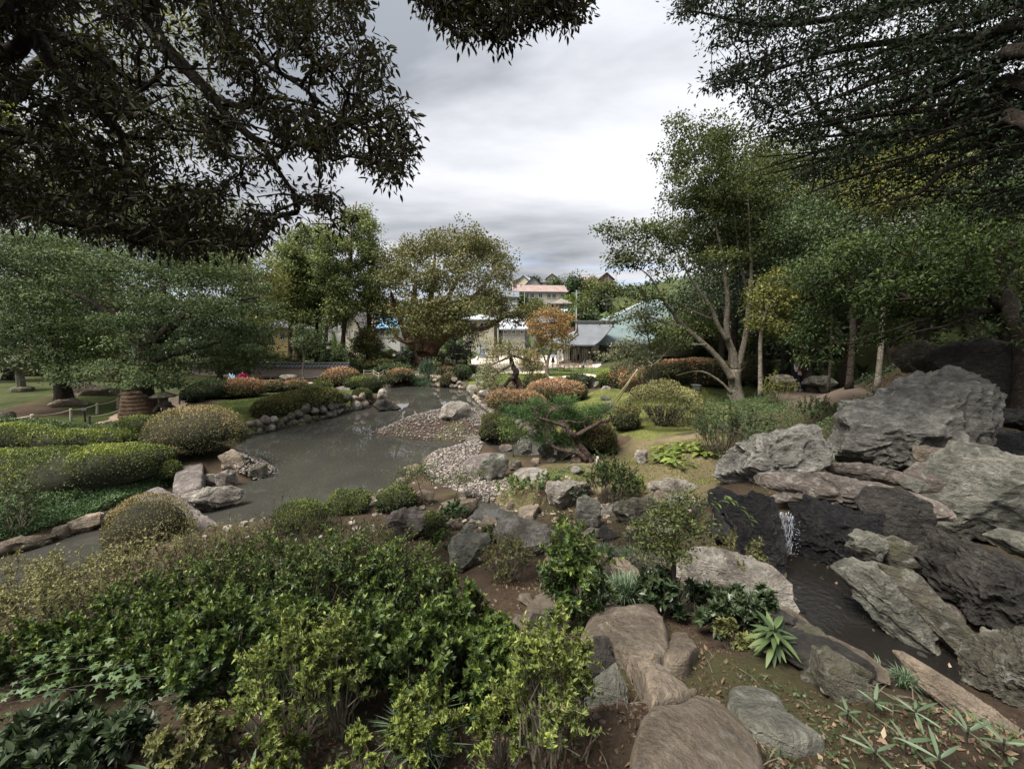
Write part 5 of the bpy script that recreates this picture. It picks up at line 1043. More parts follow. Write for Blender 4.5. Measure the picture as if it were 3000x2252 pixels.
# the straw mat round the trunk: stacked bands
STRAW = m_rock('brown_straw_wrap', (.10, .07, .05), (.19, .135, .10), (.28, .21, .16), 4, .6, .95, .1, .9, (0, 0, 0), None, .05)
z0, z1 = b[2]+.05, D(420, 1142, d)[2]
for i in range(7):
    t = i/6; zc = z0 + (z1-z0)*(i+.5)/7; r0 = .80 - .24*(i/7); r1 = .80 - .24*((i+1)/7); prof = [(r0-.02, z0+(z1-z0)*i/7), (r0+.008, z0+(z1-z0)*(i+.15)/7), (r1+.008, z0+(z1-z0)*(i+.85)/7), (r1-.02, z0+(z1-z0)*(i+1)/7)]
    V, F = revolve(prof, 28); V[:, :2] += rg(i).normal(size=(len(V), 2))*.008; mk('straw_band', V + np.array([b[0], b[1], 0]), F, STRAW, wt, smooth=True)

# -- trees behind it on the left
def simple(name, label, base, top, radii, cs, n, mat, leaf, per, crad, seed, bark=None, mids=None, cat='tree', **k):
    r_ = rg(seed); cl = ell(cs, n, r_, k.pop('shell', .45)); TK = [base] + (mids or [base*.5+top*.5 + r_.normal(size=3)*.15]) + [top]
    return tree(name, label, cat, TK, radii, cl, mat, leaf, per, crad, seed, bark, **k)
simple('leaning_tree', 'dark evergreen with a leaning trunk at the far left', gbase(178, 1120, 21), D(60, 800, 21), [.30,.24,.18,.1], [E(60,740,22,120,60,3), E(180,760,23,140,60,3), E(40,850,21,90,50,2.2), E(150,850,22,110,45,2), E(60,960,20,90,45,2), E(30,1040,19,90,30,1.6), E(180,1060,20,110,32,1.5), E(250,1100,20,60,20,1.2)], 280, LF['blue'], .095, 80, .85, 104, mids=[D(173,1029,21), D(116,932,21), D(83,852,21)], flat_=.3, up=.75)
simple('light_green_tree', 'small yellowish green tree between leaning tree and wrapped trunk', gbase(240, 1120, 23), D(220, 960, 23), [.14,.1,.05], [E(170,930,22,60,30,1.5), E(240,970,22,85,40,1.8), E(290,1010,22,50,40,1.4), E(215,1030,21.5,70,30,1.5)], 170, LF['bright'], .10, 34, .48, 105, flat_=.5)
simple('tall_evergreen', 'tall evergreen behind the overhanging branches at upper left', gbase(100, 1110, 34), D(120, 560, 34), [.4,.3,.1], [E(60,560,34,200,110,5), E(260,620,36,190,90,5), E(420,690,37,150,60,4), E(50,700,33,160,70,4)], 420, LF['green'], .17, 34, 1.1, 106, bark=BARK_R, flat_=.5)
simple('tall_evergreen', 'tall evergreen whose reddish trunk stands left of the wrapped trunk', gbase(332, 1130, 29), D(325, 700, 29), [.36,.3,.24,.1], [E(330,640,31,160,80,4.5), E(480,640,33,150,70,4), E(250,760,29,120,50,3), E(420,740,31,120,50,3)], 380, LF['green'], .15, 34, 1.0, 107, bark=BARK_R, mids=[D(330,980,29), D(318,850,29)], flat_=.5)
simple('round_evergreen', 'dense green tree with yellowing top behind the wrapped-trunk tree', gbase(720, 1075, 36), D(700, 830, 36), [.28,.2,.1], [E(700,800,35,100,45,3), E(610,760,37,120,50,3.4), E(770,840,35,70,60,2.5), E(780,930,34.5,55,55,2), E(640,690,39,100,40,3)], 340, LF['yellow'], .16, 34, .9, 108, flat_=.55)
simple('wall_side_tree', 'dark broadleaf tree leaning over the garden wall behind the two visitors', gbase(640, 1090, 36), D(700, 950, 36), [.2,.15,.08], [E(640,1010,36,80,45,2), E(720,1000,36,70,50,2), E(690,1050,37.6,60,24,1.2), E(770,1050,36.6,40,24,1)], 240, LF['green'], .14, 34, .62, 109)
simple('left_backdrop_tree', 'dark mass of evergreen behind the tall stone lantern', gbase(30, 1120, 30), D(40, 900, 30), [.3,.2,.1], [E(40,950,30,130,70,3), E(-60,1040,28,120,60,3), E(200,900,32,120,60,3)], 260, LF['dark'], .15, 34, .9, 110)

simple('background_evergreen', 'lighter green tree seen through the overhanging branches at upper left', np.array([-21.5, 15.5, gz(-21.5, 15.5)[0]]), D(250, 120, 15), [.3,.25,.12], [E(280,120,15,110,60,1.6), E(520,110,16,110,60,1.6), E(120,420,15,110,90,1.6), E(400,380,16,130,90,2), E(600,330,17,80,70,1.6), E(250,560,16,140,60,2), E(480,560,17,110,50,2), E(640,620,18,90,40,1.6)], 420, LF['yellow'], .10, 26, .48, 111, mids=[np.array([-21., 15.3, 7.]), D(60, 250, 15)])
# -- cedars behind the wall
cedars = [(847, 700, 7, 'reddish cedar trunk at the left end of the row behind the wall'), (873, 640, 12, 'thickest cedar of the row, dark furrowed trunk behind the wall'), (926, 640, 5, 'thin straight cedar in the middle of the row behind the wall'), (953, 650, 5.6, 'straight cedar just right of the middle of the row behind the wall'), (996, 600, 5.2, 'dark cedar of the forked pair near the right end of the wall'), (1004, 590, 5.2, 'paler cedar of the forked pair near the right end of the wall')]
for i, (px, pt, rr, lb) in enumerate(cedars):
    d = 43.5 + (i % 3)*1.6; r_ = rg(120+i); b = gbase(px if i != 5 else 998, 1075, d); tp = D(px + (40 if i >= 4 else 8), pt, d); cs = []
    nb = 26; c0x = px + (38 if i >= 4 else 0)
    lo = 1000 if i < 4 else 930
    for k in range(nb):
        t = k/nb; yy = lo - 60 + (pt+15-lo+60)*t; wd = (88 if i >= 4 else 70)*(1-t*.62); an = r_.uniform(-1, 1)
        cs.append(E(c0x + an*wd, yy + r_.uniform(-12, 12), d + r_.uniform(-1.6, 1.6), 26*(1-t*.35), 20*(1-t*.3), 1.0))
    cs = [c for c in cs]
    cl = ell(cs, 340, r_, .3)
    tree('cedar', lb, 'cedar tree', [b, b*.6+tp*.4, tp*.75+b*.25, tp], [rr*mpx(d), rr*.8*mpx(d), rr*.5*mpx(d), .06], cl, LF['cedar'], .17, 30, .62, 130+i, BARK_R, 'cedars behind the garden wall', .1, .75, .1, .4, 1.3, .55, 0, .35, (), .012, .36, .5, True, 4)
r_ = rg(140)
simple('cedar', 'bushy cedar filling the gap between the row and the broad tree', gbase(1085, 1070, 50), D(1085, 640, 50), [.3,.25,.08], [E(1085,700,50,35,50,2), E(1100,780,50,60,45,2), E(1070,860,50,75,50,2.4), E(1120,930,50,60,40,2), E(1000,900,51,60,30,2), E(900,850,51,90,60,2.5), E(850,760,51,70,60,2.5), E(800,880,51,70,50,2.5)], 620, LF['cedar'], .20, 34, .9, 141, bark=BARK_R, cat='cedar tree', flat_=.7)
simple('camellia_bush', 'dark round evergreen bush behind the wall among the cedar trunks', gbase(920, 1072, 42), D(920, 1000, 42), [.1,.08,.04], [E(905,1010,42,42,45,1.2), E(950,1035,42,38,32,1.2), E(1000,1040,42,26,28,1), E(830,1055,41.5,40,16,.8)], 260, LF['blue'], .14, 30, .45, 142)
simple('young_tree', 'young two-stemmed tree with pale stems in front of the plaster wall', gbase(882, 1112, 32), D(884, 985, 32), [.035,.03,.015], [E(885,990,32,34,30,.8), E(880,960,32,22,18,.6), E(895,1015,32,24,14,.5)], 90, LF['green'], .11, 16, .26, 143, bark=BARK_G, extra_trunks=[(PL([(884,1112),(894,1040),(896,1000)], 32), [.03,.02,.01])])
simple('garden_tree', 'small round-headed olive tree right of the cream gabled house', gbase(1072, 1080, 45), D(1073, 990, 45), [.13,.1,.05], [E(1072,1000,45,42,28,1.4), E(1078,975,45,26,18,1), E(1050,1020,45,20,14,.8), E(1100,1015,45,20,14,.8)], 190, LF['zelkova'], .15, 30, .45, 144)
for i, (px, py, w_, h_, d, lb, m_) in enumerate([(1120,1040,50,20,46,'layered cloud-pruned pine left of the broad tree, its top tier','azalea_green'), (1105,1062,56,14,44,'flat cloud-pruned bush below the layered pine','azalea_olive'), (1150,1075,60,14,43,'low green bush at the foot of the black lamp post','green'), (1040,1072,40,16,44,'grey-green bush at right end of the garden wall','blue'), (1022,1046,20,22,48,'pinkish leafless bush beside the cream gabled house','azalea_tan')]):
    simple('cloud_pruned_shrub', lb, gbase(px, py+h_, d), D(px, py, d), [.07,.05,.03], [E(px,py,d,w_,h_,1.0), E(px-w_*.6,py+h_*.6,d,w_*.5,h_*.5,.7), E(px+w_*.6,py+h_*.4,d,w_*.5,h_*.6,.7)], 90, LF[m_], .14, 26, .35, 150+i, cat='shrub', flat_=.45)

# -- the broad zelkova
r_ = rg(4); d = 47.0; b = gbase(1238, 1078, d)
cs = [E(1180,760,d,60,50,5), E(1260,715,d,80,40,5), E(1360,700,d,80,36,5), E(1440,730,d,55,40,4), E(1480,790,d,36,55,4), E(1150,840,d-2,50,60,4), E(1230,820,d-4,80,55,3), E(1330,800,d-5,80,60,3), E(1430,830,d-3,60,60,3), E(1180,920,d-3,60,50,3), E(1270,910,d-5,80,45,3), E(1370,900,d-5,80,40,3), E(1450,900,d-2,60,40,3), E(1530,925,d-2,50,26,2.5), E(1170,985,d-2,60,35,2.5), E(1250,975,d-5,80,30,2.5), E(1345,960,d-5,70,26,2.5), E(1560,905,d-2,26,20,1.5), E(1130,900,d,30,40,3), E(1420,955,d-3,50,20,2), E(1320,740,d+3,130,60,3), E(1200,1015,d-1,50,18,2)]
cl = ell(cs, 1500, r_, .35); cl = cl[fbm(cl*.33, 3, 41) > -.22]
ex = [(PL([(1225,1040),(1190,980),(1160,900),(1140,840)], d), [.6,.4,.25,.1]), (PL([(1235,1030),(1225,960),(1215,880),(1220,790)], d-1), [.6,.42,.3,.1]), (PL([(1255,1030),(1270,960),(1290,900),(1330,840),(1350,760)], d-2), [.6,.45,.3,.2,.08]), (PL([(1262,1035),(1300,990),(1350,965),(1420,962),(1480,930),(1540,915)], d-2), [.6,.45,.36,.24,.14,.05]), (PL([(1290,900),(1370,880),(1430,820),(1460,770)], d-2), [.3,.2,.12,.05]), (PL([(1225,1000),(1180,1000),(1140,960)], d-1), [.3,.2,.08]), (PL([(1250,1020),(1260,900),(1270,800),(1275,730)], d+1), [.5,.35,.2,.08])]
tree('broad_zelkova', 'very large round-headed tree turning brown with a massive trunk beyond the pond', 'tree', [b, D(1240,1050,d), D(1243,1025,d), D(1245,1005,d)], [1.25,1.05,1.0,.75], cl, LF['zelkova'], .21, 34, .80, 160, BARK_R, None, 0, .5, .14, .3, 1.35, .5, 0, .2, ex, .016, .40, .6, lump=.25)
simple('shaded_bush', 'dark bush in the shade left of the broad trunk', gbase(1190, 1075, 46), D(1190, 1040, 46), [.06,.05,.03], [E(1188,1050,46,30,22,1)], 60, LF['dark'], .15, 30, .4, 161, cat='shrub')
simple('shaded_bush', 'dark conical bush right of the broad trunk', gbase(1305, 1075, 45), D(1303, 1040, 45), [.06,.05,.03], [E(1300,1048,45,26,26,1), E(1345,1030,50,40,30,1.5), E(1355,985,52,50,40,2)], 170, LF['dark'], .16, 30, .5, 162, cat='shrub')
simple('grey_bare_tree', 'small pale twiggy tree in front of the cream building', gbase(1398, 1060, 60), D(1405, 990, 60), [.12,.08,.04], [E(1410,1000,60,40,24,2)], 60, LF['pale'], .16, 8, .5, 163, bark=BARK_G)

# -- orange maple, contorted pine and small trees by the court
r_ = rg(5); d = G(1604, 1102)[1]; b = gbase(1604, 1102, d)
cs = [E(1625,915,d,34,18,1.6), E(1655,935,d,24,22,1.4), E(1595,925,d,28,18,1.4), E(1560,945,d,20,14,1), E(1620,955,d,44,20,1.6), E(1570,975,d,28,16,1.2), E(1650,985,d,36,20,1.4), E(1600,990,d,30,18,1.2), E(1640,1015,d,36,11,1.2), E(1580,1005,d,20,14,1)]
cl = ell(cs, 215, r_, .3); ct = np.clip((1.0-np.abs(cl[:, 2]-D(1600,945,d)[2])/2.2)*.7 + .4*r_.random(len(cl)), 0, 1)
tree('orange_maple', 'maple with orange autumn leaves in front of the garden house', 'maple tree', [b, D(1602,1075,d), D(1608,1045,d), D(1618,1010,d), D(1615,960,d)], [.2,.16,.13,.09,.04], cl, LF['orange'], .135, 24, .46, 170, BARK_G, None, 0, .4, .12, .3, 1.3, .55, 0, .1, [(PL([(1603,1072),(1594,1045),(1585,1010),(1580,975)], d), [.11,.08,.06,.03])], .009, .4, .7, clumptint=ct)
r_ = rg(6); d = G(1522, 1140)[1]; b = gbase(1527, 1142, d)
cs = [E(1495,1005,d,56,12,1.4), E(1450,1030,d,34,18,1.2), E(1540,1030,d,36,16,1.2), E(1490,1030,d,40,14,1.2), E(1430,1065,d,22,22,1), E(1450,1100,d,26,18,.9), E(1560,1075,d,26,16,1), E(1440,1130,d-.6,26,14,.8), E(1470,1080,d-.5,30,16,.8), E(1520,1060,d,34,12,.8)]
cl = ell(cs, 210, r_, .3)
tree('contorted_pine', 'contorted pine with sparse crown and twisted trunk at the pond head', 'pine tree', [b, D(1520,1125,d), D(1507,1106,d), D(1512,1090,d), D(1503,1076,d), D(1497,1055,d), D(1492,1033,d), D(1490,1012,d)], [.30,.24,.22,.20,.18,.14,.09,.05], cl, LF['azalea_dull'], .10, 15, .34, 171, BARK_P, None, 0, .5, .16, .5, 1.4, .4, 0, .1,
     [(PL([(1507,1106),(1492,1112),(1480,1128),(1473,1142)], d-.4), [.16,.13,.1,.08]), (PL([(1500,1068),(1470,1085),(1450,1100),(1430,1120)], d-.5), [.09,.07,.05,.02]), (PL([(1495,1045),(1460,1060),(1430,1072)], d-.2), [.08,.05,.02]), (PL([(1494,1040),(1530,1050),(1560,1060)], d), [.08,.05,.02]), (PL([(1500,1118),(1512,1132),(1506,1142)], d-.5), [.07,.06,.05])], .008, .42, .7, lump=.35)
simple('small_pine', 'small olive-crowned tree with a straight trunk between contorted pine and orange maple', gbase(1554, 1110, 40), D(1554, 1050, 40), [.08,.07,.04], [E(1556,1045,40,30,22,1), E(1575,1068,40,20,16,.8), E(1540,1070,40,22,14,.8)], 120, LF['azalea_tan'], .13, 22, .4, 172)
simple('silvery_shrub', 'grey-green open shrub left of the contorted pine at the pond head', gbase(1425, 1150, 30), D(1425, 1090, 30), [.04,.03,.02], [E(1425,1090,30,24,26,.7), E(1435,1125,29.6,30,20,.7), E(1450,1150,29,34,12,.6)], 120, LF['pale'], .10, 18, .34, 173, cat='shrub')
# trees on the hillside
for i, (px, py, w_, h_, d, lb, m_) in enumerate([(1628,842,24,28,135,'round dark tree on the hill left of the tall utility pole','green'), (1684,838,26,32,130,'round dark tree on the hill right of the tall utility pole','green'), (1732,850,16,34,128,'mixed brown-green trees under the pointed cypress on the hill','zelkova'), (1715,880,28,20,115,'green bushes right of the apartment block','green'), (1668,890,18,14,100,'bright yellow-green foliage at the right end of the apartment block','bright'), (1755,880,30,30,110,'dark trees below the brown hilltop house','dark'), (1700,920,40,22,84,'green bushes above the garden house roof','green'), (1568,900,22,14,100,'low bush below the apartment block','blue'), (1525,880,16,12,118,'bush left of the grey gabled house','green'), (1560,822,22,8,190,'dark hilltop trees behind the roofs','dark')]):
    simple('hill_tree', lb, gbase(px, py+h_, d), D(px, py, d), [.25,.18,.1], [E(px,py,d,w_,h_,2.2), E(px-w_*.4,py+h_*.4,d,w_*.7,h_*.6,2), E(px+w_*.4,py+h_*.5,d,w_*.7,h_*.6,2)], 130, LF[m_], .5, 22, 1.3, 180+i, flat_=.8)
simple('cypress', 'narrow pointed cypress in front of the reddish hilltop roof', gbase(1738, 860, 140), D(1738, 812, 140), [.2,.15,.05], [E(1738,830,140,6,20,.6), E(1738,845,140,9,20,1)], 70, LF['dark'], .4, 20, .6, 195, flat_=1)
# wooded slopes of the town, read as masses
r_ = rg(7)
def mass(name, label, cs, n, per, leaf, mat, crad, seed, kindv='stuff'):
    r_ = rg(seed); cl = ell(cs, n, r_, .3); m_ = n*per; ci = np.repeat(np.arange(len(cl)), per)[:len(cl)*per]; m_ = len(ci); off = rvec(m_, r_)*(r_.random(m_)**.4*crad)[:, None]; V, F = leafmesh(cl[ci]+off, nrm(rvec(m_, r_)+[0, 0, -.2]), nrm(rvec(m_, r_)*.7+[0, 0, .7]), leaf*r_.uniform(.7, 1.3, m_), leaf*.55)
    ct = r_.random(len(cl)); ob = mk(name, V, F, mat, None, tint=np.clip(.5*ct[ci]+.5*r_.random(m_), 0, 1)); return setp(ob, label, 'foliage', kind=kindv)
mass('hill_foliage', 'distant greenery between the hillside houses', [E(1560,935,95,60,14,4), E(1500,950,80,50,14,4), E(1650,950,75,30,14,4), E(1400,960,85,60,20,5), E(1250,960,90,90,25,6), E(1050,940,90,80,22,6), E(900,960,80,100,25,6), E(700,980,70,140,30,6), E(480,990,70,140,30,6), E(250,980,70,140,40,6), E(60,990,66,120,40,6), E(1620,875,140,60,10,4), E(1590,1035,70,40,8,2)], 900, 16, .55, LF['green'], 1.6, 196)
mass('left_wood', 'dark woodland behind the trees at the left', [E(100,1020,48,200,60,5), E(400,1030,46,120,40,3), E(-100,900,46,200,160,6), E(250,860,52,200,90,5), E(520,900,54,150,80,5), E(600,760,56,120,60,4), E(100,760,54,200,80,5)], 1300, 18, .52, LF['dark'], 1.5, 197)

# -- green maple on the right lawn
r_ = rg(8); d = G(2159, 1180)[1]; b = gbase(2160, 1182, d); C1 = lambda L, dd: PL(L, dd, .3012, 1650, 750)
cs = [E(2010,400,d,60,40,1.2), E(1970,460,d,50,50,1.4), E(2080,420,d+.5,80,60,1.6), E(2180,440,d+1,80,70,1.8), E(2000,560,d,80,50,1.5), E(2110,560,d,90,60,2), E(2220,560,d+1,60,70,1.8), E(1880,680,d-.3,70,40,1.4), E(1790,680,d-.4,45,30,1), E(1960,690,d,90,50,1.8), E(1840,750,d-.4,70,40,1.3), E(1950,780,d-.5,80,40,1.3), E(2080,760,d,80,60,2), E(2180,740,d+.8,60,70,1.8), E(1780,850,d-.6,70,24,.9), E(1860,860,d-.8,70,26,1), E(1720,885,d-.7,40,18,.8), E(1830,930,d-1,60,20,.8), E(1920,890,d-.8,60,26,1), E(1940,965,d-1,65,26,.9), E(1985,1000,d-.8,60,18,.8), E(2050,900,d,60,40,1.2), E(1990,350,d,24,30,.8), E(2110,370,d+.4,50,34,1)]
cs += [E(2050,500,d+1,110,110,1.6), E(2150,620,d+1.2,110,120,1.6), E(2060,680,d+.8,110,80,1.6), E(2240,700,d+1.4,60,110,1.4)]; cl = ell(cs, 1750, r_, .3); cl = cl[fbm(cl*.8, 3, 51) > -.28]
T_ = [b, D(2152,1127,d), D(2153,1081,d)]
ex = [(C1([(1690,1100),(1720,1000),(1740,930),(1780,750),(1800,550),(1812,380)], d)+C1([(1830,200),(1825,0),(1810,-300),(1790,-700)], d), [.17,.15,.14,.13,.12,.11,.08,.06,.04,.02]),
      (C1([(1800,420),(1775,300),(1750,180),(1720,80),(1700,-100),(1650,-500)], d+.3), [.08,.07,.06,.05,.035,.015]),
      (C1([(1670,1100),(1655,960),(1610,830),(1590,650),(1600,450),(1580,250),(1550,0),(1480,-300),(1420,-600)], d), [.20,.18,.15,.13,.11,.09,.07,.045,.015]),
      (C1([(1600,820),(1500,660),(1440,500),(1320,340),(1230,200),(1130,0),(1080,-200),(1060,-500)], d-.2), [.12,.10,.085,.07,.055,.04,.03,.012]),
      (C1([(1640,1200),(1560,1060),(1450,930),(1330,820),(1180,690),(1080,570),(980,440),(900,290),(830,190),(720,110),(500,-20)], d-.3), [.15,.14,.13,.12,.10,.08,.065,.05,.035,.02,.01]),
      (C1([(1160,685),(1000,650),(860,600),(720,575),(560,630),(440,640),(200,560)], d-.6), [.065,.055,.045,.035,.025,.015,.008]),
      (C1([(1440,610),(1250,530),(1050,430),(900,420),(700,430)], d-.4), [.045,.04,.03,.02,.01]),
      (C1([(1640,1340),(1540,1230),(1400,1140),(1280,1120),(1100,1160)], d-.6), [.07,.055,.045,.03,.015]),
      (C1([(1400,860),(1250,860),(1100,850),(900,1040),(760,1080)], d-.7), [.04,.035,.03,.02,.01]),
      (C1([(1650,1130),(1620,1000),(1630,850),(1590,800)], d+.2), [.08,.07,.06,.05])]
tree('green_maple', 'green maple with smooth grey forking trunk on the right-hand lawn', 'maple tree', T_, [.36,.29,.27], cl, LF['maple'], .082, 34, .40, 200, BARK_G, None, 0, .5, .12, .3, 1.25, .75, 0, .15, ex, .0055, .42, .7)
# pale-leaved tree held by bamboo props
r_ = rg(9); d = G(1935, 1140)[1]-1.0; b = gbase(1914, 1148, d)
cs = [E(1900,960,d,50,24,1), E(1850,1010,d,50,20,.9), E(1790,1045,d,36,12,.7), E(1940,1010,d,50,24,.9), E(1880,1050,d,60,20,.9), E(1930,1075,d,40,12,.7), E(1840,1075,d,40,12,.6), E(1880,920,d,40,16,.8)]
tree('pale_leaved_tree', 'small pale variegated tree propped with bamboo poles', 'tree', [b, D(1912,1090,d), D(1905,1020,d), D(1890,950,d)], [.07,.06,.05,.02], ell(cs, 230, r_, .3), LF['pale'], .095, 22, .34, 201, BARK_G, None, 0, .5, .12, .3, 1.2, .5, 0, .1, [(PL([(1910,1100),(1880,1060),(1840,1040)], d), [.04,.03,.015])], .006, .42, .7)
def props(L, label, d):
    rt = empty('bamboo_props', gbase(L[0][0], L[0][1], d), label, 'tree prop')
    for (x0, y0, x1, y1, dd) in L:
        a = G(x0, y0); t = D(x1, y1, d+dd); MB().tube([a, t], .026, 7).obj('bamboo_pole', BAMB, rt, smooth=True)
props([(1775,1208,1867,1083,-1), (1800,1190,1867,1083,-.6), (1897,1150,1866,1082,-.5)], 'tripod of pale bamboo poles propping the pale-leaved tree, left one', 19)
props([(1870,1118,1908,1075,0), (1888,1118,1908,1072,0), (1975,1140,1935,1045,.4)], 'bamboo props behind the left tripod under the pale-leaved tree', 20)
simple('azalea_standard', 'small reddish-brown azalea with a bare stem under the bamboo props', G(1853, 1172), D(1848, 1125, G(1853,1172)[1]), [.05,.04,.02], [E(1847,1124,G(1853,1172)[1],30,9,.5)], 60, LF['azalea_brown'], .07, 22, .2, 202, cat='shrub', flat_=.6, bark=TWIG)

# -- wood on the right-hand slope
wood = [(2640,540,17,130,60,'yellow','yellow-green tree filling the gap under the long conifer branches',1.8,BARK), (2350,640,20,90,70,'green','blue-green layered tree between maple and glossy evergreen',2,BARK), (2900,600,14,130,60,'woodgreen','green tree at the right edge under the conifer branches',1.6,BARK), (2290,720,24,90,110,'dark','dark evergreen rising behind the green maple',3.2,BARK), (2400,560,26,110,110,'dark','tall dark evergreen on the right slope under the conifer branches',4,BARK), (2230,840,22,70,80,'dark','dark broadleaf tree just right of the maple stems',2.6,BARK), (2560,500,24,150,80,'yellow','yellow-green tree high on the right slope',4,BARK), (2600,620,21,140,70,'maple','brownish green tree in the middle of the right slope',3,BARK), (2830,560,19,150,120,'dark','dark tree high at the right edge',4,BARK), (2720,430,27,180,100,'yellow','yellow-green tree crown seen through conifer branches at right',4,BARK), (2950,760,15,140,110,'maple','leafy tree at the right edge above the rocks',2.6,BARK), (2380,760,19,90,80,'green','mid green tree above the yellow shrub',2.4,BARK), (2480,690,20,100,70,'dark','dark layered evergreen in the middle of the right slope',2.6,BARK), (2150,640,28,90,120,'dark','dark evergreen directly behind the maple crown',4,BARK), (2250,520,30,110,120,'maple','tall green tree behind the upper maple crown',4,BARK), (2700,720,17,120,50,'woodgreen','bright glossy evergreen under the slope trees',2,BARK), (2100,850,27,100,60,'dark','shaded trees closing the view behind the long hedge',3,BARK), (2020,940,29,90,40,'maple','low trees behind the left half of the long hedge',2.6,BARK)]
for i, (px, py, d, w_, h_, m_, lb, ry, bk) in enumerate(wood):
    r_ = rg(2100+i); b = gbase(px + r_.uniform(-15, 15), 1100, d); cs = [E(px,py,d,w_,h_*.7,ry), E(px-w_*.5,py+h_*.45,d-1,w_*.55,h_*.45,ry*.7), E(px+w_*.45,py+h_*.5,d-1,w_*.55,h_*.45,ry*.7), E(px,py+h_*.8,d-1.5,w_*.7,h_*.4,ry*.7), E(px+w_*.1,py-h_*.6,d,w_*.5,h_*.4,ry*.6)]
    n = int(np.clip(w_*h_/34, 140, 400)); tp = D(px, py, d)
    tree('slope_tree', lb, 'tree', [b, b*.5+tp*.5+r_.normal(size=3)*.3, tp], [.24,.17,.07], ell(cs, n, r_, .4), LF[m_], max(.09, 5.2*mpx(d)), 32, 24*mpx(d)+.22, 230+i, bk, None, 0, .5, .14, .35, 1.3, .5, 0, .2, (), .01, .4, .65)
mass('right_wood', 'dark wood filling the right slope behind the nearer trees', [E(2300,620,36,200,200,4), E(2650,600,33,250,250,4), E(2950,600,28,200,250,3), E(2200,860,34,150,80,4), E(2500,900,27,180,90,3), E(2800,900,22,200,100,3), E(2050,900,38,120,50,3), E(2400,1010,24,150,50,2), E(3100,900,18,150,200,3), E(2150,720,40,120,150,4), E(2400,800,30,200,150,3), E(2700,500,34,300,200,4), E(2150,980,32,150,70,3)], 2600, 20, .42, LF['dark'], 1.2, 198)
# yellow-tinted tree beside the glossy evergreen, and the glossy evergreen over the path
r_ = rg(10)
simple('yellowing_tree', 'pale yellow-green tree with crooked stems right of the maple', gbase(2235, 1075, 18.5), D(2265, 850, 18.5), [.09,.07,.03], [E(2270,830,18.5,50,40,1.2), E(2240,880,18.5,55,40,1.2), E(2300,890,18.5,50,40,1.2), E(2235,940,18.5,45,30,1), E(2290,960,18.5,50,26,1)], 240, LF['yellow'], .085, 24, .34, 240, bark=BARK_G, mids=[D(2228,1000,18.5), D(2240,930,18.5)])
K4 = lambda L, dd: PL(L, dd, .3617, 2200, 750)
d = 10.5; cs = [E(2400,800,d+1,80,50,1.2), E(2480,740,d+1,90,60,1.4), E(2600,730,d,110,60,1.4), E(2740,760,d-.5,110,60,1.4), E(2880,820,d-1.5,110,70,1.3), E(2420,900,d+1,80,60,1.2), E(2520,880,d,90,60,1.2), E(2640,860,d-.5,100,60,1.2), E(2760,900,d-1,100,50,1.1), E(2900,950,d-1.5,90,50,1), E(2360,980,d+1.5,50,50,1), E(2440,1000,d+1,70,40,1), E(2540,980,d+.4,80,40,1), E(2650,960,d,80,36,1), E(2860,1010,d-.8,80,30,.9), E(2390,1050,d+1.4,50,16,.8), E(2960,700,d-1,90,80,1.3)]
cl = ell(cs, 800, r_, .3); cl = cl[fbm(cl*1.1, 3, 61) > -.22]
tree('glossy_evergreen', 'glossy evergreen with brown spreading branches over the right-hand boulders', 'tree', [gbase(3010,1180,8.6), D(2990,1000,8.8), D(2960,930,9), D(2955,800,9.5), D(2960,700,9.8)], [.17,.15,.13,.1,.05], cl, LF['woodgreen'], .092, 30, .34, 241, BARK, None, 0, .6, .12, .3, 1.3, .5, 1, .15,
     [(K4([(2130,480),(2000,380),(1800,275),(1650,350),(1500,400),(1380,350),(1150,355)], 9.2), [.11,.09,.07,.06,.05,.035,.015]), (K4([(2100,460),(1750,445),(1560,490),(1350,530),(1150,600),(900,660),(780,720)], 9.3), [.07,.055,.045,.035,.025,.015,.008]), (K4([(1850,440),(1600,560),(1400,600),(1250,640),(1150,690)], 9.0), [.04,.03,.025,.02,.01]), (K4([(2080,440),(2060,250),(2010,80),(1990,-100)], 9.4), [.09,.08,.07,.04])], .0048, .42, .55)
for i, (px, y0, y1, d, r0, lb) in enumerate([(2490,970,1105,14,.10,'dark bare trunk behind the big right boulder'), (2583,880,1010,13,.075,'grey trunk seen through glossy leaves above the boulders'), (2430,990,1100,15,.05,'slender dark trunk beside the path visitors')]):
    b = gbase(px, y1, d); t = D(px+6, y0-160, d); rt = empty('tree_trunk', b, lb, 'tree'); V, F = trunkmesh([b, b*.5+t*.5+[.08, 0, 0], t], [r0, r0*.85, r0*.7], 1.4, 10, i); mk('trunk', V, F, [BARK, BARK_G, BARK][i], rt, smooth=True); cl = ell([E(px, y0-190, d, 60, 40, 1.0)], 60, rg(250+i)); A, B, ra, rb = grow(catmull([b, t]), cl, rg(1), 0, .1, .5, .006); V, F = prisms(A, B, ra, rb, 4); mk('branches', V, F, BARK, rt)
    n = 60*30; ci = np.repeat(np.arange(60), 30); off = rvec(n, rg(3))*.3; V, F = leafmesh(cl[ci]+off, rvec(n, rg(4)), nrm(rvec(n, rg(5))+[0, 0, .6]), .08, .04); mk('crown', V, F, LF['dark'], rt, tint=rg(6).random(n))
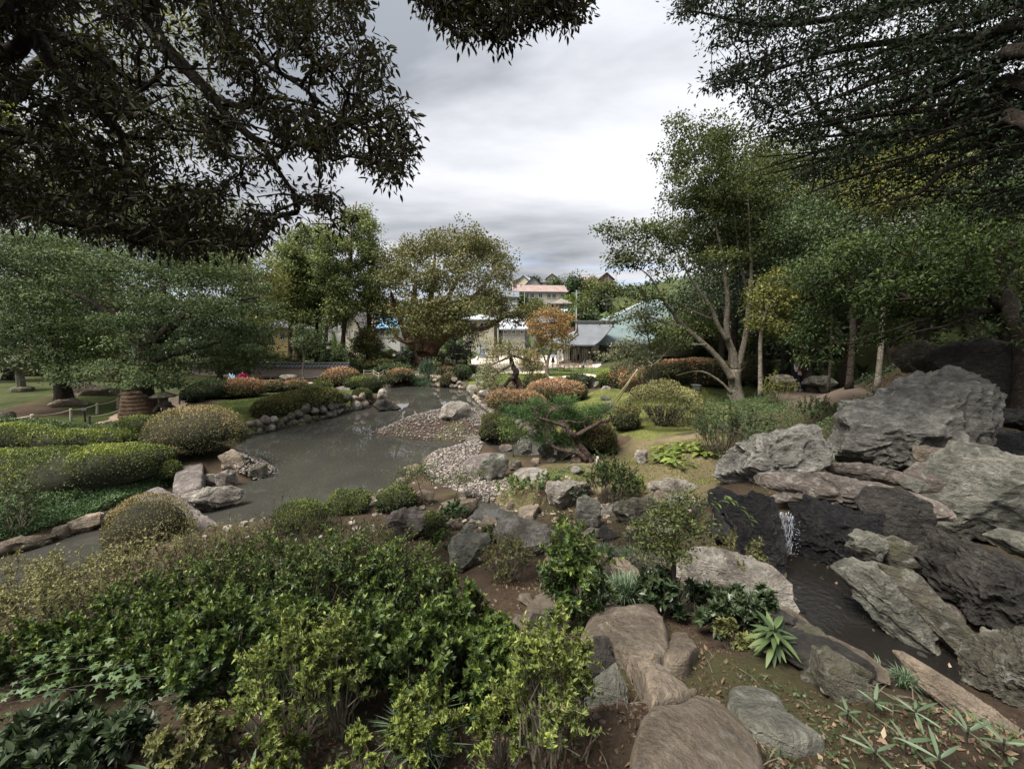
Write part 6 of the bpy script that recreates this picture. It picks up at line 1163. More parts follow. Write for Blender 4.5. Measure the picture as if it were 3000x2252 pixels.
# ------------------------------------------------------------------ clipped bushes and hedges
BR, TN, GN, OL = LF['azalea_brown'], LF['azalea_tan'], LF['azalea_green'], LF['azalea_olive']
bl = [((656,775,1111,1167), BR, 'large brown-topped clipped azalea mound nearest to the two visitors', {}), ((704,762,1103,1122), BR, 'small brown mound peeking out behind the largest left azalea, beside the visitors', {}), ((775,835,1116,1149), BR, 'brown clipped azalea in the middle of the row below the bench', {}), ((826,902,1115,1147), BR, 'brown clipped azalea at the right end of the row below the bench', {}),
 ((947,1055,1080,1133), BR, 'wide brown dome in front of the right end of the plaster wall', {}), ((926,982,1108,1134), GN, 'green clipped mound directly left of the wide brown dome', {}), ((910,974,1120,1156), GN, 'green clipped ball beside the whitish stone on the lawn', {}), ((1016,1088,1107,1139), GN, 'green clipped mound, left of the touching pair at the pond corner', {}), ((1058,1116,1108,1151), GN, 'green clipped mound, right of the touching pair at the pond corner', {}), ((1036,1089,1139,1183), GN, 'small green clipped ball on the lawn tip above the dark pointed rock', {}),
 ((1135,1213,1081,1127), BR, 'brown-topped dome on the far bank before the picket fence', {}), ((1112,1166,1105,1130), OL, 'low olive mound at the foot of the brown-topped dome on far bank', {}), ((1281,1330,1075,1103), BR, 'brown dome behind the blue-green pine on the far bank', {}), ((1320,1352,1070,1084), BR, 'small brown mound showing above the dark green ball', {}), ((1326,1379,1072,1115), LF['green'], 'dark green ball on the far bank right of the pine', {}), ((1373,1405,1074,1096), LF['green'], 'green umbrella-shaped bush on thin stems at the court edge', {'stems': 10, 'flatb': .6}), ((1291,1333,1096,1141), BR, 'round reddish ball at the water on the far bank', {}),
 ((1427,1600,1143,1214), BR, 'big reddish-brown dome, front one of the pair beside the pond', {}), ((1541,1717,1113,1180), BR, 'big reddish-brown dome, rear one of the pair beside the pond', {}), ((1534,1612,1096,1148), OL, 'brownish green dome right of the contorted pine trunk', {}), ((1658,1724,1097,1132), LF['green'], 'fresh green mound in front of the far lawn', {}), ((1704,1748,1104,1137), LF['dark'], 'small dark green mound beside the pale stacked rock', {}), ((1744,1820,1088,1135), GN, 'yellowish olive dome at left end of the long hedge', {}), ((1946,2015,1086,1133), OL, 'round olive bush in front of the long brown hedge', {}),
 ((448,715,1196,1345), TN, 'very large tan-brown azalea ball at the near end of the left bank', {'lump': .03, 'under': .5, 'n': 15000, 'openb': .25, 'stems': 26}), ((334,556,1455,1625), TN, 'large tan-brown azalea ball in front of the purple stone slab bridge', {'lump': .03, 'n': 13000, 'tb': -.05, 'stems': 20, 'd': 8.0}), ((352,472,1221,1290), GN, 'low green clipped bush left of the largest tan ball', {}), ((462,528,1350,1422), GN, 'small fresh green ball beside the upper stone slab', {}),
 ((537,594,1138,1180), LF['green'], 'small flat-topped green bush at the path edge', {'stems': 12}), ((806,957,1473,1560), GN, 'yellow-green dome standing at the near pond shore', {'n': 9000}), ((958,1085,1443,1505), GN, 'ragged yellow-green azalea leaning over the water', {'lump': .2}), ((1106,1220,1434,1500), GN, 'ragged green azalea right of the other near the gravel beach', {'lump': .2}), ((1240,1306,1506,1580), GN, 'small bright green ball beside the purplish boulder', {'lump': .15}),
 ((1835,2055,1124,1256), LF['azalea_dull'], 'tall brown-olive bush with bare lower stems on the right bank', {'openb': .45, 'stems': 70, 'core': False, 'n': 15000, 'tb': .05, 'lump': .12, 'topk': .35}), ((1792,1872,1190,1265), OL, 'mossy bright green bush at the left foot of the brown-olive bush', {'lump': .2, 'stems': 16, 'tb': .15}), ((1405,1500,1215,1300), OL, 'brown-green bush spilling over the small rear channel', {'lump': .12}), ((1690,1800,1232,1330), TN, 'brownish bush behind the red pine trunk', {'lump': .1, 'tb': -.1}), ((1763,1806,1310,1334), GN, 'tiny mossy mound at the foot of the red pine', {}),
 ((560,665,1120,1170), LF['blue'], 'loose blue-green shrub between the path and the brown mounds', {'lump': .2}), ((2180,2260,1050,1135), OL, 'brownish end of planting behind the maple trunk', {'lump': .2})]
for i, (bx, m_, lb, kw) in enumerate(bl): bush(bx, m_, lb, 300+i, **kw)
def longbush(L, mat, label, seed, hpx=None, cat='clipped hedge', name='clipped_hedge', leaf=None, tb=0, lump=.05, n=None, H=None, half=None, pw_=2.6):
    """hedge following a ground line: L = (px, py of the base front, height m, half width m)"""
    rng = rg(seed); P = np.array([G(a, b) for a, b, *_ in L]); Hh = np.array([l[2] for l in L]); Wh = np.array([l[3] for l in L]); Pc = P.copy(); Pc[:, 1] += Wh*.9
    Lc = np.concatenate([[0], np.cumsum(np.linalg.norm(np.diff(Pc[:, :2], axis=0), axis=1))]); tot = Lc[-1]; c = Pc.mean(0); c[2] = gz(c[0], c[1])[0]; rt = empty(name, c, label, cat)
    dm = P[:, 1].mean(); lf = leaf or max(.03, 6*mpx(dm)); area = tot*(Wh.mean()*2 + Hh.mean()*2.4); n = int(n*.62) if n else int(np.clip(area/(lf*lf*.5)*1.9, 2500, 16000))
    def S_(s, a):     # s along, a angle 0..pi over the section
        x = np.interp(s, Lc, Pc[:, 0]); y = np.interp(s, Lc, Pc[:, 1]); h = np.interp(s, Lc, Hh); w_ = np.interp(s, Lc, Wh)
        dx = np.interp(s+.1, Lc, Pc[:, 0]) - np.interp(s-.1, Lc, Pc[:, 0]); dy = np.interp(s+.1, Lc, Pc[:, 1]) - np.interp(s-.1, Lc, Pc[:, 1]); l = np.hypot(dx, dy)+1e-9; tx, ty = dx/l, dy/l; nx_, ny_ = ty, -tx
        e_ = np.clip(np.minimum(s, tot-s)/np.maximum(w_, .2), 0, 1); rd = np.sqrt(np.clip(1-(1-e_)**2, 0, 1)); h = h*(.35+.65*rd); w2 = w_*rd
        ca, sa = np.cos(a), np.sin(a); r = 1/((np.abs(ca)**pw_+np.abs(sa)**pw_)**(1/pw_)); u_ = ca*r*w2; v_ = sa*r*h
        gx_ = gz(x, y); X = np.column_stack([x+nx_*u_, y+ny_*u_, gx_+v_]); Nn = nrm(np.column_stack([nx_*ca/np.maximum(w2, .1), ny_*ca/np.maximum(w2, .1), sa/np.maximum(h, .1)])*h[:, None]); f = lump*fbm(X*1.1+seed, 3, seed)
        return X + Nn*(f*3)[:, None]*h[:, None]*.6, Nn
    s = rng.uniform(0, tot, n); a = np.arccos(np.clip(1-2*rng.random(n), -1, 1)); X, Nn = S_(s, a); X = X - Nn*(rng.random(n)**2.2*.12)[:, None] + rng.normal(size=(n, 3))*lf*.25
    V, F = leafmesh(X, nrm(Nn*.7+rvec(n, rng)*.8+[0, 0, .2]), nrm(Nn*.6+rvec(n, rng)*.75+[0, 0, .4]), lf*rng.uniform(.7, 1.3, n), lf*.55)
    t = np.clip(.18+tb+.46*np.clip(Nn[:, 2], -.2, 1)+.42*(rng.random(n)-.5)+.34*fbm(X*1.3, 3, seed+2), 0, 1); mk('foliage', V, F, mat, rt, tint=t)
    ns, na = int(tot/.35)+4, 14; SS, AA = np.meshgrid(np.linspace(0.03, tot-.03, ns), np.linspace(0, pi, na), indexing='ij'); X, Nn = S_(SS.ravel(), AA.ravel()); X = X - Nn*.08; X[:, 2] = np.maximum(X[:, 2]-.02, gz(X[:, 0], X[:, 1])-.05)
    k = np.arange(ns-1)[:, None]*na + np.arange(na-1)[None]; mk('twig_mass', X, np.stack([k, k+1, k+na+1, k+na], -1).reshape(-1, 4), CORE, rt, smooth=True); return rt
longbush([(715,1232,.75,.7),(790,1226,.85,.8),(860,1214,.95,.9),(920,1200,1.0,1.0),(960,1186,.9,.9)], OL, 'long olive clipped hedge above the stone-edged left bank', 401, tb=.12, n=24000)
longbush([(1775,1140,1.0,.8),(1850,1140,1.1,.9),(1950,1140,1.15,.9),(2050,1138,1.2,.9),(2130,1135,1.25,.9),(2195,1130,1.2,.8)], BR, 'long flat-topped hedge with orange-brown top behind the right lawn', 402, pw_=4.5, tb=-.02, n=26000)
longbush([(-420,1500,.95,1.3),(60,1470,.95,1.35),(180,1452,.95,1.1),(300,1425,.85,1.0),(400,1400,.8,.9),(465,1380,.7,.7)], GN, 'large fresh green clipped hedge nearest on the left bank', 403, lump=.07, n=36000, tb=.12)
longbush([(-420,1352,.5,1.0),(80,1330,.5,.8),(220,1322,.5,.8),(330,1316,.52,.8),(412,1306,.5,.6)], GN, 'low green clipped hedge behind the nearest left hedge', 404, tb=.12, n=20000)
longbush([(-400,1300,.3,.9),(120,1282,.3,.7),(260,1272,.32,.6),(360,1262,.3,.5)], LF['green'], 'low dark green ground hedge just in front of the left path', 405, tb=.0, n=14000)
longbush([(1925,1050,1.7,1.3),(2020,1052,1.7,1.3),(2110,1052,1.9,1.3),(2200,1052,1.8,1.2),(2330,1052,1.6,1.0)], LF['bright'], 'bright green shrubbery behind the long brown hedge', 406, lump=.22, tb=.1, n=20000)
# blue-green pine on the far bank
def conepine(px, yt, yb_, w_, label, seed):
    q = G(px, yb_); d = q[1]+.8; r_ = rg(seed); b = gbase(px, yb_, d); cs = [E(px, yt+12, d, 12, 14, .4), E(px-8, (yt*2+yb_)/3, d, w_*.25, 12, .6), E(px+10, (yt*2+yb_)/3+6, d, w_*.2, 10, .6), E(px-w_*.25, (yt+2*yb_)/3, d, w_*.28, 12, .8), E(px+w_*.2, (yt+2*yb_)/3+4, d, w_*.26, 12, .8), E(px, yb_-12, d-.3, w_*.4, 12, .8), E(px-w_*.3, yb_-16, d, w_*.2, 10, .6), E(px+w_*.35, yb_-12, d, w_*.15, 9, .5)]
    tree('small_pine', label, 'pine tree', [b, D(px-3, (yt+yb_)/2, d), D(px, yt, d)], [.09,.07,.03], ell(cs, 170, r_, .2), LF['pinebl'], .17, 34, .28, seed, BARK, None, 0, .8, .1, .15, 1.2, .14, 0, -.3, (), .007, .4, .3)
conepine(1250, 1054, 1140, 82, 'blue-green young pine leaning over the far bank of the pond', 410)
# red pine by the near shore
r_ = rg(11); d = G(1728, 1352)[1]; b = G(1726, 1352); G3 = lambda L, dd: PL(L, dd, .3617, 1450, 1150)
cs = [E(1570,1185,d+.4,40,12,.5), E(1650,1178,d+.4,40,12,.5), E(1540,1215,d+.2,40,20,.5), E(1600,1230,d+.6,60,30,.5), E(1660,1215,d+.6,50,26,.5), E(1700,1235,d+.8,50,26,.4), E(1740,1210,d+.4,44,20,.4), E(1590,1280,d+.2,40,20,.4), E(1640,1290,d+.5,50,22,.4), E(1500,1205,d+.4,30,12,.4), E(1770,1200,d+.2,26,10,.3), E(1690,1290,d+.8,40,20,.4)]
cl = ell(cs, 330, r_, .1)
tree('red_pine', 'low gnarled red pine with bent dark branches beside the gravel beach', 'pine tree', [b, *G3([(745,500),(700,440),(660,370),(635,345)], d)], [.135,.115,.10,.09,.075], cl, LF['pine'], .13, 64, .17, 411, BARK_P, None, 0, 1.0, .16, .9, 1.35, .11, 0, -.35,
     [(G3([(650,360),(600,310),(570,275),(470,240),(360,205),(340,170),(330,130),(380,95),(470,95),(520,120)], d-.1), [.08,.07,.06,.05,.045,.04,.03,.025,.018,.01]), (G3([(580,280),(550,240),(520,235),(600,230),(650,240),(720,235),(750,200),(850,180)], d), [.055,.04,.03,.03,.025,.022,.016,.01]), (G3([(660,345),(760,290),(850,240),(920,225),(940,180),(900,155),(860,120)], d-.1), [.075,.06,.055,.05,.035,.025,.012]), (G3([(740,550),(690,500),(620,480),(540,465),(470,435),(420,370),(400,325),(370,320)], d-.15), [.085,.075,.065,.055,.05,.04,.03,.015]), (G3([(420,215),(440,170),(480,140),(560,110),(580,150),(560,190)], d+.1), [.045,.035,.025,.018,.014,.008])], .0045, .45, .3, lump=.3)
# ------------------------------------------------------------------ boulders and stones
def R(pts, m_, lb, seed, **k): return rock(pts, RK[m_], lb, seed, **k)
def RB(x0, x1, y0, y1, m_, lb, seed, **k): return rock(box_pts(x0, x1, y0, y1, seed), RK[m_], lb, seed, **k)
# right-hand group
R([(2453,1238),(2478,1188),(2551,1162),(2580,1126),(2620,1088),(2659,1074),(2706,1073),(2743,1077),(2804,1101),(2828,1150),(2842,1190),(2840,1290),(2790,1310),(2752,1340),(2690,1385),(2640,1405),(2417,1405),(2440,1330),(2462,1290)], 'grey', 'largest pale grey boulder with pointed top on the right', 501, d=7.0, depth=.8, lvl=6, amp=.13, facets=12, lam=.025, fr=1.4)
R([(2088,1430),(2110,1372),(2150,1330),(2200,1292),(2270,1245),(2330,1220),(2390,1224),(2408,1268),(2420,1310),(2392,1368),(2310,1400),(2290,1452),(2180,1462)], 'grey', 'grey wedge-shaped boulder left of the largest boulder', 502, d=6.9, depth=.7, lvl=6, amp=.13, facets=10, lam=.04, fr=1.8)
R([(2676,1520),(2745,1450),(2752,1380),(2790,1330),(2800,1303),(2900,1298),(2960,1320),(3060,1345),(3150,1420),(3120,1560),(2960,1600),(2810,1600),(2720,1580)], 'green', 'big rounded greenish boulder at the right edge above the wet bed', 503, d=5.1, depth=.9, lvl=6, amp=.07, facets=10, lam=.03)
R([(2735,1060),(2748,1020),(2800,990),(2860,980),(2930,1010),(2975,1080),(2990,1180),(2980,1230),(2860,1200),(2790,1120)], 'dark', 'dark brown boulder in the shade at top right', 504, d=9.3, depth=.8, lvl=5, amp=.08)  # shade of the overhanging tree is put into this dark colour
RB(2615, 2748, 997, 1095, 'mossy', 'shaded mossy rock behind the top of the largest boulder', 505, d=10.5)
R([(2775,1180),(2785,1130),(2830,1106),(2870,1120),(2900,1165),(2915,1200),(2880,1225),(2800,1215)], 'dark', 'grey lump between the largest boulder and the dark ledge', 506, d=7.8)  # darkened too: tree shade is in the rock colour
R([(2840,1215),(2900,1200),(3000,1195),(3100,1200),(3100,1265),(2960,1258),(2850,1250)], 'dark', 'flat dark ledge rock over the shaded recess at right', 507, d=7.4, depth=.9, lam=.06)  # ledge colour likewise carries the tree's shade
R([(2850,1262),(2950,1262),(3120,1270),(3120,1400),(3000,1345),(2900,1330),(2850,1330)], 'wet', 'black shaded rock below the flat ledge at right edge', 508, d=8.0)  # black is the recess's shade put into the colour, not wetness
RB(2688, 2800, 1304, 1366, 'brown', 'brown tilted stone wedged right of the largest boulder', 509, d=6.0); RB(2653, 2772, 1352, 1455, 'purple', 'purplish rounded stone under the brown tilted stone', 510, d=5.75)
RB(2644, 2708, 1398, 1440, 'green', 'small smooth grey stone beside the ledge of the cascade', 511, d=5.6); RB(2614, 2658, 1385, 1421, 'purple', 'smallest grey stone at the foot of the largest boulder', 512, d=5.8)
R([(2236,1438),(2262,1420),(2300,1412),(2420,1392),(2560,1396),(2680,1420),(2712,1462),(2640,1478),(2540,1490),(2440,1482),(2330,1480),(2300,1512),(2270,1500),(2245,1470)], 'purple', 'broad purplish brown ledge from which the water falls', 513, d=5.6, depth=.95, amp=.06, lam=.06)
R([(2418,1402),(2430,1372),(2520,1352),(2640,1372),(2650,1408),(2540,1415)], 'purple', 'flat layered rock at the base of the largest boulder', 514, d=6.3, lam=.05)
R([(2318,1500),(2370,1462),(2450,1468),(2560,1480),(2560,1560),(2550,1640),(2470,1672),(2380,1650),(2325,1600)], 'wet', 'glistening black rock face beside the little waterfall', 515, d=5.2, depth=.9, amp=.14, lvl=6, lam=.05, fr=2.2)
R([(2190,1440),(2250,1450),(2285,1520),(2300,1600),(2290,1680),(2200,1690),(2150,1600),(2120,1500)], 'wet', 'black wet rock wall left of the little waterfall', 516, d=5.7, amp=.12)  # wet rock; the cavern's darkness is also put into its black
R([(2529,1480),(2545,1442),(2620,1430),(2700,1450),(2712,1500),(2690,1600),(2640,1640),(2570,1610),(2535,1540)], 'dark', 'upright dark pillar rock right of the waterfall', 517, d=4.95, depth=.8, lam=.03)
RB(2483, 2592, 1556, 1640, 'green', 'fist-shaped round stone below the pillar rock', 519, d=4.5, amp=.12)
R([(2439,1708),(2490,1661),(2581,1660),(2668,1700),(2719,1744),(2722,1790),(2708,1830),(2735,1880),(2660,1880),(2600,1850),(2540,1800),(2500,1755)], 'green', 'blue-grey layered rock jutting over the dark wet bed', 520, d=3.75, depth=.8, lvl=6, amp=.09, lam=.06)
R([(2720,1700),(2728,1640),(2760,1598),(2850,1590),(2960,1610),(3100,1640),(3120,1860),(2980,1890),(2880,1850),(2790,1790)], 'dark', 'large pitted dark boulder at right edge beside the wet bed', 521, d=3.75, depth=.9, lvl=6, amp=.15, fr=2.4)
R([(2910,1600),(2960,1565),(3100,1560),(3100,1640),(2980,1640)], 'green', 'grey-green rock lodged between two big boulders at right edge', 522, d=4.6)
R([(2848,1990),(2880,1900),(2920,1862),(2990,1842),(3100,1850),(3120,2090),(2980,2100),(2890,2060)], 'mossy', 'honeycombed brown-grey boulder at the lower right edge', 523, d=3.15, depth=.8, lvl=6, amp=.13, fr=2.6)
R([(2668,2030),(2700,2020),(2800,2040),(2920,2070),(3030,2110),(3090,2180),(2990,2180),(2860,2140),(2740,2100)], 'tan', 'long layered grey-brown rock lying at the lower right', 524, d=2.55, depth=.45, lvl=6, lam=.09, amp=.06)
RB(2196, 2302, 1625, 1700, 'mossy', 'brownish stone with yellow patches left of the wet bed', 525, d=4.9); RB(2165, 2335, 1768, 1870, 'dark', 'rounded dark stone behind the strap-leaved plant', 526, d=3.9)
R([(2378,1930),(2420,1910),(2480,1935),(2566,2010),(2560,2048),(2490,2070),(2420,2040),(2385,1990)], 'mossy', 'angular dark olive stone at the near rim of the wet bed', 527, d=2.9, depth=.7)
R([(2340,1850),(2390,1840),(2450,1880),(2470,1930),(2400,1945),(2345,1910)], 'mossy', 'crumbled earth-coloured stone between the plant and the wet bed', 528, d=3.2)
R([(2570,1590),(2620,1570),(2720,1600),(2740,1680),(2640,1690),(2560,1650)], 'mossy', 'rough brown rock between the round stone and the pitted boulder', 529, d=4.4, lam=.05)
R([(2590,1700),(2700,1700),(2880,1870),(2870,1900),(2790,1880),(2720,1830)], 'mossy', 'sloping brown bank rock under the pitted boulder', 530, d=3.9, depth=.6)
R([(1974,1720),(1990,1670),(2030,1630),(2100,1612),(2180,1615),(2240,1625),(2300,1670),(2300,1740),(2200,1770),(2040,1760)], 'pale', 'large pale crusted rock in the middle right behind the dark shrubs', 531, d=4.6, depth=.8, amp=.06)
# stones between beach and path
R([(1397,1385),(1408,1350),(1440,1328),(1480,1324),(1497,1345),(1490,1375),(1470,1400),(1430,1412)], 'green', 'large wedge-shaped striped rock on the gravel beach', 532)
flatrock([(1355,1350),(1378,1332),(1430,1323),(1480,1325),(1440,1345),(1400,1385),(1370,1375)], .22, RK['slab'], 'flat brown slab leaning against the wedge-shaped rock', 533)
RB(1487, 1530, 1345, 1378, 'mossy', 'small mossy stone right of the wedge-shaped rock', 534); flatrock([(1497,1388),(1520,1364),(1580,1366),(1608,1378),(1590,1402),(1530,1410)], .12, RK['pale'], 'pale flat grey slab at the channel mouth', 535)
flatrock([(1365,1298),(1372,1278),(1400,1271),(1412,1280),(1402,1294)], .08, RK['purple'], 'flat slate stone lying on the end of the gravel spit', 536); RB(1398, 1432, 1264, 1292, 'mossy', 'small stone beside the flat slate on the gravel spit', 537)
R([(1282,1226),(1290,1195),(1318,1174),(1350,1171),(1375,1180),(1384,1215),(1385,1230),(1330,1236)], 'pale', 'pale grey triangular rock on the gravel spit in the pond', 538, depth=.8, lvl=5)
R([(1092,1186),(1106,1172),(1128,1168),(1160,1184),(1180,1200),(1160,1206),(1110,1204)], 'dark', 'long dark pointed rock reaching into the pond from the left lawn', 539, depth=.7); R([(1105,1160),(1112,1140),(1125,1135),(1135,1150),(1134,1170),(1112,1172)], 'pale', 'upright pale rock behind the long dark pointed rock', 540)
RB(960, 1008, 1153, 1180, 'pale', 'whitish rough stone on the left lawn', 541); RB(1110, 1132, 1190, 1204, 'pale', 'small rounded stone at the water beside the long dark rock', 542)
flatrock([(974,1139),(1000,1128),(1030,1122),(1026,1138)], .12, RK['slab'], 'flat grey stone between the green mounds', 543, res=10); RB(896, 922, 1110, 1124, 'dark', 'small dark stone behind the green mounds', 544); RB(819, 868, 1096, 1112, 'pale', 'pale rock behind the rope rail by the bench', 545, d=32)
RB(1364, 1406, 1127, 1152, 'pale', 'pale rock in the corner of the pond head', 546); RB(1390, 1418, 1113, 1136, 'purple', 'grey block above the pale rock at the pond head', 547); RB(1400, 1440, 1140, 1165, 'pale', 'white speckled rock at the pond head beneath the silvery shrub', 548)
RB(1297, 1330, 1062, 1078, 'dark', 'pointed grey rock behind the far brown dome', 549, d=43); RB(1718, 1760, 1112, 1142, 'pale', 'pale stacked rock between dark mound and yellowish dome', 550); RB(1762, 1790, 1130, 1146, 'pale', 'low pale stone right of the stacked rock', 551)
RB(1758, 1790, 1158, 1176, 'mossy', 'small block stone on the right lawn', 552); RB(1756, 1806, 1176, 1208, 'purple', 'dark rounded stone at the foot of the bamboo props', 553); RB(1840, 1900, 1146, 1172, 'mossy', 'low stone beside the bare azalea stem', 554)
R([(1591,1440),(1600,1412),(1660,1406),(1722,1412),(1732,1430),(1700,1475),(1640,1494),(1605,1480)], 'pale', 'broad whitish flat-topped rock beside the leafy round shrub', 555, depth=1.0)
R([(1685,1500),(1690,1460),(1720,1452),(1755,1468),(1762,1500),(1758,1545),(1720,1545),(1690,1535)], 'green', 'dark blocky rock like a stump before the whitish rock', 556, depth=.8)
flatrock([(1516,1500),(1532,1472),(1560,1466),(1582,1484),(1560,1512),(1530,1514)], .14, RK['tan'], 'tilted tan stone by the puddle', 557); R([(1794,1505),(1800,1478),(1850,1452),(1900,1448),(1935,1470),(1940,1510),(1890,1535),(1830,1535)], 'mossy', 'brownish rough rock behind the nandina sapling', 558)
R([(1890,1440),(1900,1418),(1950,1402),(2010,1400),(2050,1420),(2040,1456),(1960,1462)], 'pale', 'pale ridge-like rock left of the wedge boulder', 559); RB(1841, 1945, 1603, 1680, 'mossy', 'dark layered rock in the middle behind the grass tufts', 560)
R([(1788,1662),(1795,1640),(1825,1636),(1870,1660),(1882,1690),(1850,1700),(1800,1690)], 'tan', 'tan pointed stone between the two grass tufts', 561); RB(1740, 1786, 1615, 1662, 'brown', 'small brown stone left of the tan pointed stone', 562)
R([(1440,1560),(1455,1530),(1500,1508),(1560,1515),(1610,1530),(1615,1590),(1560,1625),(1480,1612)], 'pale', 'large white-crusted rock right of the puddle', 563, depth=.9)
R([(1310,1605),(1318,1570),(1345,1558),(1435,1566),(1440,1590),(1400,1640),(1350,1680),(1320,1650)], 'green', 'large angular grey-green rock above the red soil slope', 564, depth=.9, amp=.05, facets=14)
R([(1108,1560),(1130,1510),(1170,1490),(1220,1490),(1255,1515),(1250,1560),(1200,1590),(1140,1590)], 'purple', 'big rounded purplish grey boulder behind the foreground shrubs', 565, depth=.9)
R([(1267,1520),(1290,1470),(1330,1458),(1400,1465),(1405,1490),(1360,1525),(1300,1530)], 'brown', 'flat-topped brown rock left of the puddle', 566, depth=.8, amp=.06); RB(1212, 1276, 1432, 1478, 'tan', 'tan rock half hidden by the ragged green azalea', 567)
RB(1354, 1402, 1530, 1572, 'green', 'squared grey-green stone at the near side of the puddle', 568); RB(1300, 1362, 1520, 1558, 'brown', 'low brown stone left of the squared stone', 569); flatrock([(1448,1503),(1462,1486),(1490,1484),(1508,1498),(1490,1512)], .07, RK['brown'], 'flat brown stone lying in the puddle', 570); flatrock([(1398,1532),(1420,1514),(1452,1514),(1460,1524),(1440,1538)], .07, RK['brown'], 'second flat brown stone at the near rim of the puddle', 571)
flatrock([(1342,1452),(1352,1446),(1370,1447),(1366,1458),(1348,1458)], .06, RK['tan'], 'small flat tan stone on the worn beach', 572)
RB(1515, 1562, 1272, 1332, 'green', 'tall grey rock at the back of the small channel', 574, depth=.6); RB(1575, 1625, 1300, 1345, 'mossy', 'mossy block at the back of the small channel under the red pine', 575); RB(1628, 1672, 1315, 1350, 'dark', 'dark rock under the low branch of the red pine', 576); RB(1460, 1502, 1300, 1322, 'purple', 'grey stone at the edge of the small channel', 577); RB(1672, 1710, 1330, 1360, 'brown', 'brown stone at the foot of the red pine', 578); RB(1555, 1582, 1340, 1362, 'tan', 'small tan stone in the small channel', 579)
RB(1858, 1900, 1315, 1360, 'pale', 'small pale grey rock left of the broad-leaved hostas', 580)
# left group and slab bridges
R([(521,1455),(540,1432),(600,1424),(680,1428),(705,1450),(690,1480),(620,1502),(570,1490),(535,1470)], 'pale', 'long striped rock lying beside the purple slab bridge', 581, depth=.7, lam=.07)
SL1 = flatrock([(506,1432),(504,1412),(512,1372),(540,1358),(594,1352),(596,1400),(590,1422),(530,1440)], .22, RK['slab'], 'upper purplish stone slab leading to the bridge', 582, cat='stone slab', name='stone_slab', dome=.03, z=.52)
SL2 = flatrock([(388,1448),(420,1430),(459,1418),(500,1436),(540,1458),(600,1500),(640,1528),(672,1552),(640,1572),(596,1570),(560,1545),(500,1500),(440,1470)], .24, RK['slab'], 'long purplish stone slab bridging the channel', 583, cat='stone slab', name='stone_slab', dome=.03, z=.46)
RB(634, 693, 1375, 1428, 'pale', 'pale block at the water right of the upper slab', 584); RB(596, 634, 1384, 1424, 'pale', 'smaller pale block touching the upper slab', 585); R([(645,1330),(680,1312),(710,1335),(718,1372),(690,1382),(660,1372)], 'tan', 'tan lichened rock below the largest tan azalea ball', 586); RB(726, 786, 1355, 1404, 'mossy', 'dark-topped stone on the small pebble spit', 587); RB(648, 672, 1355, 1376, 'tan', 'small tan stone behind the pebble spit', 588)
R([(200,1545),(215,1520),(260,1504),(293,1506),(293,1545),(250,1560),(210,1560)], 'tan', 'flat-topped brown bank stone in the ferns by the channel', 589); RB(154, 203, 1535, 1580, 'brown', 'rounded bank stone left of the flat-topped one', 590); RB(293, 362, 1492, 1535, 'dark', 'dark bank stone nearest the slab bridge', 591); R([(-40,1600),(0,1578),(60,1574),(116,1590),(110,1618),(0,1625)], 'brown', 'low brown bank stone at the left edge of the channel', 592); RB(116, 148, 1572, 1598, 'brown', 'small bank stone between the larger ones of the channel', 593)
R([(212,1125),(230,1115),(275,1124),(331,1142),(328,1158),(290,1166),(240,1160)], 'tan', 'long tan rock lying behind the left rope fence', 594, depth=.6, d=24); R([(155,1180),(180,1162),(215,1166),(243,1190),(220,1198),(170,1196)], 'tan', 'tan rock in front of the long tan rock behind rope fence', 595, depth=.6); RB(-60, 38, 1200, 1250, 'mossy', 'mossy rock at the far left edge behind the fence', 596)
RB(340, 430, 1690, 1740, 'brown', 'reddish stone showing through the twiggy azaleas', 597, d=6.2) ; RB(2255, 2330, 1095, 1130, 'pale', 'pale rock beside the path visitors', 598, d=18.6); R([(2352,1128),(2375,1100),(2420,1098),(2450,1120),(2420,1135)], 'green', 'grey slanting rock behind the path visitors', 599, d=18.5)
# stepping stones in the foreground
flatrock([(1838,2270),(1842,2170),(1862,2085),(1900,2048),(1965,2044),(2040,2062),(2120,2084),(2190,2118),(2232,2160),(2252,2220),(2250,2330),(2050,2380),(1850,2360)], .12, RK['brown'], 'big rounded brown stepping stone at the bottom of the view', 600, dome=0.35, amp=0.012)
R([(1689,2050),(1712,2020),(1800,1952),(1828,1990),(1852,2045),(1835,2075),(1740,2082),(1700,2092)], 'green', 'angular grey-green rock overhanging a dark gap beside the steps', 601, d=2.05, depth=.9, lvl=6, amp=.05, facets=12)
R([(1700,2005),(1712,1900),(1740,1872),(1780,1868),(1812,1930),(1790,1958),(1740,1990)], 'dark', 'dark jagged rock wedged behind the overhanging rock', 602, d=2.6, depth=.8, lam=.06)
flatrock([(1668,1925),(1690,1850),(1730,1790),(1768,1765),(1840,1778),(1918,1775),(1968,1840),(1975,1870),(1930,1930),(1850,1920),(1790,1880),(1730,1900)], .16, RK['brown'], 'large sloping brown rock in the middle of the steps', 603, dome=.3, amp=0.03)
flatrock([(1934,1930),(1962,1855),(2010,1850),(2045,1895),(2010,1950),(1960,1955)], .10, RK['brown'], 'leaf-shaped brown stone right of the large sloping rock', 604, dome=0.35, amp=0.02)
flatrock([(1831,1930),(1880,1922),(1950,1950),(2010,2010),(2030,2042),(1990,2050),(1910,2040),(1870,2000)], .10, RK['tan'], 'flat cracked step stone above the big rounded one', 605, dome=0.2, amp=0.02)
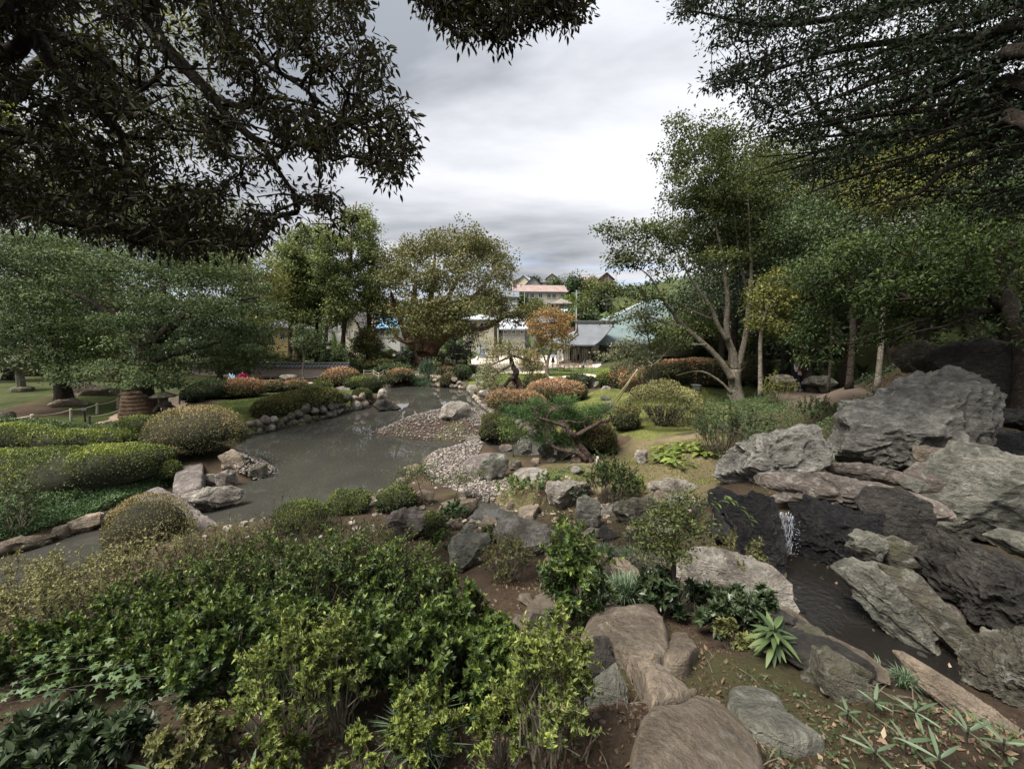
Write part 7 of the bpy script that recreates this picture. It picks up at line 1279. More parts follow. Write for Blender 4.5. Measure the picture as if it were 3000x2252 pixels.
flatrock([(1525,1812),(1545,1768),(1575,1722),(1640,1738),(1635,1790),(1590,1800),(1560,1815)], .12, RK['brown'], 'weathered flat stone by the red soil, upper left of the steps', 606); R([(1540,1830),(1560,1802),(1630,1804),(1645,1840),(1600,1866),(1555,1870)], 'dark', 'dark layered stone under the weathered flat stone', 607, d=3.4)
flatrock([(1548,1905),(1560,1865),(1600,1844),(1655,1846),(1668,1890),(1620,1905),(1580,1925)], .13, RK['brown'], 'rounded brown stone at left of the steps', 608, dome=.2, amp=.02); flatrock([(1572,1965),(1580,1925),(1610,1900),(1665,1905),(1655,1950),(1610,1975)], .13, RK['brown'], 'second rounded brown stone partly hidden by azalea', 609, dome=.2, amp=.02)
flatrock([(2130,2060),(2135,2000),(2170,1990),(2260,2030),(2350,2100),(2425,2125),(2432,2160),(2330,2180),(2220,2140),(2160,2110)], .08, RK['green'], 'long flat slanting stone right of the big stepping stone', 611, dome=0.3, amp=0.025)
# stone edging along the pond
MS = [RK['pale'], RK['purple'], RK['mossy'], RK['tan'], RK['purple']]
stone_edge('stone_edging', 'two-course edging of rounded stones under the long olive hedge', [(690,1292),(720,1281),(800,1260),(900,1237),(965,1224),(1010,1206),(1060,1197),(1092,1192)], 30, MS, 620, 2, gap=.8)
stone_edge('stone_edging', 'edging of grey stones along the far bank of the pond', [(1138,1136),(1165,1129),(1210,1128),(1250,1130),(1290,1133),(1330,1137),(1370,1141)], 19, MS, 621, 2, gap=.75)
stone_edge('stone_edging', 'rocks bordering the pond head beneath the pines', [(1372,1141),(1384,1158),(1402,1180),(1425,1203),(1460,1226)], 20, MS, 622, 1, gap=.9)
stone_edge('stone_edging', 'dark stones lining the near bank of the left channel', [(-60,1602),(0,1618),(60,1608),(116,1596),(200,1568),(300,1528),(372,1498)], 46, [RK['brown'], RK['dark'], RK['mossy']], 623, 1, gap=.95, hf=.7)
stone_edge('stone_edging', 'low stones along the lawn tip left of the dark pointed rock', [(1060,1150),(1082,1160),(1100,1166)], 14, MS, 624, 1)
stone_edge('stone_edging', 'stones edging the near shore under the ragged azaleas', [(640,1562),(760,1542),(880,1522),(960,1508),(1000,1500),(1100,1472),(1180,1424),(1222,1372)], 44, [RK['pale'], RK['tan'], RK['purple']], 625, 1, gap=1.3, hf=.8)
stone_edge('stone_edging', 'stones at the back of the small channel beneath the red pine', [(1510,1240),(1555,1276),(1610,1306),(1660,1330),(1700,1346)], 34, [RK['dark'], RK['mossy'], RK['purple']], 626, 1, gap=.9)
# loose rubble between the named rocks
def rubble(label, poly, n, s0, s1, mat, seed, nm='rubble'):
    r_ = rg(seed); q = inpoly(poly, n, r_); V0s = [shape_rock(ICO(2)[0], 900+k, 9, .1, 1.5, .04)*np.array([1, .8, .55]) for k in range(9)]; b = MB()
    for x, y in q: s_ = s0 + (s1-s0)*r_.random()**2.2; V = rot(V0s[int(r_.integers(9))]*s_, r_.uniform(-.4, .4), r_.uniform(-.4, .4), r_.uniform(0, 6.28)); b.add(V + [x, y, gz(x, y)[0]+s_*.12], ICO(2)[1])
    o = b.obj(nm, mat, None, (*q.mean(0), 0)); shade_auto(o); return setp(o, label, 'rubble', kind='stuff')
rubble('loose angular stones between the beach and the steps', gp([(1340,1470),(1480,1400),(1640,1390),(1800,1450),(2050,1430),(2080,1480),(1950,1560),(1960,1700),(1800,1720),(1640,1640),(1440,1660),(1320,1560)]), 230, .03, .15, RK['tan'], 650)
rubble('grey stones scattered along the shore under the azaleas', gp([(560,1590),(900,1510),(1110,1460),(1230,1370),(1300,1440),(1260,1520),(1100,1560),(700,1600)]), 130, .03, .14, RK['pale'], 651)
rubble('small dark stones around the wet bed', gp([(2240,1700),(2420,1620),(2720,1860),(2900,1960),(2850,2050),(2560,2010),(2400,1900)]), 190, .015, .08, RK['dark'], 652)
rubble('small stones strewn over the soil beside the steps', gp([(1430,1760),(1700,1700),(2000,1960),(2250,2130),(2600,2080),(3050,2120),(3000,2300),(1400,2300),(1500,2000)]), 240, .006, .035, RK['brown'], 653)
rubble('small rocks around the largest boulders', gp([(2060,1460),(2420,1340),(2600,1400),(2240,1470),(2160,1600)]), 60, .03, .12, RK['dark'], 654)
def cluster(label, poly, n, s0, s1, mats, seed):
    r_ = rg(seed); q = inpoly(poly, n, r_); c = q.mean(0); rt = empty('rock_cluster', (*c, gz(*c)[0]), label, 'rock cluster')
    for x, y in q: s_ = s0 + (s1-s0)*r_.random()**1.5; put_stone(rt, int(r_.integers(8)), RK[mats[int(r_.integers(len(mats)))]], (x, y, gz(x, y)[0]+s_*.12), (s_*r_.uniform(.9, 1.4), s_*r_.uniform(.7, 1), s_*r_.uniform(.45, .8)), r_, lvl=4)
    return rt
cluster('group of pale angular rocks between the whitish rock and the grey wedge boulder', gp([(1740,1500),(1960,1440),(2080,1450),(2060,1560),(1930,1570),(1780,1560)]), 20, .16, .42, ['pale', 'tan', 'mossy'], 660)
cluster('group of brown and grey rocks behind the lily grass tufts', gp([(1620,1600),(1760,1560),(1960,1570),(1980,1680),(1840,1720),(1720,1740)]), 16, .12, .32, ['tan', 'mossy', 'pale', 'dark'], 661)
cluster('group of flat stones bordering the puddle', gp([(1290,1470),(1360,1440),(1560,1450),(1640,1500),(1600,1560),(1350,1580),(1270,1540)]), 20, .14, .36, ['tan', 'pale', 'brown'], 662)
cluster('group of stones on the bank between the gravel beach and the red pine', gp([(1480,1360),(1620,1340),(1720,1350),(1700,1390),(1500,1410)]), 14, .12, .34, ['pale', 'green', 'mossy'], 663)
cluster('group of rocks blackened for the dark hollow left of the waterfall', gp([(2060,1470),(2200,1450),(2240,1560),(2230,1640),(2080,1600)]), 14, .2, .5, ['wet', 'dark'], 664)  # rocks added for the dark hollow, its shade put into their black
cluster('group of weathered rocks along the near rim of the wet bed', gp([(2240,1800),(2300,1760),(2440,1900),(2580,2010),(2540,2060),(2380,1990)]), 13, .12, .34, ['mossy', 'dark', 'brown'], 665)
cluster('group of brown rocks on the bank under the pitted boulder', gp([(2600,1680),(2720,1700),(2880,1860),(2840,1900),(2700,1820)]), 10, .12, .34, ['mossy', 'purple'], 666)
cluster('group of small worn stones left of the steps', gp([(1420,1780),(1540,1740),(1660,1870),(1680,1980),(1600,2000),(1500,1900)]), 12, .08, .2, ['brown', 'tan'], 667)
# gravel
def m_peb():
    m, n, l = newmat('river_pebbles'); a = n.new('ShaderNodeAttribute'); a.attribute_name = 'tint'; c = ramp(n, l, a.outputs['Fac'], [(0, (.045, .04, .04)), (.35, (.11, .098, .09)), (.7, (.20, .17, .145)), (1, (.34, .30, .26))]); pbr(n, l, c, .75, None, .3); return m
PEB = m_peb(); PEBW = m_plain('wet_gravel_bed', (.13, .115, .10), .8, .3, 12, .8)
pebbles('river_pebbles', 'gravel spit of rounded pebbles in the middle of the pond', SPIT, 5200, .085, PEB, 630)
B2 = pw([(1245,1340),(1290,1322),(1360,1312),(1420,1322),(1400,1350),(1440,1400),(1490,1410),(1500,1440),(1440,1470),(1370,1462),(1330,1440),(1300,1425),(1255,1400),(1235,1370)], .12)
pebbles('river_pebbles', 'gravel beach of rounded pebbles on the near right shore', B2, 3000, .085, PEB, 631); sheet('gravel_bed', np.column_stack([B2, np.zeros(len(B2))]), DIRT, .012, .2)
pebbles('river_pebbles', 'small spit of dark pebbles by the tan azalea ball', pw([(690,1402),(700,1370),(760,1352),(820,1362),(838,1376),(790,1392),(740,1404)], .05), 900, .075, PEB, 632, .12)
pebbles('river_pebbles', 'scattered pebbles around the puddle', pw([(1350,1560),(1380,1470),(1500,1470),(1580,1500),(1600,1560),(1480,1600)], .15), 420, .06, PEB, 633)
pebbles('stream_gravel', 'dark wet gravel in the stream bed', np.vstack([STREAM]), 1500, .05, RK['wet'], 634, -.01)
# waterfall
rt = empty('waterfall', D(2295, 1600, 5.15), 'thin sparkling waterfall dropping between black rocks', 'waterfall'); m, n, l = newmat('falling_water'); g_ = n.new('ShaderNodeBsdfGlass'); g_.inputs['IOR'].default_value = 1.33; g_.inputs['Roughness'].default_value = .15; df = n.new('ShaderNodeBsdfDiffuse'); df.inputs[0].default_value = (.75, .8, .88, 1); ms = n.new('ShaderNodeMixShader'); ms.inputs[0].default_value = .45; l.new(g_.outputs[0], ms.inputs[1]); l.new(df.outputs[0], ms.inputs[2]); o = n.new('ShaderNodeOutputMaterial'); l.new(ms.outputs[0], o.inputs[0]); FALL = m
b = MB(); r_ = rg(640)
for i in range(48):
    x = r_.uniform(2284, 2325); y0 = r_.uniform(1498, 1520); y = y0; 
    while y < 1610:
        L_ = r_.uniform(5, 22); a = D(x+r_.normal()*1.5-(y-y0)*.06, y, 5.12+r_.uniform(-.05, .05)); c = D(x+r_.normal()*1.5-(y+L_-y0)*.06, y+L_, 5.12); b.tube([a, c], [.004, .0015], 4, False); y += L_ + r_.uniform(3, 22)
b.obj('water_strands', FALL, rt)
b = MB()
for i in range(220):
    p = D(r_.uniform(2275, 2345), r_.uniform(1520, 1630), 5.1+r_.uniform(-.15, .1)); V, F = ICO(1); b.add(V*r_.uniform(.002, .005)+p, F)
o = b.obj('splash_drops', FALL, rt); o['kind'] = 'stuff'
# ------------------------------------------------------------------ open shrubs and small plants
def sh(px, pyb, pyt, wpx, mat, leaf, nst, per, label, seed, name='leafy_shrub', cat='shrub', d=None, **k):
    b = G(px, pyb); H = max(D(px, pyt, b[1])[2] - b[2], .12)
    return shrub(name, label, cat, b, H, wpx*mpx(b[1])*1.0, LF[mat], leaf, nst, per, seed, **k)
tw = dict(name='twiggy_azalea', cat='azalea', aspect=.45, kind=0, openness=.5)
for i, (px, pb, pt, w_, m_, lb) in enumerate([(20,1790,1640,260,'azalea_tan','leftmost twiggy brown azalea above the channel'), (170,1790,1632,240,'azalea_tan','twiggy azalea with dry stems in front of the left channel'), (330,1770,1604,240,'azalea_tan','twiggy azalea just below the tan ball by the slab bridge'), (480,1740,1562,230,'azalea_tan','pale twiggy azalea at the near end of the slab bridge'), (600,1730,1534,220,'azalea_olive','olive twiggy azalea left of the yellow-green dome'), (720,1720,1524,220,'azalea_tan','twiggy azalea with bare grey stems in front of the yellow-green dome'), (850,1710,1494,230,'azalea_olive','tallest twiggy azalea between dome and ragged azaleas'), (970,1700,1502,220,'azalea_olive','olive twiggy azalea left of the big purplish boulder'), (1075,1700,1520,200,'azalea_tan','twiggy azalea touching the big purplish boulder'), (1175,1710,1570,170,'azalea_tan','small twiggy azalea below the big purplish boulder'), (90,1880,1730,240,'azalea_tan','twiggy azalea lower left, with yellowing tips'), (260,1870,1715,240,'azalea_olive','twiggy azalea mixed with green leaves, lower left')]):
    sh(px, pb, pt, w_, m_.replace('_tan', '_dull'), .032, 46, 11, lb, 700+i, **tw)
gl = dict(name='glossy_shrub', aspect=.5)
for i, (px, pb, pt, w_, lb) in enumerate([(420,1900,1700,250,'glossy green shrub left of the central thicket'), (560,1890,1660,240,'glossy green shrub behind the lime azalea, left part'), (690,1880,1620,240,'glossy green shrub with pale upright shoots left of centre'), (820,1870,1590,240,'glossy green shrub at the top of the central thicket'), (950,1860,1565,240,'tallest glossy green shrub of the central thicket'), (1070,1850,1580,230,'bright glossy shrub at top right of the central thicket'), (1180,1860,1600,210,'glossy shrub beside the angular grey-green rock'), (1275,1890,1650,190,'glossy shrub at the right shoulder of the central thicket'), (1370,1930,1740,180,'yellowish glossy shrub beside the red soil slope'), (1455,1990,1830,170,'glossy shrub next to the pale brown step'), (1510,2060,1895,150,'dark glossy shrub next to the second rounded stone'), (660,2010,1760,260,'glossy shrub in the dark middle of the thicket, left'), (860,2010,1770,260,'glossy shrub in the dark middle of the thicket, above lime azalea'), (1060,2020,1780,260,'glossy shrub in the dark middle of the thicket, centre'), (1230,2040,1800,240,'glossy shrub in the dark middle of the thicket, right'), (1380,2090,1890,210,'low glossy shrub over the dark hollow, lower right of thicket'), (120,1990,1830,260,'leafy green shrub low at the left edge'), (320,1990,1820,260,'leafy green shrub above the broad maple leaves'), (500,2010,1810,240,'leafy green shrub right of the broad maple leaves')]):
    sh(px, pb, pt, w_, 'glossy', .032, 36, 22, lb, 720+i, leafup=.5, openness=.6, kind=0, **gl)
lm = dict(name='lime_azalea', cat='azalea', aspect=.42, openness=.32, leafup=.6)
for i, (px, pb, pt, w_, lb, n) in enumerate([(850,2180,1840,260,'lime-tipped azalea with bare brown stems at lower centre left',24), (1000,2150,1815,160,'upright lime-tipped azalea at lower centre',15), (1250,2230,2030,200,'low lime-tipped azalea above the blue grass tuft',20), (1480,2240,2030,190,'dark lime-tipped azalea left of the overhanging rock',20), (1600,2240,1840,240,'tall lime-tipped azalea beside the overhanging rock',28), (1690,2120,1870,120,'slender lime-tipped azalea shoots in front of the steps',8), (780,2300,2190,260,'small lime azalea at the bottom edge, left',14), (1080,2300,2180,260,'small lime azalea at the bottom edge, centre',14)]):
    sh(px, pb, pt, w_, 'azalea_green', .021, int(n*1.6), 26, lb, 745+i, tipbright=.4, **lm)
for i, (px, pb, pt, w_, m_, lf, n, per, lb, kw) in enumerate([
 (1655,1590,1500,110,'azalea_olive',.028,30,12,'small olive azalea right of the white-crusted rock',{}), (1680,1845,1560,180,'glossy',.045,34,16,'dark glossy upright shrub above the weathered flat stone',{}), (1485,1700,1572,150,'azalea_olive',.028,40,12,'open olive azalea in front of the white-crusted rock',{}), (1785,1480,1340,150,'glossy',.042,52,24,'dense leafy round shrub right of the broad whitish rock',{'tipbright':.1}),
 (2150,1725,1560,190,'azalea_olive',.03,24,14,'open twiggy shrub on the large crusted rock',{}), (1925,1800,1680,130,'dark',.06,16,14,'dark shrub at the foot of the nandina sapling',{}), (2060,1830,1730,150,'dark',.06,18,14,'dark shrub right of the nandina sapling',{}), (2190,1830,1720,160,'dark',.055,20,14,'dark shrub left of the wet stream bed',{}), (2150,1900,1830,120,'azalea_olive',.035,12,14,'small azalea above the slanting flat stone',{}),
 (2020,1250,1165,160,'blue',.05,30,16,'blue-green shrub right of the brown-olive bush',{}), (2110,1340,1175,140,'green',.05,34,16,'weedy green shrub below the maple trunk',{}), (2200,1300,1190,140,'green',.05,30,14,'leafy undergrowth right of the maple trunk',{}), (2075,1330,1235,80,'azalea_brown',.03,18,4,'nearly bare dark-stemmed shrub beside the hostas',{}),
 (1330,1535,1470,90,'fern',.05,16,14,'small fern-like plant beside the tan rock',{}), (1590,1440,1385,120,'fern',.045,22,14,'leafy weeds behind the broad whitish rock',{}), (1500,1450,1390,90,'bright',.045,16,14,'bright weeds at the end of the gravel beach',{}), (1860,1445,1400,90,'bright',.04,16,12,'small bright green shrub behind the orange fern',{}), (1430,1590,1540,60,'glossy',.035,12,10,'tiny dark green plant by the squared stone',{}), (1300,1620,1560,80,'glossy',.04,14,10,'dark leafy plant under the small bright ball',{}),
 (2260,1350,1250,140,'green',.05,26,14,'green undergrowth behind the grey wedge boulder',{}), (2400,1240,1160,140,'green',.05,26,14,'green undergrowth beside the path right of the visitors',{}), (2280,1180,1095,90,'yellow',.05,24,14,'yellowish weeds left of the path visitors',{}), (2450,1340,1260,80,'tuft',.06,20,8,'grassy weeds between the two grey boulders',{'aspect':.15}), (2540,1480,1440,60,'tuft',.05,10,6,'little tuft growing on the purplish ledge',{'aspect':.15}),
 (80,2260,2110,260,'dark',.05,26,14,'low dark shrub added to darken the bottom left corner',{'lean':(.1,0)}), (330,2260,2140,240,'dark',.045,22,14,'low dark shrub added right of the bottom left corner to darken it',{}), (560,2240,2100,220,'azalea_olive',.024,24,22,'dim olive azalea under the broad maple leaves',{}), (40,1555,1395,150,'blue',.05,24,16,'grey-green shrub at the left edge in front of the hedge',{}), (1690,1480,1420,60,'pinebl',.04,10,10,'tiny blue-green seedling behind the stump-like rock',{})]):  # two low dark shrubs added to darken the lit soil of the corner
    sh(px, pb, pt, w_, m_, lf, n, per, lb, 760+i, **kw)
# small saplings by the beach
def sapling(px, pb, crown, mat, leaf, label, seed, n=60, per=16, r=.014, bark=TWIG, crad=.14, **k):
    b = G(px, pb); d = b[1]; cs = [E(a, c, d, w_, h_, w_*mpx(d)) for a, c, w_, h_ in crown]; top = D(crown[0][0], crown[0][1], d)
    return tree('sapling', label, 'sapling', [b, b*.5+top*.5, top], [r, r*.8, r*.4], ell(cs, n, rg(seed), .2), LF[mat], leaf, per, crad, seed, bark, None, 0, .5, .12, .35, 1.1, .45, 0, .1, (), .003, .4, .7, **k)
sapling(1246, 1482, [(1215,1380,56,26),(1180,1405,40,16),(1255,1365,30,16),(1260,1400,36,18)], 'maple', .05, 'slender maple sapling leaning over the gravel beach, left one', 800, 90)
sapling(1333, 1460, [(1350,1400,46,22),(1395,1385,30,14),(1310,1410,28,14)], 'maple', .05, 'slender maple sapling on the worn beach, right one', 801, 70)
sapling(1504, 1338, [(1497,1260,44,30),(1480,1225,30,16),(1530,1270,24,20)], 'bright', .06, 'thin light green sapling at the small rear channel', 802, 110, 18, .02)
sapling(1972, 1800, [(1975,1510,90,40),(1900,1560,60,34),(2030,1540,50,36),(1960,1600,80,34),(1880,1610,40,20),(2010,1460,50,24)], 'maple', .034, 'young nandina-like tree with thin dark trunk in the middle foreground', 803, 120, 26, .024, TWIG_D, .13)
# ground covers
def cover(name, poly, n, leaf, H, mat, label, seed, asp=.5, kindv='stuff'):
    r_ = rg(seed); q = inpoly(poly, n, r_); z = gz(q[:, 0], q[:, 1]); hh = H*(.35 + .65*np.clip(.5+fbm(np.column_stack([q*1.3, q[:, :1]*0]), 3, seed), 0, 1)); P = np.column_stack([q, z + hh*r_.random(n)**.7])
    V, F = leafmesh(P, nrm(rvec(n, r_)+[0, 0, .35]), nrm(rvec(n, r_)*.6+[0, 0, .8]), leaf*r_.uniform(.6, 1.3, n), leaf*asp); t = np.clip(.5*r_.random(n)+.5*(P[:, 2]-z)/H, 0, 1); return setp(mk(name, V, F, LF[mat], None, tint=t), label, 'ground cover', kind=kindv)
FERN = gp([(-60,1590),(40,1590),(200,1545),(300,1505),(380,1470),(470,1432),(520,1415),(470,1388),(400,1405),(300,1432),(180,1458),(40,1475),(-60,1490)])
cover('fern_cover', FERN, 17000, .075, .30, 'fern', 'ferns filling the bank between hedge and channel', 810, .35)
cover('undergrowth', gp([(2060,1180),(2200,1130),(2300,1180),(2440,1190),(2560,1170),(2500,1290),(2440,1390),(2380,1240),(2240,1270),(2120,1370),(2080,1330)]), 16000, .06, .28, 'green', 'low green undergrowth between maple trunk and boulders', 811)
cover('undergrowth', gp([(1490,1420),(1560,1380),(1700,1370),(1760,1400),(1700,1412),(1600,1408),(1580,1500),(1500,1490),(1460,1470)]), 5000, .04, .10, 'bright', 'low bright weeds around the pale slab and beach end', 812)
cover('undergrowth', gp([(1760,1360),(1900,1290),(2130,1280),(2120,1420),(1950,1400),(1880,1420),(1790,1400)]), 6500, .04, .09, 'yellow', 'sparse leafy ground around the hostas', 813)
cover('undergrowth', gp([(2450,1090),(2760,1100),(2760,1180),(2560,1180)]), 4500, .06, .35, 'dark', 'dark undergrowth behind the largest boulder', 814)
cover('undergrowth', gp([(0,2080),(560,2050),(900,2080),(1700,2120),(1700,2290),(0,2300)]), 1500, .03, .06, 'dark', 'sparse dark seedlings at the bottom of the slope', 815)
cover('hedge_understory', gp([(1060,1100),(1400,1100),(1400,1118),(1200,1122),(1130,1128)]), 3000, .10, .10, 'green', 'low green planting along the far bank', 816)
cover('hill_grass', np.array([[-60,62],[60,62],[120,260],[-140,260]]), 7000, 2.4, 1.6, 'green', 'distant rough greenery on the hillside', 817)
cover('hill_grass', np.array([[8,24],[30,12],[50,30],[60,80],[20,75]]), 12000, .5, .9, 'dark', 'undergrowth on the wooded right slope', 818)
cover('fallen_leaves', gp([(1440,1700),(1700,1690),(2000,1900),(2250,2050),(2700,2100),(3100,2100),(3200,2400),(1300,2400),(600,2400),(500,2150),(1300,2120),(1560,2000)]), 1100, .042, .012, 'dead', 'dry fallen leaves scattered over the foreground soil', 819)
cover('fallen_leaves', gp([(2180,1420),(2440,1330),(2560,1400),(2240,1450)]), 500, .045, .012, 'dead', 'dry leaves on the earth between the grey boulders', 820)
cover('fallen_leaves', gp([(2280,1640),(2440,1640),(2870,1950),(2860,2020),(2560,1970)]), 60, .07, .03, 'dead', 'orange-brown leaves stuck in the wet bed', 821)
cover('fallen_leaves', LAWN3, 5000, .05, .01, 'dead', 'pale fallen leaves strewn over the right lawn', 822)
def lawnblades(polys, n, L, label, seed, m_='grass'):
    r_ = rg(seed); q = np.vstack([inpoly(p, int(n/len(polys)), r_) for p in polys]); V, F, m = blades(np.column_stack([q, gz(q[:, 0], q[:, 1])+.02]), 1, L, L*.16, r_, .8, .4)
    t = r_.random(m)*.6 + .4*np.clip(.5+fbm(V[::5]*.6, 3, 3), 0, 1); return setp(mk('grass', V, F, LF[m_], None, tint=np.concatenate([t, t])), label, 'grass', kind='stuff')
lawnblades([LAWN1], 15000, .07, 'grass of the left lawn above the pond', 830); lawnblades([LAWN3], 13000, .07, 'grass of the right lawn beneath the maple', 831); lawnblades([LAWN2, LAWN4], 6000, .12, 'grass of the far lawns beside the court', 832); lawnblades([LAWN5, LAWN6], 9000, .07, 'thin shaded turf beside the left path', 833, 'fern')
# grass tufts
def tuft(px, py, n, L, Wd, label, seed, mat='tuft', sp=.8, arch=.5, k=5, rad=.05, name='grass_tuft'):
    b = G(px, py); r_ = rg(seed); P = b + np.column_stack([r_.normal(size=(k, 2))*rad, np.zeros(k)]); P[:, 2] = gz(P[:, 0], P[:, 1]); V, F, m = blades(P, n, L, Wd, r_, sp, arch); t = r_.random(m); rt = empty(name, b, label, 'grass tuft'); mk('blades', V, F, LF[mat], rt, tint=np.concatenate([t, t])); return rt
tuft(1772,1640,60,.30,.010,'blue-green lily grass tuft left of the tan pointed stone',840); tuft(1850,1650,60,.28,.010,'blue-green lily grass tuft right of the tan pointed stone',841); tuft(1835,1765,110,.34,.010,'large grey-green lily grass tuft behind the big sloping rock',842,rad=.13,k=8); tuft(1235,2215,80,.24,.007,'wispy blue grass tuft at the bottom centre',843,rad=.06); tuft(1580,2160,40,.12,.006,'small blue grass tuft beside the dark gap',844); tuft(1120,1500,30,.25,.01,'blue-green grass tuft at the shore among ragged azaleas',845); tuft(2470,1445,40,.20,.008,'grass growing between the two grey boulders',846); tuft(2630,2010,30,.16,.006,'thin grass sprouting at the rim of the wet bed',847); tuft(2230,1790,60,.22,.008,'dark grass beside the rounded dark stone',848); tuft(1370,1570,40,.16,.008,'dark green tuft beside the squared stone',849)
cover('leaf_litter', gp([(1440,1640),(1760,1640),(2000,1790),(2200,1960),(2600,2060),(3100,2060),(3250,2400),(900,2400),(400,2200),(1300,2100),(1540,1980),(1420,1860)]), 15000, .022, .008, 'litter', 'fine brown leaf litter on the foreground soil', 823, .4)
cover('leaf_litter', gp([(1480,1420),(1750,1380),(2080,1380),(2100,1480),(1960,1560),(1900,1700),(2100,1760),(1800,1800),(1560,1620)]), 7000, .035, .015, 'litter', 'brown leaf litter among the rocks in the middle', 824, .4)
cover('seedlings', gp([(1900,2150),(2200,1960),(2460,2080),(3050,2180),(3150,2350),(2000,2350)]), 900, .028, .05, 'green', 'tiny green seedlings in the litter at lower right', 825)
cover('seedlings', gp([(1560,1500),(1900,1520),(2050,1600),(1960,1700),(1800,1700),(1620,1640)]), 1800, .035, .10, 'green', 'small weeds between the rocks in the middle', 826)
r_ = rg(890); b = MB(); PT = inpoly(gp([(1500,1800),(2200,1960),(3050,2120),(3100,2350),(700,2350),(1300,2120)]), 160, r_)
for x, y in PT: a = r_.uniform(0, 6.28); l_ = r_.uniform(.03, .16); z = gz(x, y)[0]+.008; b.tube([(x, y, z), (x+cos(a)*l_*.5, y+sin(a)*l_*.5, z+r_.uniform(0, .02)), (x+cos(a)*l_, y+sin(a)*l_, z+.004)], [.003, .0025, .001], 4, False)
setp(b.obj('fallen_twigs', TWIG), 'thin fallen twigs on the foreground soil', 'twigs', kind='stuff')
# plants whose single leaves can be picked out
def lance(L, Wd, fold=.25, curve=.25):
    t = np.linspace(0, 1, 6); w_ = Wd*np.sin(np.pi*np.clip(t*.93+.05, 0, 1))**.8*.5; x = t*L; z = -curve*L*t*t; V = []
    for i in range(6): V += [(x[i], -w_[i], z[i]+w_[i]*fold), (x[i], 0, z[i]), (x[i], w_[i], z[i]+w_[i]*fold)]
    F = [];
    for i in range(5): a = i*3; F += [(a, a+3, a+4, a+1), (a+1, a+4, a+5, a+2)]
    return np.array(V), np.array(F)
def leafy(name, label, cat, base, leaves, mat, shape, leafname='leaf', stem=None):
    rt = empty(name, base, label, cat); r_ = rg(len(leaves)); me = []
    for k in range(3): V, F = shape; me.append(mesh('leaf', V, F, mat, True, tint=np.full(len(F), .25+.3*k)))
    for i, (p, yaw, pitch, s) in enumerate(leaves):
        o = bpy.data.objects.new(leafname, me[i % 3]); COL.objects.link(o); o.parent = rt; o.location = tuple(np.array(p)-ORG[rt.name]); o.rotation_euler = (r_.uniform(-.3, .3), -pitch, yaw); o.scale = (s, s, s); ORG[o.name] = np.array(p)
    if stem is not None: stem.obj('stem', TWIG_D, rt)
    return rt
r_ = rg(850); LV = []
HP = inpoly(gp([(1905,1370),(1930,1325),(2000,1310),(2080,1320),(2095,1350),(2020,1385),(1950,1392)]), 46, r_)
for x, y in HP:
    z = gz(x, y)[0]
    for k in range(4): LV.append(((x, y, z+.10+.10*r_.random()), r_.uniform(0, 6.28), r_.uniform(.0, .7), r_.uniform(.8, 1.2)))
leafy('hosta', 'clump of broad yellow-green hostas below the right lawn', 'hosta', [HP[:, 0].mean(), HP[:, 1].mean(), gz(HP[:, 0].mean(), HP[:, 1].mean())[0]], LV, LF['hosta'], lance(.24, .105, .3, .5))
def whorl(px, py, n, L, Wd, label, seed, mat, name, cat, pitch=(.1, .9), h=.03, levels=1, d=None, curve=.25):
    b = G(px, py); r_ = rg(seed); Ls = []; st = MB().tube([b, b+[0, 0, h+.02]], .004, 5)
    for j in range(n): Ls.append((b+np.array([0, 0, h*(1-.7*r_.random()*(levels > 1))]), j*6.283/n*(1 if levels == 1 else 2.4)+r_.uniform(-.3, .3), r_.uniform(*pitch), r_.uniform(.7, 1.1)))
    return leafy(name, label, cat, b, Ls, mat, lance(L, Wd, .2, curve), stem=st)
whorl(2262,1925,60,.13,.036,'strap-leaved dark green plant beside the long slanting stone',851,LF['green'],'strap_leaved_plant','plant',(-.7,1.2),.20,3,None,.8)
for i, (px, py, n, L, lb) in enumerate([(455,2300,6,.16,'bamboo grass with long pointed leaves at the bottom left'), (735,2310,6,.16,'bamboo grass shoot at the bottom left of centre'), (2678,2118,6,.17,'bamboo grass star in front of the layered rock'), (2560,2240,5,.15,'bamboo grass lying on the litter at bottom right'), (2650,2210,4,.13,'upright bamboo grass leaf pair at bottom right'), (2745,2262,5,.15,'bamboo grass at the bottom edge right of centre'), (2935,2215,6,.15,'bamboo grass in the bottom right corner'), (2560,2090,6,.13,'bamboo grass at the near rim of the wet bed'), (2830,2180,5,.13,'bamboo grass under the long layered rock'), (560,2060,5,.16,'thin bamboo grass among the dark shrubs at left'), (2480,2120,5,.11,'small bamboo grass left of the rim'), (300,2240,5,.13,'pale bamboo leaves low at the left edge')]):
    whorl(px, py, n, L*.8, .016, lb, 860+i, LF['tuft'], 'bamboo_grass', 'bamboo grass', (-.05, .75), .06, 1, None, .15)
def palmate(s):
    pts = [(0, 0)]; 
    for k, a in enumerate((-1.9, -1.0, 0, 1.0, 1.9)): 
        l = s*(.6, .88, 1.0, .88, .6)[k]; pts.append((l*cos(a), l*sin(a)))
        if k < 4: m_ = (a + (-1.0, 0, 1.0, 1.9)[k])/2; pts.append((s*.42*cos(m_), s*.42*sin(m_)))
    P = np.array([(x+s*.15, y, -.12*(x*x+y*y)/s) for x, y in pts]); F = np.array([(0, i, i+1) for i in range(1, len(pts)-1)]); return P, F
r_ = rg(880); LV = []; st = MB()
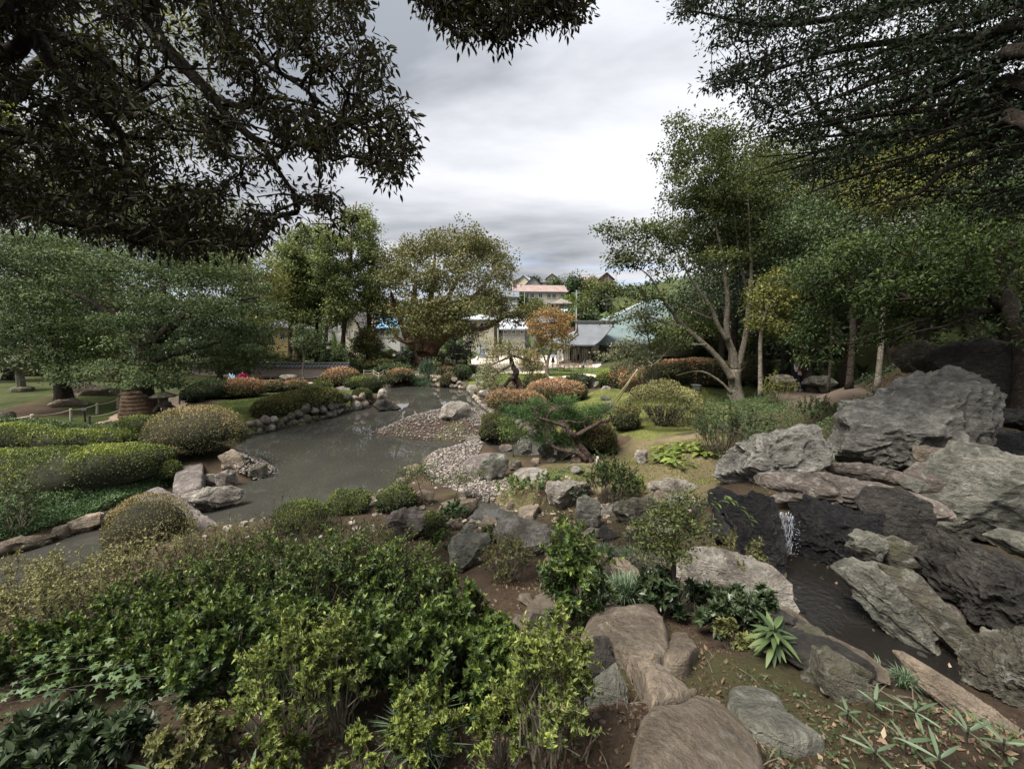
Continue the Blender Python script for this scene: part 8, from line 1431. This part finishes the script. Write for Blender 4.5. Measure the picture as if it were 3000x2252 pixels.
for (u0, v0, u1, v1) in ((60,960,290,915), (40,1000,390,945), (20,1060,440,985), (0,1040,230,1020), (60,940,200,900), (250,1010,570,978)):
    a = G(max(u0, 5), v0+1090); dd = a[1]; a = D(u0, v0+1000, dd); c = D(u1, v1+1000, dd-.15); st.tube([a, (a+c)/2+[0, 0, .03], c], .0018, 4)
    for k in range(24):
        t = (k+1)/24; p = a*(1-t)+c*t + r_.normal(size=3)*.05; LV.append((p, r_.uniform(-1.6, 1.6), r_.uniform(-.5, .7), r_.uniform(.6, 1.1)))
leafy('maple_shoots', 'low shoots with broad lobed green leaves at the lower left', 'plant', G(200, 2090), LV, LF['fern'], palmate(.040), stem=st)
r_ = rg(881); LV = []; b = G(1850, 1450)
for k in range(26): q = D(r_.uniform(1822, 1905), r_.uniform(1424, 1452), b[1]-.1); LV.append((q, r_.uniform(0, 6.28), r_.uniform(-.1, .3), r_.uniform(.8, 1.2)))
leafy('orange_fern', 'small plant with orange leaves beside the dense round shrub', 'plant', b, LV, LF['orange'], lance(.09, .025, .2, .2))
# sprig hanging before the wedge boulder
r_ = rg(882); LV = []; st = MB(); b = G(2120, 1560)
pp = [D(2090,1480,4.6), D(2135,1462,4.6), D(2175,1492,4.6), D(2200,1530,4.6)]; st.tube(catmull(pp), .004, 5); 
for p in catmull(pp, 4):
    for s in (-1, 1): LV.append((p, r_.uniform(-.6, .6)+s*1.4, r_.uniform(-.2, .5), r_.uniform(.8, 1.2)))
st.tube([b, D(2095,1530,4.7), pp[0]], .005, 5); leafy('leafy_sprig', 'arching sprig with pointed leaves in front of the grey wedge boulder', 'plant', b, LV, LF['glossy'], lance(.10, .028, .2, .3), stem=st)
# ------------------------------------------------------------------ people
def skinned(name, J, Ed, mat, parent, lv=2):
    me = bpy.data.meshes.new(name); P = np.array([j[:3] for j in J]) - ORG[parent.name]; me.from_pydata([tuple(p) for p in P], Ed, []); me.materials.append(mat); ob = bpy.data.objects.new(name, me); COL.objects.link(ob); ob.parent = parent
    m = ob.modifiers.new('skin', 'SKIN'); m.use_smooth_shade = True; sv = me.skin_vertices[0].data if me.skin_vertices else None
    if sv is None:
        bpy.context.view_layer.objects.active = ob; ob.select_set(True); bpy.ops.mesh.customdata_skin_add(); sv = me.skin_vertices[0].data
    for i, j in enumerate(J): r = j[3]; sv[i].radius = (r, r*(j[4] if len(j) > 4 else 1)); sv[i].use_root = (i == 0)
    s = ob.modifiers.new('sub', 'SUBSURF'); s.levels = lv; s.render_levels = lv; return ob
SKIN = m_plain('skin', (.50, .32, .23), .6, .05); HAIR = m_plain('dark_hair', (.018, .013, .011), .5, .2)
def cloth(n, c): return m_plain(n, c, .85, .12, 6, .2)
def person(base, face, H, top, bottom, label, skirt=False, hair='short', armL=(.10, .05, -.38), armR=(.10, .05, -.38), hat=None, stride=.10, hairm=None, sleeve=True):
    """arm targets: hand position relative to its shoulder (out, forward, up) in metres for H=1.6"""
    b = np.array(base, float); rt = empty('person', b, label, 'person'); k = H/1.6; c, s = cos(face), sin(face)
    def T(x, y, z): return (b[0] + k*(x*c - y*s), b[1] + k*(x*s + y*c), b[2] + k*z)     # x to the side, y forward, z up
    hp, sho = .82, 1.31
    J = [(*T(0, 0, hp), .125*k, .8), (*T(0, 0, 1.02), .11*k, .75), (*T(0, .0, 1.22), .135*k, .7), (*T(0, 0, 1.345), .055*k), (*T(0, .01, 1.42), .055*k), (*T(0, .02, 1.49), .088*k), (*T(0, .015, 1.55), .075*k)]; Ed = [(0, 1), (1, 2), (2, 3), (3, 4), (4, 5), (5, 6)]
    arms = []; legs = []
    for sd, tg in ((-1, armL), (1, armR)):
        S_ = (sd*.165, 0, sho-.03); Hn = (S_[0]+sd*tg[0], S_[1]+tg[1], S_[2]+tg[2]); El = tuple((S_[i]+Hn[i])/2 + (sd*.03, -.06 if tg[1] < .25 else -.02, -.03)[i] for i in range(3)); i0 = len(J)
        J += [(*T(*S_), .052*k), (*T(*El), .040*k), (*T(*Hn), .028*k), (*T(Hn[0], Hn[1]+.05, Hn[2]-.07), .026*k, .6)]; Ed += [(2, i0), (i0, i0+1), (i0+1, i0+2), (i0+2, i0+3)]; arms.append((S_, El, Hn))
        i0 = len(J); st = stride*sd; Kn = (sd*.085, st*.5+.02, .46); An = (sd*.085, st, .08); J += [(*T(sd*.09, 0, .76), .085*k), (*T(*Kn), .058*k), (*T(*An), .038*k), (*T(An[0], An[1]+.13, .03), .03*k)]; Ed += [(0, i0), (i0, i0+1), (i0+1, i0+2), (i0+2, i0+3)]; legs.append((Kn, An))
    skinned('body', J, Ed, SKIN, rt)
    J2 = [(*T(0, 0, hp+.02), .145*k, .85), (*T(0, 0, 1.02), .13*k, .82), (*T(0, 0, 1.21), .15*k, .78), (*T(0, 0, 1.31), .09*k)]; E2 = [(0, 1), (1, 2), (2, 3)]
    for S_, El, Hn in arms:
        i0 = len(J2); W_ = tuple(El[i]*.35+Hn[i]*.65 for i in range(3)); J2 += [(*T(*S_), .068*k), (*T(*El), .056*k), (*T(*W_), .046*k)]; E2 += [(2, i0), (i0, i0+1), (i0+1, i0+2)]
    skinned('shirt', J2, E2, top, rt)
    if skirt:
        V, F = revolve([(.15, .98), (.165, .85), (.21, .6), (.235, .36), (.20, .37), (.12, .9)], 18); V[:, 1] *= .85; V *= k; V = np.column_stack([V[:, 0]*c-V[:, 1]*s, V[:, 0]*s+V[:, 1]*c, V[:, 2]]) + b; mk('skirt', V, F, bottom, rt, smooth=True)
    else:
        J3 = [(*T(0, 0, hp+.04), .14*k, .85)]; E3 = []
        for sd, (Kn, An) in zip((-1, 1), legs): i0 = len(J3); J3 += [(*T(sd*.09, 0, .74), .10*k), (*T(*Kn), .074*k), (*T(An[0], An[1], .10), .060*k)]; E3 += [(0, i0), (i0, i0+1), (i0+1, i0+2)]
        skinned('trousers', J3, E3, bottom, rt)
    for sd, (Kn, An) in zip((-1, 1), legs): V, F = ICO(3); V = V*np.array([.048, .13, .045])*k + np.array([An[0]*k, (An[1]+.06)*k, .04*k]); V = np.column_stack([V[:, 0]*c-V[:, 1]*s, V[:, 0]*s+V[:, 1]*c, V[:, 2]]) + b; mk('shoe', V, F, BLACK, rt, smooth=True)
    def blob(nm, ctr, sz, m_, cut=None, par=rt):
        V, F = ICO(3); V = V.copy(); 
        if cut: V = V*np.array(sz) ; V[:, 1] = np.where(V[:, 2] < cut, np.minimum(V[:, 1], .0), V[:, 1])
        else: V = V*np.array(sz)
        V = (V + np.array(ctr))*k; V = np.column_stack([V[:, 0]*c-V[:, 1]*s, V[:, 0]*s+V[:, 1]*c, V[:, 2]]) + b; return mk(nm, V, F, m_, par, smooth=True)
    blob('nose', (0, .115, 1.475), (.012, .02, .02), SKIN); [blob('eye', (sd*.033, .098, 1.505), (.012, .008, .008), BLACK) for sd in (-1, 1)]; blob('mouth', (0, .10, 1.435), (.024, .008, .006), m_plain('lips', (.35, .12, .10), .6, .05)); [blob('ear', (sd*.092, .01, 1.485), (.012, .02, .03), SKIN) for sd in (-1, 1)]
    hm = hairm or HAIR
    if hair == 'long': blob('hair', (0, -.015, 1.50), (.115, .115, .13), hm, .02); blob('hair_back', (0, -.075, 1.36), (.115, .06, .17), hm)
    else: blob('hair', (0, -.012, 1.525), (.108, .115, .105), hm, .01)
    if hat: V, F = revolve([(0, 1.66), (.08, 1.65), (.105, 1.57), (.19, 1.535), (.20, 1.52), (.1, 1.54)], 16); V *= k; mk('hat', V + b, F, hat, rt, smooth=True)
    return rt, T, arms
def stand(px, py): q = G(px, py); return q
WHT = cloth('white_cloth', (.62, .62, .62)); NAVY = cloth('navy_cloth', (.012, .016, .035)); LBLUE = cloth('light_blue_cloth', (.33, .48, .62)); MAG = cloth('magenta_cloth', (.62, .03, .17)); DARKC = cloth('dark_cloth', (.02, .02, .022)); BRC = cloth('brown_cloth', (.10, .07, .05)); SKYB = cloth('pale_blue_cloth', (.28, .38, .68)); GREYC = cloth('grey_cloth', (.20, .21, .21))
def bag(p, size, m_, label, face=0):
    p = np.array(p); rt = empty('hand_bag', p-[0, 0, size[2]], label, 'bag'); MB().box(p-[0, 0, size[2]*.5], size, face).obj('pouch', m_, rt); a = np.linspace(0, pi, 9); MB().tube([p+np.array([cos(t)*size[0]*.35, 0, sin(t)*size[0]*.55-.01]) for t in a], .012, 5).obj('handle', m_, rt, smooth=True)
q = D(686, 1155, 27.0); q[2] = max(gz(q[0], 27.0)[0], D(686, 1078, 27.0)[2]-1.62); rt, T, ar = person(q, pi-.25, 1.60, LBLUE, WHT, 'long-haired woman in light blue top holding a dark bag behind the brown azaleas', hair='long', armL=(-.02, .16, -.34), armR=(.20, .02, -.46)); bag(T(-.06, .30, .98), (.24, .12, .22), DARKC, 'dark bag held in front by the woman in light blue')
q = D(717, 1155, 27.4); q[2] = max(gz(q[0], 27.4)[0], D(717, 1080, 27.4)[2]-1.57); person(q, pi+.5, 1.55, MAG, DARKC, 'short-haired person in a bright magenta jacket beside the woman in light blue', armL=(.05, .18, -.34), armR=(.06, .16, -.36))
q = G(2333, 1149); rt, T, ar = person(q, pi+.2, 1.60, WHT, NAVY, 'visitor in white top, white hat and long navy skirt on the right-hand path', skirt=True, hat=WHT, armL=(.02, .28, -.20), armR=(.05, .22, -.25), stride=.04); bag(np.array(T(.14, .2, .40)), (.26, .12, .36), WHT, 'white paper bag hanging beside the visitor in the navy skirt')
q = G(2354, 1150); q[1] += .25; person(q, pi-.5, 1.62, BRC, NAVY, 'visitor in brown top and navy trousers next to the white-topped visitor', armL=(.02, .28, -.18), armR=(.02, .30, -.16), stride=.06)
person(stand(1620, 1070), pi-.4, 1.6, SKYB, NAVY, 'woman in pale blue top and navy skirt on the court right of orange maple', skirt=True, hair='long', stride=.05); person(stand(1633, 1062), .3, 1.7, DARKC, DARKC, 'person in dark clothes behind the woman in pale blue on the court')
person(stand(1427, 1060), 0.1, 1.65, WHT, GREYC, 'person in whitish top in front of the vending machine', stride=.05); person(stand(1444, 1060), .4, 1.6, BRC, BRC, 'brown-clad person just right of the vending machine visitor'); person(stand(1453, 1059), -.3, 1.68, BRC, DARKC, 'middle one of the brown-clad group behind the contorted pine'); person(stand(1460, 1059), .6, 1.6, GREYC, BRC, 'right-hand one of the brown-clad group behind the contorted pine')
person(stand(1574, 1052), 1.2, 1.6, DARKC, BRC, 'person in dark jacket walking at the back of the court near orange maple')
# small fittings
q = G(2037, 1142); rt = empty('garden_light', q, 'small grey box light on the right lawn before the long hedge', 'garden light'); MB().box(q+[0, 0, .12], (.34, .24, .22)).obj('housing', METAL, rt); MB().box(q+[0, 0, .25], (.42, .32, .04)).obj('lid', CONC, rt)
q = G(1750, 1368); rt = empty('marker_post', q, 'short grey marker post beside the foot of the red pine', 'post'); MB().tube([q, D(1750, 1337, q[1])], .045, 9).obj('post', CONC, rt, smooth=True)
